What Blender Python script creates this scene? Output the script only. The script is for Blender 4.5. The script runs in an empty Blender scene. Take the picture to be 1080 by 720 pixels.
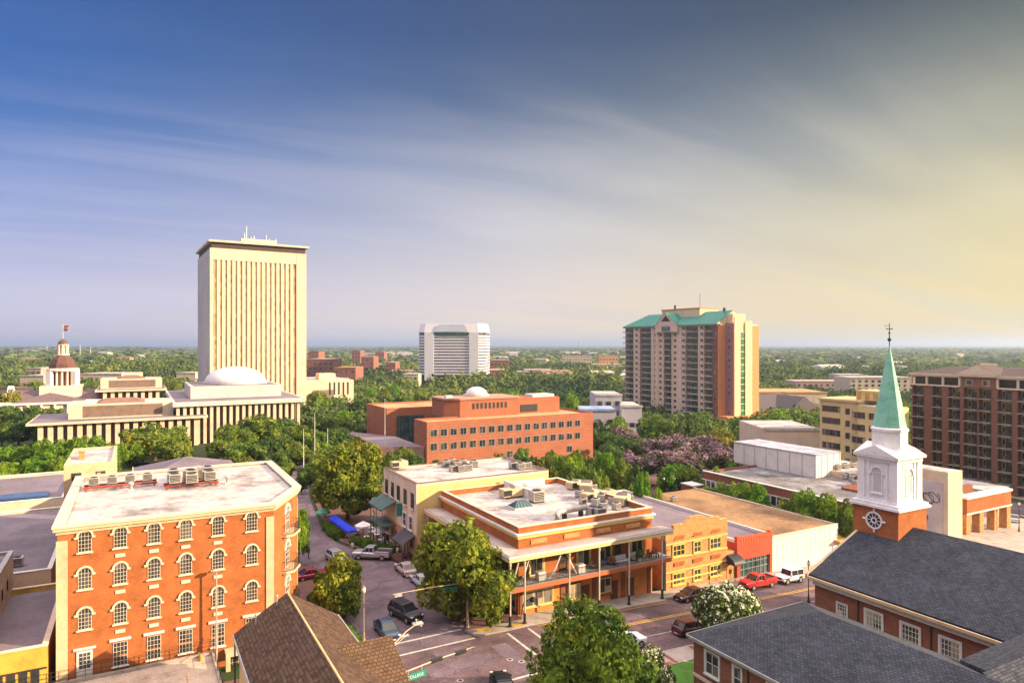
import bpy, bmesh, math, random
import numpy as np
from mathutils import Vector, Matrix
R=math.radians; rnd=random.Random(7)
sc=bpy.context.scene; COL=sc.collection
# ---------------------------------------------------------------- camera, sky, sun, exposure
YAW=R(28.97); F=714.; CH=31.
cam=bpy.data.cameras.new('camera'); camo=bpy.data.objects.new('camera',cam); COL.objects.link(camo)
camo.location=(0,0,CH); camo.rotation_euler=(R(90),0,-YAW)
cam.sensor_width=36; cam.lens=F/1080*36; cam.shift_y=3/1080; cam.clip_start=.5; cam.clip_end=90000
sc.camera=camo
SUN_A=R(38); SUN_E=R(20)
to_sun=Vector((math.cos(SUN_E)*math.cos(SUN_A),-math.cos(SUN_E)*math.sin(SUN_A),math.sin(SUN_E)))
sl=bpy.data.lights.new('sun','SUN'); sl.energy=5; sl.angle=R(.6); sl.color=(1,.74,.47)
so=bpy.data.objects.new('sun',sl); COL.objects.link(so); so.rotation_euler=to_sun.to_track_quat('Z','Y').to_euler()
sc.view_settings.view_transform='Standard'; sc.view_settings.look='None'; sc.view_settings.gamma=1
sc.view_settings.exposure=1.3
HAZE=1.4e-4
w=bpy.data.worlds.new('World'); sc.world=w; w.use_nodes=True
def world():
    nt=w.node_tree; N=nt.nodes; L=nt.links; N.clear()
    out=N.new('ShaderNodeOutputWorld'); bg=N.new('ShaderNodeBackground'); bg.inputs[1].default_value=.15
    sky=N.new('ShaderNodeTexSky'); sky.sky_type='NISHITA'; sky.sun_disc=False; sky.sun_elevation=SUN_E
    sky.sun_rotation=math.pi/2+SUN_A; sky.air_density=1.2; sky.dust_density=1.2; sky.ozone_density=1.5
    tc=N.new('ShaderNodeTexCoord'); sep=N.new('ShaderNodeSeparateXYZ'); L.new(tc.outputs['Generated'],sep.inputs[0])
    def m(op,a,b=None,c=None,clamp=False):
        n=N.new('ShaderNodeMath'); n.operation=op; n.use_clamp=clamp
        for i,v in enumerate((a,b,c)):
            if v is None: continue
            if hasattr(v,'links'): L.new(v,n.inputs[i])
            else: n.inputs[i].default_value=v
        return n.outputs[0]
    def ramp(f,stops):
        n=N.new('ShaderNodeValToRGB'); L.new(f,n.inputs[0]); e=n.color_ramp.elements
        while len(e)<len(stops): e.new(.5)
        for q,(p,c) in zip(e,stops): q.position=p; q.color=(*c,1)
        return n.outputs[0]
    def mix(f,a,b):
        n=N.new('ShaderNodeMix'); n.data_type='RGBA'
        if hasattr(f,'links'): L.new(f,n.inputs[0])
        else: n.inputs[0].default_value=f
        L.new(a,n.inputs[6]); L.new(b,n.inputs[7]); return n.outputs[2]
    X,Y,Z=sep.outputs
    hz=m('SQRT',m('ADD',m('MULTIPLY',X,X),m('MULTIPLY',Y,Y)))
    # how near the sun's side of the sky: 0 far left of the view, 1 far right
    side=m('DIVIDE',m('ADD',m('MULTIPLY',X,math.cos(YAW)),m('MULTIPLY',Y,-math.sin(YAW))),hz)
    s=m('MULTIPLY_ADD',side,.80,.5,clamp=True)
    el=m('MULTIPLY',m('MAXIMUM',Z,0.),2.05,clamp=True)
    k=1/.15
    def C(r,g,b):
        f=lambda v:((v/255)/12.92 if v<10 else ((v/255+.055)/1.055)**2.4)
        return (f(r)*SC,f(g)*SC,f(b)*SC)
    SC=1.0
    left=ramp(el,[(0,C(208,202,220)),(.135,C(206,203,234)),(.33,C(160,174,226)),(.51,C(86,130,202)),(.7,C(46,102,178)),(.85,C(26,82,152)),(1,C(14,64,132))])
    midc=ramp(el,[(0,C(252,232,212)),(.135,C(250,232,224)),(.33,C(222,218,226)),(.51,C(164,173,194)),(.7,C(94,112,146)),(.85,C(62,82,124)),(1,C(40,60,102))])
    right=ramp(el,[(0,C(252,222,156)),(.135,C(252,226,162)),(.33,C(230,216,166)),(.51,C(182,180,160)),(.7,C(122,127,120)),(.85,C(74,82,84)),(1,C(42,50,54))])
    a=mix(m('MULTIPLY',s,2.,clamp=True),left,midc)
    veil=mix(m('MULTIPLY_ADD',s,2.,-1.,clamp=True),a,right)
    # clouds: long streaks on a plane high above
    px=m('DIVIDE',X,m('ADD',Z,.12)); py=m('DIVIDE',Y,m('ADD',Z,.12))
    cb=N.new('ShaderNodeCombineXYZ'); L.new(px,cb.inputs[0]); L.new(py,cb.inputs[1])
    mp=N.new('ShaderNodeMapping'); L.new(cb.outputs[0],mp.inputs[0]); mp.inputs['Rotation'].default_value=(0,0,YAW+R(4)); mp.inputs['Scale'].default_value=(.30,1.35,1)
    n1=N.new('ShaderNodeTexNoise'); L.new(mp.outputs[0],n1.inputs[0]); n1.inputs['Scale'].default_value=1.0; n1.inputs['Detail'].default_value=7; n1.inputs['Roughness'].default_value=.6; n1.inputs['Distortion'].default_value=.5
    mp2=N.new('ShaderNodeMapping'); L.new(cb.outputs[0],mp2.inputs[0]); mp2.inputs['Rotation'].default_value=(0,0,YAW-R(10)); mp2.inputs['Scale'].default_value=(.25,.5,1); mp2.inputs['Location'].default_value=(3.1,1.7,0)
    n2=N.new('ShaderNodeTexNoise'); L.new(mp2.outputs[0],n2.inputs[0]); n2.inputs['Scale'].default_value=.9; n2.inputs['Detail'].default_value=4
    f1=m('MULTIPLY_ADD',n1.outputs[0],6.5,-2.9,clamp=True); f2=m('MULTIPLY_ADD',n2.outputs[0],4.,-1.5,clamp=True)
    band=m('MULTIPLY',m('MULTIPLY_ADD',f1,.75,m('MULTIPLY',f2,.35)),m('MULTIPLY_ADD',el,-1.3,1.1,clamp=True),clamp=True)
    lit=ramp(s,[(0,C(206,206,238)),(.5,C(236,226,226)),(1,C(234,222,180))])
    sh=ramp(s,[(0,C(58,100,178)),(.5,C(84,104,142)),(1,C(78,82,78))])
    v1=mix(m('MULTIPLY',band,.85),veil,lit)
    low=m('MULTIPLY',m('MULTIPLY',m('SUBTRACT',1.,f2),el,clamp=True),.6)
    v2=mix(low,v1,sh)
    # overhead sky above the view brightened, added as soft fill light
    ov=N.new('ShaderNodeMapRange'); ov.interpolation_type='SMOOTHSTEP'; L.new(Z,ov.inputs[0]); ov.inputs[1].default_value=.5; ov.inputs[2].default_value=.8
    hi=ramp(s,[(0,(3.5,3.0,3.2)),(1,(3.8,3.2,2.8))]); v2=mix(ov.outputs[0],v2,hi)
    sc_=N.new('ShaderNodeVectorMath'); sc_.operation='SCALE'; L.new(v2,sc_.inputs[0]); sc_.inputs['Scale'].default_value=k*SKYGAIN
    # the Nishita air under a thin cover of cloud
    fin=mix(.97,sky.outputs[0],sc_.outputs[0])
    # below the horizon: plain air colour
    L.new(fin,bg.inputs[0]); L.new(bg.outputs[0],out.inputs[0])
SKYGAIN=.385
world()
# ---------------------------------------------------------------- measuring helpers (photo pixel -> place in the world, metres)
cR=(math.cos(YAW),-math.sin(YAW)); cF=(math.sin(YAW),math.cos(YAW))
def ray(px,a=YAW):
    k=(px-540)/F
    return (k*math.cos(a)+math.sin(a),-k*math.sin(a)+math.cos(a))
def gz(x,y=0): return -.045*max(0,min(162,x-38))
def yx(px,X,a=YAW): r=ray(px,a); return r[1]/r[0]*X
def xy(px,Y,a=YAW): r=ray(px,a); return r[0]/r[1]*Y
def zat(py,D): return CH-(py-363)/F*D
def pt(px,D): r=ray(px); return (r[0]*D,r[1]*D)
def depth(x,y): return x*cF[0]+y*cF[1]
# ---------------------------------------------------------------- materials
MATS={}
def _m(name):
    mt=bpy.data.materials.new(name); mt.use_nodes=True; nt=mt.node_tree; return mt,nt,nt.nodes,nt.links,nt.nodes['Principled BSDF']
def sock(b,n,v):
    if n in b.inputs: b.inputs[n].default_value=v
def M(name,col,rough=.8,var=.18,scale=.6,fine=8.,bump=0.,metal=0.,spec=.3,objvar=0.,dark=None,tint=None):
    if name in MATS: return MATS[name]
    mt,nt,N,L,b=_m(name)
    tc=N.new('ShaderNodeTexCoord')
    n=N.new('ShaderNodeTexNoise'); n.inputs['Scale'].default_value=scale; n.inputs['Detail'].default_value=6; n.inputs['Roughness'].default_value=.65; L.new(tc.outputs['Object'],n.inputs[0])
    n2=N.new('ShaderNodeTexNoise'); n2.inputs['Scale'].default_value=fine; n2.inputs['Detail'].default_value=4; L.new(tc.outputs['Object'],n2.inputs[0])
    r=N.new('ShaderNodeValToRGB'); L.new(n.outputs[0],r.inputs[0])
    d=dark or tuple(c*(1-var*1.5) for c in col); l=tint or tuple(min(1,c*(1+var*.6)) for c in col)
    r.color_ramp.elements[0].position=.33; r.color_ramp.elements[0].color=(*d,1)
    r.color_ramp.elements[1].position=.68; r.color_ramp.elements[1].color=(*l,1)
    e=r.color_ramp.elements.new(.5); e.color=(*col,1)
    mx=N.new('ShaderNodeMix'); mx.data_type='RGBA'; mx.blend_type='MULTIPLY'; mx.inputs[0].default_value=1
    r2=N.new('ShaderNodeMapRange'); L.new(n2.outputs[0],r2.inputs[0]); r2.inputs[1].default_value=.3; r2.inputs[2].default_value=.7; r2.inputs[3].default_value=1-var*.7; r2.inputs[4].default_value=1+var*.4
    L.new(r.outputs[0],mx.inputs[6]); cb=N.new('ShaderNodeCombineColor'); 
    for i in range(3): L.new(r2.outputs[0],cb.inputs[i])
    L.new(cb.outputs[0],mx.inputs[7]); colout=mx.outputs[2]
    if objvar:
        oi=N.new('ShaderNodeObjectInfo'); mr=N.new('ShaderNodeMapRange'); L.new(oi.outputs['Random'],mr.inputs[0]); mr.inputs[3].default_value=1-objvar; mr.inputs[4].default_value=1+objvar
        hs=N.new('ShaderNodeHueSaturation'); L.new(mr.outputs[0],hs.inputs['Value']); L.new(colout,hs.inputs['Color']); colout=hs.outputs[0]
    L.new(colout,b.inputs['Base Color'])
    sock(b,'Roughness',rough); sock(b,'Metallic',metal); sock(b,'Specular IOR Level',spec)
    if bump:
        bp=N.new('ShaderNodeBump'); bp.inputs['Strength'].default_value=bump; bp.inputs['Distance'].default_value=.05; L.new(n2.outputs[0],bp.inputs['Height']); L.new(bp.outputs[0],b.inputs['Normal'])
    MATS[name]=mt; return mt
def BRICK(name,c1,c2,mortar,bw=.22,bh=.075,flat=False,mort=.012,rough=.85,var=.25,spec=.2,blotch=1.5):
    """courses of brick or shingle laid along the wall (x+y, z) or, for a roof, (y, z)"""
    if name in MATS: return MATS[name]
    mt,nt,N,L,b=_m(name)
    tc=N.new('ShaderNodeTexCoord'); sp=N.new('ShaderNodeSeparateXYZ'); L.new(tc.outputs['Object'],sp.inputs[0])
    cb=N.new('ShaderNodeCombineXYZ'); 
    if flat=='x':   # slope rising along x
        L.new(sp.outputs[1],cb.inputs[0]); L.new(sp.outputs[0],cb.inputs[1])
    elif flat=='y':
        L.new(sp.outputs[0],cb.inputs[0]); L.new(sp.outputs[1],cb.inputs[1])
    else:
        ad=N.new('ShaderNodeMath'); L.new(sp.outputs[0],ad.inputs[0]); L.new(sp.outputs[1],ad.inputs[1]); L.new(ad.outputs[0],cb.inputs[0]); L.new(sp.outputs[2],cb.inputs[1])
    br=N.new('ShaderNodeTexBrick'); L.new(cb.outputs[0],br.inputs[0]); br.inputs['Scale'].default_value=1
    br.inputs['Color1'].default_value=(*c1,1); br.inputs['Color2'].default_value=(*c2,1); br.inputs['Mortar'].default_value=(*mortar,1)
    br.inputs['Mortar Size'].default_value=mort; br.inputs['Brick Width'].default_value=bw; br.inputs['Row Height'].default_value=bh; br.inputs['Bias'].default_value=0
    n=N.new('ShaderNodeTexNoise'); n.inputs['Scale'].default_value=blotch; n.inputs['Detail'].default_value=7; n.inputs['Roughness'].default_value=.7; L.new(tc.outputs['Object'],n.inputs[0])
    mr=N.new('ShaderNodeMapRange'); L.new(n.outputs[0],mr.inputs[0]); mr.inputs[1].default_value=.3; mr.inputs[2].default_value=.7; mr.inputs[3].default_value=1-var; mr.inputs[4].default_value=1+var*.6
    hs=N.new('ShaderNodeHueSaturation'); L.new(mr.outputs[0],hs.inputs['Value']); L.new(br.outputs[0],hs.inputs['Color']); L.new(hs.outputs[0],b.inputs['Base Color'])
    sock(b,'Roughness',rough); sock(b,'Specular IOR Level',spec)
    bp=N.new('ShaderNodeBump'); bp.inputs['Strength'].default_value=.35; bp.inputs['Distance'].default_value=.02; L.new(br.outputs['Fac'],bp.inputs['Height']); bp.invert=True; L.new(bp.outputs[0],b.inputs['Normal'])
    MATS[name]=mt; return mt
def GLASS(name,col=(.03,.035,.04),rough=.12,spread=.6,curtain=(.35,.3,.22),amount=.25,scale=.7):
    if name in MATS: return MATS[name]
    mt,nt,N,L,b=_m(name)
    oi=N.new('ShaderNodeObjectInfo'); tc=N.new('ShaderNodeTexCoord')
    wn=N.new('ShaderNodeTexWhiteNoise'); wn.noise_dimensions='3D'
    sn=N.new('ShaderNodeVectorMath'); sn.operation='SNAP'; L.new(tc.outputs['Object'],sn.inputs[0]); sn.inputs[1].default_value=(1/scale,1/scale,1/scale)
    ad=N.new('ShaderNodeVectorMath'); ad.operation='ADD'; L.new(sn.outputs[0],ad.inputs[0]); L.new(oi.outputs['Random'],ad.inputs[1]); L.new(ad.outputs[0],wn.inputs[0])
    r=N.new('ShaderNodeValToRGB'); L.new(wn.outputs[0],r.inputs[0]); e=r.color_ramp.elements
    e[0].position=0; e[0].color=(*[c*(1-spread*.5) for c in col],1); e[1].position=1; e[1].color=(*curtain,1)
    q=e.new(1-amount); q.color=(*[c*(1+spread) for c in col],1); L.new(r.outputs[0],b.inputs['Base Color'])
    sock(b,'Roughness',rough); sock(b,'Specular IOR Level',.7)
    nz=N.new('ShaderNodeTexNoise'); nz.inputs['Scale'].default_value=.8; L.new(tc.outputs['Object'],nz.inputs[0]); bp=N.new('ShaderNodeBump'); bp.inputs['Strength'].default_value=.08; bp.inputs['Distance'].default_value=.1; L.new(nz.outputs[0],bp.inputs['Height']); L.new(bp.outputs[0],b.inputs['Normal'])
    MATS[name]=mt; return mt
def LEAF(name,c1,c2,c3=None,trans=.35,scale=.5,flower=None,famt=.0,fscale=2.5,topbias=0.):
    if name in MATS: return MATS[name]
    mt,nt,N,L,b=_m(name)
    geo=N.new('ShaderNodeNewGeometry'); oi=N.new('ShaderNodeObjectInfo'); tc=N.new('ShaderNodeTexCoord')
    n=N.new('ShaderNodeTexNoise'); n.inputs['Scale'].default_value=scale; n.inputs['Detail'].default_value=3; L.new(geo.outputs['Position'],n.inputs[0])
    r=N.new('ShaderNodeValToRGB'); L.new(n.outputs[0],r.inputs[0]); e=r.color_ramp.elements
    e[0].position=.34; e[0].color=(*c1,1); e[1].position=.62; e[1].color=(*c2,1)
    if c3: q=e.new(.75); q.color=(*c3,1)
    # each leaf its own tone
    ri=N.new('ShaderNodeMapRange'); L.new(geo.outputs['Random Per Island'],ri.inputs[0]); ri.inputs[3].default_value=.62; ri.inputs[4].default_value=1.4
    hs=N.new('ShaderNodeHueSaturation'); L.new(r.outputs[0],hs.inputs['Color']); L.new(ri.outputs[0],hs.inputs['Value'])
    ro=N.new('ShaderNodeMapRange'); L.new(oi.outputs['Random'],ro.inputs[0]); ro.inputs[3].default_value=.48; ro.inputs[4].default_value=.515; L.new(ro.outputs[0],hs.inputs['Hue'])
    col=hs.outputs[0]
    if flower:
        sp=N.new('ShaderNodeSeparateXYZ'); L.new(tc.outputs['Object'],sp.inputs[0])
        n3=N.new('ShaderNodeTexNoise'); n3.inputs['Scale'].default_value=fscale; n3.inputs['Detail'].default_value=2; L.new(tc.outputs['Object'],n3.inputs[0])
        a=N.new('ShaderNodeMath'); a.operation='MULTIPLY_ADD'; L.new(sp.outputs[2],a.inputs[0]); a.inputs[1].default_value=topbias; L.new(n3.outputs[0],a.inputs[2])
        a2=N.new('ShaderNodeMath'); a2.operation='MULTIPLY_ADD'; L.new(geo.outputs['Random Per Island'],a2.inputs[0]); a2.inputs[1].default_value=.5; L.new(a.outputs[0],a2.inputs[2])
        g=N.new('ShaderNodeMath'); g.operation='GREATER_THAN'; L.new(a2.outputs[0],g.inputs[0]); g.inputs[1].default_value=1-famt
        mx=N.new('ShaderNodeMix'); mx.data_type='RGBA'; L.new(g.outputs[0],mx.inputs[0]); L.new(col,mx.inputs[6])
        fr=N.new('ShaderNodeHueSaturation'); fr.inputs['Color'].default_value=(*flower,1); L.new(ri.outputs[0],fr.inputs['Value']); L.new(fr.outputs[0],mx.inputs[7]); col=mx.outputs[2]
    L.new(col,b.inputs['Base Color']); sock(b,'Roughness',.75); sock(b,'Specular IOR Level',.12)
    out=N['Material Output']; tr=N.new('ShaderNodeBsdfTranslucent'); L.new(col,tr.inputs[0]); ms=N.new('ShaderNodeMixShader'); ms.inputs[0].default_value=trans
    L.new(b.outputs[0],ms.inputs[1]); L.new(tr.outputs[0],ms.inputs[2]); L.new(ms.outputs[0],out.inputs['Surface'])
    MATS[name]=mt; return mt
# ---------------------------------------------------------------- mesh builder
class MB:
    def __init__(s): s.v=[]; s.f=[]; s.m=[]; s.smooth=False
    def add(s,vs,fs,mi=0):
        o=len(s.v); s.v+=[tuple(v) for v in vs]; s.f+=[tuple(i+o for i in f) for f in fs]; s.m+=[mi]*len(fs); return s
    def box(s,x0,x1,y0,y1,z0,z1,mi=0):
        if x0>x1:x0,x1=x1,x0
        if y0>y1:y0,y1=y1,y0
        return s.add([(x0,y0,z0),(x1,y0,z0),(x1,y1,z0),(x0,y1,z0),(x0,y0,z1),(x1,y0,z1),(x1,y1,z1),(x0,y1,z1)],
              [(0,3,2,1),(4,5,6,7),(0,1,5,4),(1,2,6,5),(2,3,7,6),(3,0,4,7)],mi)
    def prism(s,poly,z0,z1,mi=0):
        """poly counter-clockwise; z0/z1 numbers or functions of (x,y)"""
        n=len(poly); a=lambda z,p: z(*p) if callable(z) else z
        vs=[(p[0],p[1],a(z0,p)) for p in poly]+[(p[0],p[1],a(z1,p)) for p in poly]
        fs=[tuple(range(n-1,-1,-1)),tuple(range(n,2*n))]+[(i,(i+1)%n,n+(i+1)%n,n+i) for i in range(n)]
        return s.add(vs,fs,mi)
    def quad(s,a,b,c,d,mi=0): return s.add([a,b,c,d],[(0,1,2,3)],mi)
    def cyl(s,x,y,z0,z1,r0,r1=None,n=12,mi=0,cap=True):
        r1=r0 if r1 is None else r1
        vs=[(x+r0*math.cos(6.28319*i/n),y+r0*math.sin(6.28319*i/n),z0) for i in range(n)]+[(x+r1*math.cos(6.28319*i/n),y+r1*math.sin(6.28319*i/n),z1) for i in range(n)]
        fs=[(i,(i+1)%n,n+(i+1)%n,n+i) for i in range(n)]
        if cap: fs+=[tuple(range(n-1,-1,-1)),tuple(range(n,2*n))]
        return s.add(vs,fs,mi)
    def lathe(s,x,y,prof,n=16,mi=0,rot=0):
        vs=[];fs=[]
        for r,z in prof:
            for i in range(n):
                a=2*math.pi*i/n+rot; vs.append((x+r*math.cos(a),y+r*math.sin(a),z))
        for j in range(len(prof)-1):
            for i in range(n): fs.append((j*n+i,j*n+(i+1)%n,(j+1)*n+(i+1)%n,(j+1)*n+i))
        fs.append(tuple(range(n-1,-1,-1))); k=(len(prof)-1)*n; fs.append(tuple(range(k,k+n)))
        return s.add(vs,fs,mi)
    def tube(s,pts,r,n=8,mi=0):
        pts=[Vector(p) for p in pts]; vs=[];fs=[]
        rs=r if isinstance(r,(list,tuple)) else [r]*len(pts)
        for j,p in enumerate(pts):
            d=(pts[min(j+1,len(pts)-1)]-pts[max(j-1,0)]).normalized()
            u=d.cross(Vector((0,0,1))); u=Vector((1,0,0)) if u.length<.05 else u.normalized(); v=d.cross(u)
            for i in range(n):
                a=2*math.pi*i/n; vs.append(p+(u*math.cos(a)+v*math.sin(a))*rs[j])
        for j in range(len(pts)-1):
            for i in range(n): fs.append((j*n+i,j*n+(i+1)%n,(j+1)*n+(i+1)%n,(j+1)*n+i))
        fs.append(tuple(range(n-1,-1,-1))); k=(len(pts)-1)*n; fs.append(tuple(range(k,k+n)))
        return s.add(vs,fs,mi)
    def mesh(s,name,mats,bevel=0,smooth=False,seg=1):
        me=bpy.data.meshes.new(name); me.from_pydata(s.v,[],s.f); me.update()
        mats=mats if isinstance(mats,(list,tuple)) else [mats]
        for m_ in mats: me.materials.append(m_)
        me.polygons.foreach_set('material_index',s.m)
        bm=bmesh.new(); bm.from_mesh(me); bmesh.ops.recalc_face_normals(bm,faces=bm.faces)
        if bevel: bmesh.ops.bevel(bm,geom=bm.edges[:],offset=bevel,segments=seg,affect='EDGES',clamp_overlap=True)
        bm.to_mesh(me); bm.free()
        if smooth: me.polygons.foreach_set('use_smooth',[True]*len(me.polygons)); 
        return me
    def build(s,name,mats,parent=None,loc=(0,0,0),rz=0,**kw):
        return place(s.mesh(name,mats,**kw),name,parent,loc,rz)
def place(me,name,parent=None,loc=(0,0,0),rz=0,scale=None):
    o=bpy.data.objects.new(name,me); COL.objects.link(o); o.location=loc; o.rotation_euler=(0,0,rz)
    if scale: o.scale=scale
    if parent: o.parent=parent
    return o
def tag(o,label=None,cat=None,group=None,kind=None):
    if label: o['label']=label
    if cat: o['category']=cat
    if group: o['group']=group
    if kind: o['kind']=kind
    return o
def thing(name,label,cat,loc=(0,0,0),rz=0,group=None):
    o=bpy.data.objects.new(name,None); COL.objects.link(o); o.location=loc; o.rotation_euler=(0,0,rz); o.empty_display_size=.5
    return tag(o,label,cat,group)
KIDS={}
def dup(src,loc,rz=0,label=None,group=None,scale=None,color=None):
    r=src.copy(); COL.objects.link(r); r.location=loc; r.rotation_euler=(0,0,rz)
    if scale: r.scale=scale
    if label: r['label']=label
    if group: r['group']=group
    if color: r.color=color
    def rec(a,b):
        for ch in list(a.children):
            c=ch.copy(); COL.objects.link(c); c.parent=b
            if color: c.color=color
            rec(ch,c)
    rec(src,r); return r
def struct(name,mb,mat,**kw): return tag(mb.build(name,mat,**kw),kind='structure')
# ---------------------------------------------------------------- palette
def cracks(mt,scale=.22,amt=.5):
    nt=mt.node_tree; N=nt.nodes; L=nt.links; b=N['Principled BSDF']; src=b.inputs['Base Color'].links[0].from_socket
    tc=N.new('ShaderNodeTexCoord'); nz=N.new('ShaderNodeTexNoise'); nz.inputs['Scale'].default_value=.7; L.new(tc.outputs['Object'],nz.inputs[0])
    ad=N.new('ShaderNodeMix'); ad.data_type='RGBA'; ad.blend_type='LINEAR_LIGHT'; ad.inputs[0].default_value=.6; L.new(tc.outputs['Object'],ad.inputs[6]); L.new(nz.outputs['Color'],ad.inputs[7])
    v=N.new('ShaderNodeTexVoronoi'); v.feature='DISTANCE_TO_EDGE'; v.inputs['Scale'].default_value=scale; L.new(ad.outputs[2],v.inputs[0])
    mr=N.new('ShaderNodeMapRange'); L.new(v.outputs['Distance'],mr.inputs[0]); mr.inputs[1].default_value=0; mr.inputs[2].default_value=.018; mr.inputs[3].default_value=1-amt; mr.inputs[4].default_value=1
    hs=N.new('ShaderNodeHueSaturation'); L.new(src,hs.inputs['Color']); L.new(mr.outputs[0],hs.inputs['Value']); L.new(hs.outputs[0],b.inputs['Base Color'])
asphalt=M('asphalt',(.125,.092,.108),.85,.35,.25,5,bump=.2,dark=(.08,.06,.07),tint=(.17,.13,.15))
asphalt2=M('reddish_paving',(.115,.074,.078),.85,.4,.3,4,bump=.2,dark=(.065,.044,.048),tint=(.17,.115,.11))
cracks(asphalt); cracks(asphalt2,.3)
pave=BRICK('brick_paving',(.17,.085,.07),(.13,.07,.065),(.11,.09,.085),.2,.1,flat='y',mort=.008,var=.3)
concrete=M('concrete',(.34,.29,.25),.85,.22,.5,7,bump=.2)
paint_w=M('road_paint_white',(.42,.40,.38),.7,.25,1.5,12)
paint_y=M('road_paint_yellow',(.48,.29,.03),.7,.25,1.5,12)
white=M('white_paint',(.60,.58,.55),.6,.1,.8,6)
cream=M('cream_paint',(.52,.40,.25),.7,.12,.6,6)
orange_b=BRICK('orange_brick',(.42,.115,.018),(.31,.075,.014),(.36,.17,.08),.22,.075,var=.34,blotch=.6)
red_b=BRICK('red_brick',(.27,.075,.04),(.20,.055,.035),(.25,.14,.1),.22,.075,var=.25)
tan_b=BRICK('tan_brick',(.55,.27,.09),(.42,.17,.05),(.5,.34,.18),.3,.1,var=.3)
salmon=BRICK('salmon_stone',(.35,.132,.072),(.31,.115,.065),(.20,.08,.05),2.6,.85,mort=.035,var=.14,blotch=.25)
stone=M('pale_stone',(.60,.48,.36),.8,.12,.25,3)
stone_w=M('white_stone',(.50,.47,.45),.8,.12,.25,3)
dark=M('dark_metal',(.03,.03,.032),.5,.2)
grey=M('grey_metal',(.30,.30,.30),.5,.2,1,8)
galv=M('galvanised_metal',(.45,.42,.38),.45,.2,1.2,8,metal=.3)
rust=M('red_steel',(.30,.05,.025),.6,.25,2,8)
roof_w=M('white_roof_membrane',(.42,.38,.355),.85,.4,.3,2.2,dark=(.20,.175,.17),tint=(.52,.47,.44))
roof_g=M('grey_roof_membrane',(.22,.20,.22),.85,.3,.14,2)
roof_t=M('tan_gravel_roof',(.24,.14,.07),.9,.35,.12,2,tint=(.34,.2,.09))
roof_p=M('purple_grey_roof',(.17,.14,.165),.85,.22,.1,2)
roof_d=M('dark_stained_roof',(.17,.16,.16),.85,.5,.2,1.5,dark=(.07,.065,.06),tint=(.3,.3,.31))
shingle=BRICK('slate_shingles',(.075,.082,.10),(.045,.05,.063),(.018,.02,.026),.34,.2,flat='x',mort=.02,var=.32,rough=.9,spec=.1,blotch=.5)
shingle_y=BRICK('slate_shingles_cross',(.085,.092,.11),(.038,.043,.055),(.018,.02,.026),.34,.2,flat='y',mort=.02,var=.32,rough=.9,spec=.1)
br_sh=BRICK('brown_shingles',(.125,.078,.052),(.065,.04,.03),(.035,.024,.018),.4,.24,flat='x',mort=.018,var=.3,rough=.9,spec=.1)
br_sh_y=BRICK('brown_tiles',(.15,.09,.05),(.10,.06,.035),(.045,.03,.02),.34,.3,flat='y',mort=.03,var=.3,rough=.9,spec=.1)
glass=GLASS('window_glass'); glass_o=GLASS('office_glass',(.02,.025,.03),.2,.4,(.12,.11,.1),.2); glass_b=GLASS('green_blue_glass',(.03,.07,.075),.08,.5,(.08,.14,.14),.3)
glass_w=GLASS('curtained_glass',(.05,.05,.05),.15,.6,(.5,.42,.3),.55,1.2)
green_m=M('green_copper_metal',(.03,.20,.15),.55,.15,.4,4)
copper=M('verdigris_copper',(.22,.50,.36),.6,.18,.5,5,dark=(.13,.36,.26))
grass_m=M('lawn',(.06,.15,.02),.95,.25,.6,14,bump=.3)
bark=M('bark',(.10,.07,.05),.95,.3,2,9)
L_oak=LEAF('oak_leaves',(.055,.10,.018),(.18,.25,.03),(.34,.34,.04),scale=.35)
L_lime=LEAF('lime_green_leaves',(.07,.16,.018),(.17,.29,.022),(.28,.36,.035),scale=.4)
L_yel=LEAF('yellow_green_leaves',(.11,.13,.018),(.27,.27,.025),(.46,.38,.03),scale=.6)
L_dark=LEAF('dark_evergreen_leaves',(.04,.09,.022),(.11,.18,.035),(.22,.27,.045),scale=.3)
L_pink=LEAF('crape_myrtle_leaves',(.04,.06,.02),(.08,.10,.03),None,flower=(.30,.185,.22),famt=.08,topbias=.34,scale=.3,fscale=3)
L_blos=LEAF('white_blossom_leaves',(.04,.08,.015),(.10,.15,.02),None,flower=(.75,.72,.55),famt=.03,topbias=.12,scale=.8,fscale=9)
L_hedge=LEAF('hedge_leaves',(.04,.09,.012),(.10,.17,.02),None,scale=1.5)
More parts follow.
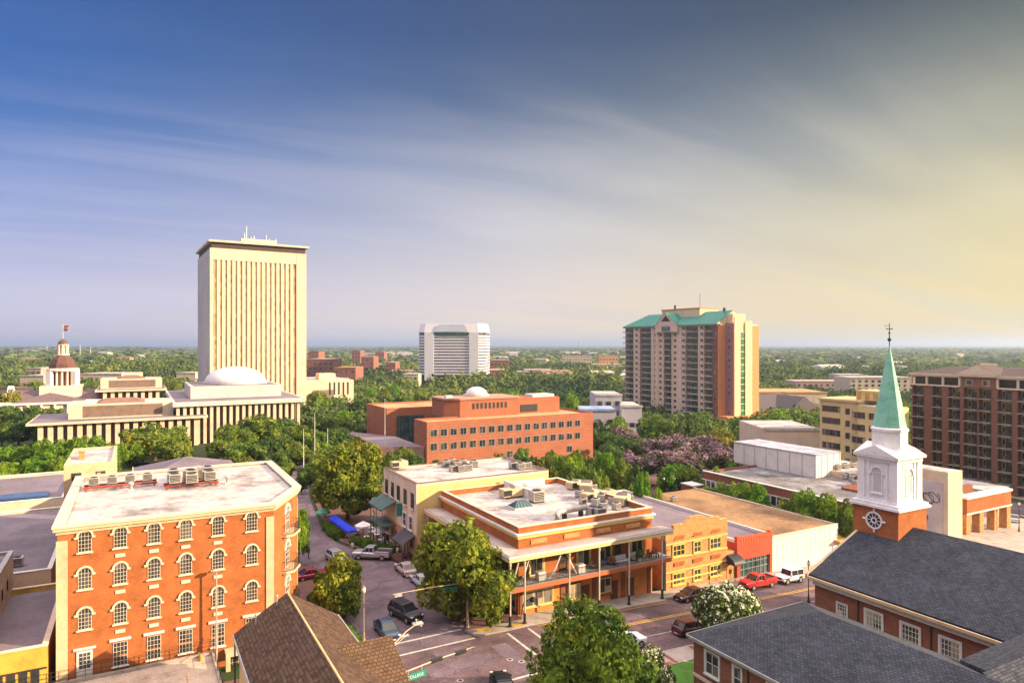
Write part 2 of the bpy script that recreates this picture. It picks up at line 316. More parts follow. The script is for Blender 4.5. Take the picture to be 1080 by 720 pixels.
# ================================================================ ground, streets, air
def gfn(dz): return lambda x,y: gz(x,y)+dz
def strip(mb,x0,x1,y0,y1,dz,thick=None,mi=0,rot=False):
    xs=[x0]+[b for b in (38.,200.) if x0<b<x1]+[x1]
    for a,b in zip(xs,xs[1:]):
        if thick: mb.prism([(a,y0),(b,y0),(b,y1),(a,y1)],gfn(dz-thick),gfn(dz),mi)
        else: mb.quad((a,y0,gz(a)+dz),(b,y0,gz(b)+dz),(b,y1,gz(b)+dz),(a,y1,gz(a)+dz),mi)
def ground():
    mt,nt,N,L,b=_m('ground_cover')
    g=N.new('ShaderNodeNewGeometry'); n=N.new('ShaderNodeTexNoise'); n.inputs['Scale'].default_value=.006; n.inputs['Detail'].default_value=10; L.new(g.outputs['Position'],n.inputs[0])
    r=N.new('ShaderNodeValToRGB'); L.new(n.outputs[0],r.inputs[0]); e=r.color_ramp.elements
    e[0].position=.4; e[0].color=(.03,.05,.02,1); e[1].position=.7; e[1].color=(.09,.10,.05,1)
    L.new(r.outputs[0],b.inputs['Base Color']); sock(b,'Roughness',1); sock(b,'Specular IOR Level',0)
    mb=MB(); E=26000
    for a,c in ((-E,38),(38,200),(200,E)):
        mb.quad((a,-E,gz(a)-.2),(c,-E,gz(c)-.2),(c,E,gz(c)-.2),(a,E,gz(a)-.2))
    struct('ground',mb,mt)
ground()
HZB=MB(); HZB.box(-26500,26500,-26500,26500,-9,108)
def haze():
    mt=bpy.data.materials.new('haze_air'); mt.use_nodes=True; N=mt.node_tree.nodes; N.clear()
    o=N.new('ShaderNodeOutputMaterial'); v=N.new('ShaderNodeVolumePrincipled'); v.inputs['Density'].default_value=HAZE
    v.inputs['Color'].default_value=(.58,.74,1.0,1); v.inputs['Anisotropy'].default_value=.5
    mt.node_tree.links.new(v.outputs[0],o.inputs['Volume'])
    h=HZB.build('haze',mt); tag(h,kind='stuff')
haze()
# road bed under the whole centre, then pavements as real raised slabs
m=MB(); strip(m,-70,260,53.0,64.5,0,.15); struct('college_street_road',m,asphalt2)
m=MB(); m.prism([(20.3,64.5),(31,64.5),(33.2,72),(33.2,90),(30,97),(27.3,106),(27.3,116),(30.4,139),(35.5,165),(40,200),(30,200),(24.5,160),(21.5,139),(20.3,116)],-.15,0); struct('adams_street_road',m,asphalt)
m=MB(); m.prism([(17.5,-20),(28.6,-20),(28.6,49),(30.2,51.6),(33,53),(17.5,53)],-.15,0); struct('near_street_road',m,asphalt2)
def pav(name,polys,mat,top=.12,mi=0):
    m=MB()
    for p in polys: m.prism(p,gfn(-.16),gfn(top))
    return struct(name,m,mat)
# terrace side (right) of the climbing street
pav('terrace_pavement',[[(31.2,66.6),(33,66.2),(38,66.1),(38,98),(34.4,106),(34.4,116),(40,116),(44,160),(44,190),(41,190),(36.2,165),(31,139),(28,116),(28,106),(30.7,97),(34,90.3),(34,72.2)]],pave)
m=MB(); m.prism([(31.6,65.4),(32.6,64.7),(35.2,64.5),(38,64.5),(38,66.1),(33,66.2),(31.2,66.6)],-.15,.125); strip(m,38,57.6,64.5,67.3,.125,.3); strip(m,57.6,115,65.1,67.5,.125,.3); strip(m,115,260,65.1,68.5,.125,.3)
struct('sidewalk',m,concrete)
m=MB(); strip(m,-70,17,64.6,67,.12,.3); m.prism([(17,64.6),(19,64.8),(20.2,66),(20.2,116),(21.4,139),(24.4,160),(29,190),(10,190),(15.9,120),(15.9,66),(17,66)],-.16,.12); struct('hotel_side_pavement',m,pave)
m=MB(); m.prism([(34.2,50.3),(34.2,52.9),(33,52.9),(30.4,51.6),(28.8,49),(28.8,-20),(30.6,-20),(30.6,50.3)],-.16,.12); strip(m,34.2,70,50.3,52.9,.12,.3); strip(m,70,260,51.5,52.9,.12,.3); struct('near_sidewalk',m,concrete)
m=MB(); strip(m,35,46,50.36,50.9,.126); strip(m,38.2,38.7,50.9,52.8,.126); strip(m,42.2,42.7,50.9,52.8,.126); strip(m,46.2,46.7,50.4,52.8,.126); strip(m,50.2,50.7,50.4,52.8,.126)
struct('sidewalk_brick_bands',m,red_b)
m=MB(); strip(m,30.6,64.9,-5,50.3,.06,.2); struct('lawn',m,grass_m)
# kerbs
m=MB()
strip(m,38,57.6,64.32,64.5,.13,.3); strip(m,57.6,115,64.9,65.1,.13,.3); strip(m,34.2,115,52.9,53.06,.13,.3)
m.prism([(31.05,66.7),(31.45,65.3),(32.5,64.55),(35.2,64.34),(38,64.34),(38,64.5),(35.2,64.5),(32.6,64.7),(31.6,65.4),(31.2,66.6)],-.15,.135)
struct('kerb',m,concrete)
# painted marks
m=MB()
def line(x0,y0,x1,y1,wd=.3,dz=.008):
    d=Vector((x1-x0,y1-y0)).normalized(); n=Vector((-d.y,d.x))*wd/2
    ps=[(x0+n.x,y0+n.y),(x0-n.x,y0-n.y),(x1-n.x,y1-n.y),(x1+n.x,y1+n.y)]
    m.add([(a,b,gz(a)+dz) for a,b in ps],[(0,1,2,3)])
line(20.6,64.5,31.2,64.5); line(21.2,67.2,30.9,67.2); line(34.8,63.9,34.9,53.2); line(37.4,63.9,37.3,53.2); line(20.4,54.8,33.2,54.8); line(20.6,52,29.8,52)
line(21.4,68.6,25.4,68.6,.5)
for x0,x1 in ((38,46),(47,60),(61,66),(66,74),(75,86),(87,100),(100,115)): line(x0,56.8-(.0),x1,56.8,.11)
struct('road_markings',m,paint_w)
m=MB(); 
for y in (60.05,60.4): line(38.4,y,110,y,.14); 
line(38.6,64.0,57.4,64.0,.14)
struct('centre_line_markings',m,paint_y)
m=MB(); m.prism([(32,65.6),(33.4,64.9),(33.6,65.5),(32.3,66.3)],.1,.134); m.prism([(36.2,64.7),(37.9,64.7),(37.9,65.4),(36.2,65.4)],.1,.134); struct('tactile_kerb_ramps',m,paint_y)
for i,(x,y,l) in enumerate(((26.1,57,'round pale manhole ring at the foot of the crossing'),(32.1,58.4,'left one of the two pale rings near the tree'),(32.9,57.5,'right one of the two pale rings near the tree'))):
    m=MB(); m.lathe(0,0,[(.33,0),(.33,.012),(.2,.012)],20,0); m.cyl(0,0,.0,.015,.19,n=16,mi=1); tag(m.build('manhole_cover',[concrete,dark],loc=(x,y,.002)),l,'manhole cover','manhole covers in the crossing')
# repair patches in the asphalt
m=MB()
for x0,x1,y0,y1 in ((24,31,58.4,61),(18.5,23.5,55.2,57.8),(40,52,61.2,62.6),(56,66,57.6,59),(26,29,61.7,63.4),(70,84,61.3,62.4),(31.8,33.6,54,62)): strip(m,x0,x1,y0,y1,.004)
struct('road_repair_patches',m,asphalt)
# distant streets
m=MB(); m.prism([(-60,300),(-50,300),(40,900),(30,900)],-.15,.02); m.prism([(-130,600),(-110,600),(-300,1500),(-320,1500)],-.15,.02); m.prism([(165,10),(178,10),(178,300),(165,300)],-7.2,-5.65)
struct('far_streets',m,asphalt)
m=MB(); m.prism([(44,95),(160,95),(160,150),(44,150)],gfn(-.16),gfn(-.02)); struct('plaza_paving',m,pave)
m=MB(); m.prism([(116,53),(163,53),(163,97),(116,97)],gfn(-.16),gfn(.05)); struct('corner_plaza',m,concrete)
# ================================================================ building kit
def face(f,x0,x1,y0,y1):
    """origin, yaw and length of a wall face; local x runs along it, local -y points outwards"""
    return {'S':((x0,y0),0,x1-x0),'N':((x1,y1),math.pi,x1-x0),'W':((x0,y1),-math.pi/2,y1-y0),'E':((x1,y0),math.pi/2,y1-y0)}[f]
def onface(fc,t,z,out=0.):
    (ox,oy),a,_=fc; c,s=math.cos(a),math.sin(a); return (ox+c*t+s*out,oy+s*t-c*out,z),a
WIN={}
def win(key,wd,ht,nx=1,nz=2,fw=.07,frame=None,gl=None,surround=0,arch=False,sill=0,dp=.05,smat=None,head=0):
    """window mesh: origin at the bottom centre, outward -y"""
    if key in WIN: return WIN[key]
    frame=frame or white; gl=gl or glass; smat=smat or white
    mb=MB(); h=wd/2
    def outline(r,z): 
        if not arch: return [(-r,z),(r,z),(r,ht+(r-h)),(-r,ht+(r-h))]
        zc=ht-h; return [(-r,z)]+[(r,z)]+[(r*math.cos(t),zc+r*math.sin(t)) for t in [math.pi*i/10 for i in range(11)]]
    def plate(o,y0,y1,mi):
        n=len(o); mb.add([(x,y1,z) for x,z in o]+[(x,y0,z) for x,z in o],[tuple(range(n)),tuple(range(2*n-1,n-1,-1))]+[(i,n+i,n+(i+1)%n,(i+1)%n) for i in range(n)],mi)
    plate(outline(h,0),-.02,-dp*.4-.0,1) if False else plate(outline(h,0),.0,-dp*.35,1)
    # frame bars
    for x in (-h,h-fw): mb.box(x,x+fw,-dp,0,0,ht-(h if arch else 0),0)
    mb.box(-h+fw,h-fw,-dp,0,0,fw,0)
    if not arch: mb.box(-h+fw,h-fw,-dp,0,ht-fw,ht,0)
    b=fw*.6
    for i in range(1,nx):
        x=-h+wd*i/nx; zt=ht if not arch else ht-h+math.sqrt(max(0,h*h-x*x))
        mb.box(x-b/2,x+b/2,-dp*.8,-.001,fw,zt-(fw if not arch else 0),0)
    for j in range(1,nz):
        z=(ht-(h if arch else 0))*j/nz if arch else ht*j/nz
        mb.box(-h+fw,h-fw,-dp*.75,-.001,z-b/2,z+b/2,0)
    if arch:
        zc=ht-h; mb.box(-h+fw,h-fw,-dp*.9,-.001,zc-b/2,zc+b/2,0)
        for i in range(10):
            a0,a1=math.pi*i/10,math.pi*(i+1)/10
            for r0,r1,d in ((h-fw,h,dp),):
                q=[(r0*math.cos(a0),zc+r0*math.sin(a0)),(r1*math.cos(a0),zc+r1*math.sin(a0)),(r1*math.cos(a1),zc+r1*math.sin(a1)),(r0*math.cos(a1),zc+r0*math.sin(a1))]
                mb.add([(x,-d,z) for x,z in q]+[(x,0,z) for x,z in q],[(0,1,2,3),(4,7,6,5),(0,4,5,1),(1,5,6,2),(2,6,7,3),(3,7,4,0)],0)
    me=mb.mesh('window',[frame,gl]); subs=[]
    if surround:
        mb=MB(); s_=surround
        if arch:
            zc=ht-h
            for i in range(12):
                a0,a1=math.pi*i/12,math.pi*(i+1)/12
                q=[(r*math.cos(a),zc+r*math.sin(a)) for r,a in ((h+.02,a0),(h+s_,a0),(h+s_,a1),(h+.02,a1))]
                mb.add([(x,-.14,z) for x,z in q]+[(x,0,z) for x,z in q],[(0,1,2,3),(4,7,6,5),(0,4,5,1),(1,5,6,2),(2,6,7,3),(3,7,4,0)],0)
            for sx in (-1,1): mb.box(sx*(h+.02),sx*(h+s_+.14),-.16,0,zc-.16,zc-.002,0)
        else:
            for sx in (-1,1): mb.box(sx*(h+.01),sx*(h+s_),-.1,0,0,ht,0)
            mb.box(-h-s_,h+s_,-.12,0,ht+.01,ht+s_,0)
        subs.append(('trim',mb.mesh('trim',smat)))
    if sill: mb=MB(); mb.box(-h-.12,h+.12,-.2,0,-sill,-.01,0); subs.append(('sill',mb.mesh('sill',smat)))
    if head: mb=MB(); mb.box(-h*.75,h*.75,-.06,0,-head-.32,-head,0); subs.append(('panel',mb.mesh('panel',smat)))
    WIN[key]=(me,subs); return WIN[key]
def putwin(parent,w_,pos,a,name='window'):
    me,subs=w_; o=place(me,name,parent,pos,a)
    for n,sm in subs: place(sm,n,o)
    return o
def rowwin(parent,w_,fc,ts,z,out=.03,name='window'):
    for t in ts: p,a=onface(fc,t,z,out); putwin(parent,w_,p,a,name)
def para(x0,x1,y0,y1,z0,z1,t=.35):
    mb=MB(); mb.box(x0,x1,y0,y0+t,z0,z1); mb.box(x0,x1,y1-t,y1,z0,z1); mb.box(x0,x0+t,y0+t,y1-t,z0,z1); mb.box(x1-t,x1,y0+t,y1-t,z0,z1); return mb
def slabring(x0,x1,y0,y1,z0,z1,o):
    """a projecting band all round"""
    mb=MB(); mb.box(x0-o,x1+o,y0-o,y0-.003,z0,z1); mb.box(x0-o,x1+o,y1+.003,y1+o,z0,z1); mb.box(x0-o,x0-.003,y0,y1,z0,z1); mb.box(x1+.003,x1+o,y0,y1,z0,z1); return mb
def block(parent,x0,x1,y0,y1,z0,z1,wall,roof,ph=.6,pmat=None,cap=None,name='wall'):
    MB().box(x0,x1,y0,y1,z0,z1-.02).build(name,wall,parent)
    MB().box(x0+.3,x1-.3,y0+.3,y1-.3,z1-.02,z1+.03).build('roof',roof,parent)
    if ph: para(x0,x1,y0,y1,z1-.02,z1+ph).build('parapet',pmat or wall,parent)
    if cap: para(x0-.06,x1+.06,y0-.06,y1+.06,z1+ph,z1+ph+.09,.47).build('coping',cap,parent)
AC={}
def rooftop(kind,x,y,z,label,group=None,rz=0,s=1):
    if kind not in AC:
        t=thing('air_conditioner','x','air conditioner'); 
        if kind=='box':
            MB().box(-.6,.6,-.5,.5,.12,1.05).build('housing',galv,t,bevel=.03)
            m=MB(); m.cyl(0,0,1.05,1.12,.4,n=16); m.build('fan_guard',dark,t); m=MB()
            for i in range(5): m.box(-.5,.5,-.53,-.5,.25+i*.15,.33+i*.15)
            m.build('louvre',dark,t); m=MB(); m.box(-.55,.55,-.45,-.35,0,.12); m.box(-.55,.55,.35,.45,0,.12); m.build('skid',dark,t)
        elif kind=='long':
            MB().box(-1.6,1.6,-.8,.8,.2,1.3).build('housing',cream,t,bevel=.04)
            MB().box(-1.55,-.3,-.85,-.8,.4,1.15).build('louvre',dark,t); MB().box(1.6,1.65,-.6,.6,.4,1.1).build('louvre',dark,t)
            m=MB(); m.prism([(.2,-.7),(1.5,-.7),(1.5,.7),(.2,.7)],1.3,lambda x,y:1.3+.4*(1.5-x)/1.3+.05); m.build('hood',galv,t)
        elif kind=='duct':
            m=MB(); m.tube([(-2.2,0,.1),(-2.2,0,.8),(-1.9,0,1),(1.9,0,1),(2.3,0,.8),(2.3,0,.1)],.34,10); m.build('duct',galv,t,smooth=True)
            m=MB(); 
            for x in (-1.2,1.2): m.box(x-.05,x+.05,-.4,.4,0,.7)
            m.build('stand',dark,t)
        elif kind=='vent':
            m=MB(); m.lathe(0,0,[(.16,0),(.16,.6),(.3,.65),(.32,.8),(.12,1.0)],12); m.build('cowl',galv,t,smooth=False); MB().box(-.3,.3,-.3,.3,0,.12).build('kerb_base',white,t)
        AC[kind]=t; first=True
    else: first=False
    src=AC[kind]
    c={'box':'air conditioner','long':'rooftop unit','duct':'duct','vent':'roof vent'}[kind]
    if first: t=src; t.location=(x,y,z); t.rotation_euler=(0,0,rz); t.scale=(s,s,s); t['label']=label; t['category']=c; t.name={'box':'air_conditioner','long':'rooftop_unit','duct':'roof_duct','vent':'roof_vent'}[kind]
    else: t=dup(src,(x,y,z),rz,label,None,(s,s,s)); t['category']=c
    if group: t['group']=group
    elif 'group' in t: del t['group']
    return t
# ---------------------------------------------------------------- 1 the orange brick hotel, left
def hotel():
    tc=M('trim_cream',(.58,.50,.38),.7,.15)
    X0,X1,Y0,Y1=-6.1,12.0,71.,96.6; ZT=15.15; ZB=-.3
    t=thing('brick_hotel','tall orange brick hotel with white arched windows and flat roof, filling the left foreground','building',(X0,Y0,0))
    x1,y1=X1-X0,Y1-Y0; cx,cy=15.7-X0,78.-Y0
    poly=[(0,0),(x1,0),(cx,cy),(cx,y1),(0,y1)]
    MB().prism(poly,ZB,ZT-.75).build('wall',orange_b,t)
    ins=[(.4,.4),(x1-.25,.4),(cx-.4,cy+.1),(cx-.4,y1-.4),(.4,y1-.4)]
    MB().prism(ins,ZT-.74,ZT-.35).build('roof',roof_w,t)
    def ring(o,i,z0,z1,mat,name):
        # offset of the outline by o outwards and i inwards
        def off(d):
            n=len(poly); r=[]
            for k in range(n):
                p0,p1,p2=Vector(poly[k-1]),Vector(poly[k]),Vector(poly[(k+1)%n])
                e1=(p1-p0).normalized(); e2=(p2-p1).normalized(); n1=Vector((e1.y,-e1.x)); n2=Vector((e2.y,-e2.x)); b=(n1+n2).normalized()
                r.append(p1+b*(d/max(.3,b.dot(n1))))
            return r
        A,B=off(o),off(-i); mb=MB(); n=len(A)
        for k in range(n):
            a,b,c,d=A[k],A[(k+1)%n],B[(k+1)%n],B[k]; mb.prism([a,b,c,d],z0,z1)
        mb.build(name,mat,t)
    ring(.12,.3,ZT-.8,ZT-.5,cream,'frieze'); ring(.32,.35,ZT-.5,ZT-.2,cream,'cornice'); ring(.4,.5,ZT-.2,ZT,stone,'coping')
    # corner pilasters
    for nm,(a,b,c,d) in (('p',(-.1,.75,-.1,.0)),('p',(x1-.75,x1,-.1,.0))):
        MB().box(a,b,c,d,.2,ZT-1.36).build('pilaster',cream,t)
    MB().box(.75,x1-.75,-.05,0,2.7,2.9).build('string_course',orange_b,t)
    aw=win('hotel_arch',1.04,1.9,4,4,.05,tc,glass_o,.15,True,.12,smat=tc); awp=win('hotel_arch_p',1.04,1.9,4,4,.05,tc,glass_o,.15,True,.12,smat=tc,head=.55)
    sq=win('hotel_square',1.15,2.15,4,5,.05,tc,glass_o,0,False,.14); 
    m=MB(); m.box(-.85,.85,-.14,0,2.28,2.5); sq=(sq[0],sq[1]+[('lintel',m.mesh('lintel',white))])
    fc=((0,0),0,x1)
    xs=[xy(p,Y0)-X0 for p in (89.5,127,162.5,196,230,265.5)]
    zr=[zat(y,depth(X0+xs[0],Y0)) for y in (581.5,620.5,663)]
    for k,z in enumerate(zr):
        for i,x in enumerate(xs):
            o=putwin(t,awp if 0<i<5 else aw,*onface(fc,x,z,.02))
    zb=zat(701,depth(X0+xs[1],Y0))
    for i,x in enumerate(xs[1:]): putwin(t,sq,*onface(fc,x,zb,.02))
    # glazed door to the deck
    m=MB(); m.box(-.6,.6,-.08,0,0,2.3,0); m.box(-.42,.42,-.1,-.07,.75,2.1,1); m.box(-.62,-.6,-.08,0,0,2.3,0)
    d=m.build('door',[white,glass],t,loc=onface(fc,xs[0],1.55,.02)[0]); m=MB()
    for x in (-.14,.14): m.box(x-.02,x+.02,-.12,-.1,.75,2.1)
    for z in (1.1,1.45,1.8): m.box(-.42,.42,-.12,-.1,z-.02,z+.02)
    m.build('glazing_bars',white,d); MB().box(.45,.52,-.15,-.08,1.0,1.1).build('handle',dark,d)
    m=MB(); m.box(-.85,.85,-.14,0,2.4,2.58); m.build('lintel',white,d)
    # canted street face: arched French windows with balconies
    a=math.atan2(cy-0,cx-x1); ln=math.hypot(cx-x1,cy)
    fr=((x1,0),a,ln); frw=win('hotel_tall_arch',1.2,2.7,2,4,.08,white,glass,.26,True,0)
    for i,z in enumerate((11.2,7.4,3.7)):
        p,aa=onface(fr,ln*.52,z,.02); putwin(t,frw,p,aa)
        b=place(MB().mesh('e',white),'balcony',t,*onface(fr,ln*.52,z-.1,0)) if False else None
        pp,_=onface(fr,ln*.52,z-.28,.0)
        m=MB(); m.prism([(-1.7,0),(-1.7,-.5),(-1.0,-1.15),(1.0,-1.15),(1.7,-.5),(1.7,0)],0,.25); m.prism([(-1.3,0),(-1.1,-.5),(1.1,-.5),(1.3,0)],-.3,0)
        bo=m.build('balcony',cream,t,loc=pp,rz=aa)
        m=MB(); pts=[(-1.62,0),(-1.62,-.47),(-.97,-1.08),(.97,-1.08),(1.62,-.47),(1.62,0)]
        for zz in (.3,1.25): m.tube([(x,y,zz) for x,y in pts],.025,5)
        for (xa,ya),(xb,yb) in zip(pts,pts[1:]):
            k=max(2,int(math.hypot(xb-xa,yb-ya)/.16))
            for q in range(k): x=xa+(xb-xa)*q/k; y=ya+(yb-ya)*q/k; m.box(x-.012,x+.012,y-.012,y+.012,.26,1.25)
        m.build('railing',dark,bo)
    # street side windows
    fw=((cx,cy),math.pi/2,y1-cy)
    for z in (11.2,7.4,3.7):
        rowwin(t,aw,fw,[2.5,6.5,10.5,14.5],z)
    MB().box(cx-.4,cx+.05,cy,cy+.5,.0,ZT-1.36).build('pilaster',cream,t)
    # lower entrance bay right of the deck
    m=MB(); m.box(x1-4.6,x1-.4,-1.4,-.06,1.15,1.5); m.box(x1-4.6,x1-4.2,-1.4,-1.0,ZB,1.15); m.box(x1-.8,x1-.4,-1.4,-1.0,ZB,1.15); m.build('porch',cream,t)
    putwin(t,sq,*onface(fc,x1-3.6,-1.5+.2,.02))
    # roof furniture
    base=(X0,Y0)
    def rack(x,y,n,label,wd):
        k=thing('condenser_rack',label,'air conditioning rack',(x,y,ZT-.35))
        m=MB(); 
        for yy in (-.75,.75): m.box(-wd/2,wd/2,yy-.09,yy+.09,.3,.5)
        for xx in (-wd/2+.2,0,wd/2-.2): m.box(xx-.08,xx+.08,-.9,.9,.22,.3)
        for xx in (-wd/2+.3,wd/2-.3):
            for yy in (-.75,.75): m.box(xx-.06,xx+.06,yy-.06,yy+.06,0,.3)
        m.build('steel_frame',rust,k)
        return k
    rack(-1.6,88.5,4,'long low red steel rack carrying four condensers at the left back of the hotel roof',7.2)
    for i in range(4): rooftop('box',-4.2+i*1.75,88.5,ZT+.15,'beige condenser on the long red steel rack at the left back of the hotel roof','condensers on the left hotel roof rack',s=.85)
    rack(5.4,85.2,4,'red steel rack crowded with condensers in the middle of the hotel roof',5.6); 
    k=0
    for yy in (84.5,86.,87.6):
        for i in range(3): k+=1; rooftop('box',3.6+i*1.8+.1*(k%2),yy,ZT+.15+.15*(k%2),'tall beige condenser crowded on the middle red rack of the hotel roof','condensers on the middle hotel roof rack',s=1.05)
    rooftop('long',6.2,89.6,ZT-.35,'rounded white rooftop unit just behind the middle red rack on the hotel roof',s=.9)
    rooftop('vent',-.6,86.2,ZT-.35,'small round vent between the two red racks on the hotel roof'); rooftop('vent',9.2,85.0,ZT-.35,'small round vent right of the middle red rack on the hotel roof')
hotel()
def stairhouse():
    t=thing('roof_stair_tower','cream stair tower with white flat roof rising behind the left end of the hotel','building',(-7.7,96.9,0))
    block(t,0,5.2,0,15,0,16.3,cream,roof_w,.25)
    m=MB(); m.box(1.2,1.8,5,6.2,16.3,17.3); m.box(1.1,1.9,4.9,6.3,17.3,17.4); m.build('chimney',tan_b,t)
    o=win('stair_small',1.0,.9,1,1,.1,dark,glass); rowwin(t,o,((0,0),0,5.2),[1.3,3.8],14.6)
stairhouse()
def backhall():
    t=thing('hipped_hall','low building with a shallow pale hipped roof behind the hotel','building',(0,122,0))
    MB().box(0,15,0,16,0,9).build('wall',cream,t)
    m=MB(); m.add([(-.6,-.6,9),(15.6,-.6,9),(15.6,16.6,9),(-.6,16.6,9),(7.5,8,11.6)],[(0,1,4),(1,2,4),(2,3,4),(3,0,4),(3,2,1,0)]); m.build('roof',roof_p,t)
    m=MB(); m.box(-.75,15.75,-.75,-.6,8.7,9.15); m.box(-.75,-.6,-.6,16.6,8.7,9.15); m.build('eave',cream,t)
    t=thing('curved_gable_wall','pale parapet with a small round-topped gable behind the hotel roof','building',(-7,118,0))
    MB().box(0,7,0,12,0,9.3).build('wall',cream,t); MB().box(.2,6.8,.2,11.8,9.3,9.34).build('roof',roof_w,t)
    m=MB(); pts=[(2.0,9.3),(6.0,9.3),(5.4,9.6)]+[(4+1.1*math.cos(a),10.0+1.1*math.sin(a)) for a in [math.pi*i/10 for i in range(11)]]+[(2.6,9.6)]
    n=len(pts); m.add([(x,-.02,z) for x,z in pts]+[(x,.4,z) for x,z in pts],[tuple(range(n)),tuple(range(2*n-1,n-1,-1))]+[(i,n+i,n+(i+1)%n,(i+1)%n) for i in range(n)]); m.build('round_gable',stone,t)
backhall()
def lefts():
    t=thing('yellow_shop','low yellow rendered building with grey roof at the bottom left corner','building',(-34,70.6,0))
    block(t,0,27.2,0,18,0,4.5,M('yellow_render',(.52,.32,.05),.8,.2),roof_p,.5,None,stone)
    m=MB()
    for i in range(14): m.box(15+i*.85,15.6+i*.85,-.06,-.01,1.2,3.1)
    m.build('shutter',dark,t)
    m=MB(); m.box(14.8,27.2,-.1,-.062,3.1,3.25); m.build('string_course',dark,t)
    t=thing('beige_annex','beige two storey block rising at the left edge above the grey roof','building',(-30,71.2,0))
    block(t,0,18.4,0,18,4.55,8.6,M('beige_render',(.42,.33,.24),.85,.25),roof_p,.3,None,grey)
    o=win('annex_slit',.5,1.0,1,1,.06,dark,glass); rowwin(t,o,face('E',0,18.4,0,18),[2,5,8,11,14],6)
    t=thing('purple_roofed_market','wide low building with a plain purple grey roof left of the hotel','building',(-62,91,0))
    block(t,0,53.6,0,34,0,5.6,stone,roof_p,.35,None,white)
    t=thing('skylit_market','low building with a white edged roof and long blue skylights left of the hotel','building',(-70,126.5,0))
    block(t,0,60,0,26,0,6.6,stone,roof_p,.5,None,white)
    m=MB(); 
    for i in range(5): m.box(14+i*9,21.5+i*9,3,7,6.7,7.1)
    m.build('skylight',GLASS('blue_glass',(.03,.06,.12),.1,.3,(.05,.09,.16),.2),t)
    for i,(x,y) in enumerate(((-13.5,93),(-16,92.2),(-12,95.2))): rooftop('box',x,y,5.65,'grey condenser on the roof left of the hotel behind the beige block','condensers behind the beige block')
    rooftop('duct',-15,97.5,5.65,'curved metal duct on the purple grey roof left of the hotel',rz=.2)
    # car deck in front of the hotel
    t=thing('parking_deck','pale concrete parking deck in front of the hotel, worn surface','parking deck',(-30,30,0))
    MB().box(0,36.2,0,40.2,0,1.45).build('deck',M('deck_concrete',(.46,.38,.30),.85,.3,.5,5,bump=.2),t); m=MB(); m.box(0,36.2,40.2,40.45,1.2,1.75); m.box(36.2,36.45,0,40.45,1.2,1.75); m.build('edge_kerb',concrete,t)
    m=MB()
    for i in range(29): x=1+i*1.25; m.box(x-.02,x+.02,40.3,40.34,1.75,2.75)
    for z in (2.7,2.3,1.95): m.box(0,36.3,40.3,40.33,z,z+.03)
    m.build('railing',dark,t)
    m=MB()
    for i in range(20): y=2+i*2; m.box(36.28,36.34,y-.03,y+.03,1.75,2.75)
    for z in (2.7,2.25): m.box(36.3,36.33,0,40.3,z,z+.04)
    m.build('side_railing',dark,t)
    m=MB(); 
    for i in range(5): m.box(33.8-i*4.2,33.9-i*4.2,27,37,1.455,1.46)
    m.build('bay_lines',paint_y,t)
    for i,(px,py) in enumerate(((209,676.5),(211,692))):
        D=(31-1.6)*F/(py-363); x,y=pt(px,D)
        m=MB(); m.box(-.16,.16,-.8,.8,0,.1); m.box(-.1,.1,-.8,.8,.1,.26); tag(m.build('parking_bumper',paint_y,loc=(x,y,1.46),rz=.05,bevel=.03),('farther','nearer')[i]+' one of two yellow parking bumpers on the concrete deck','parking bumper','yellow parking bumpers')
lefts()
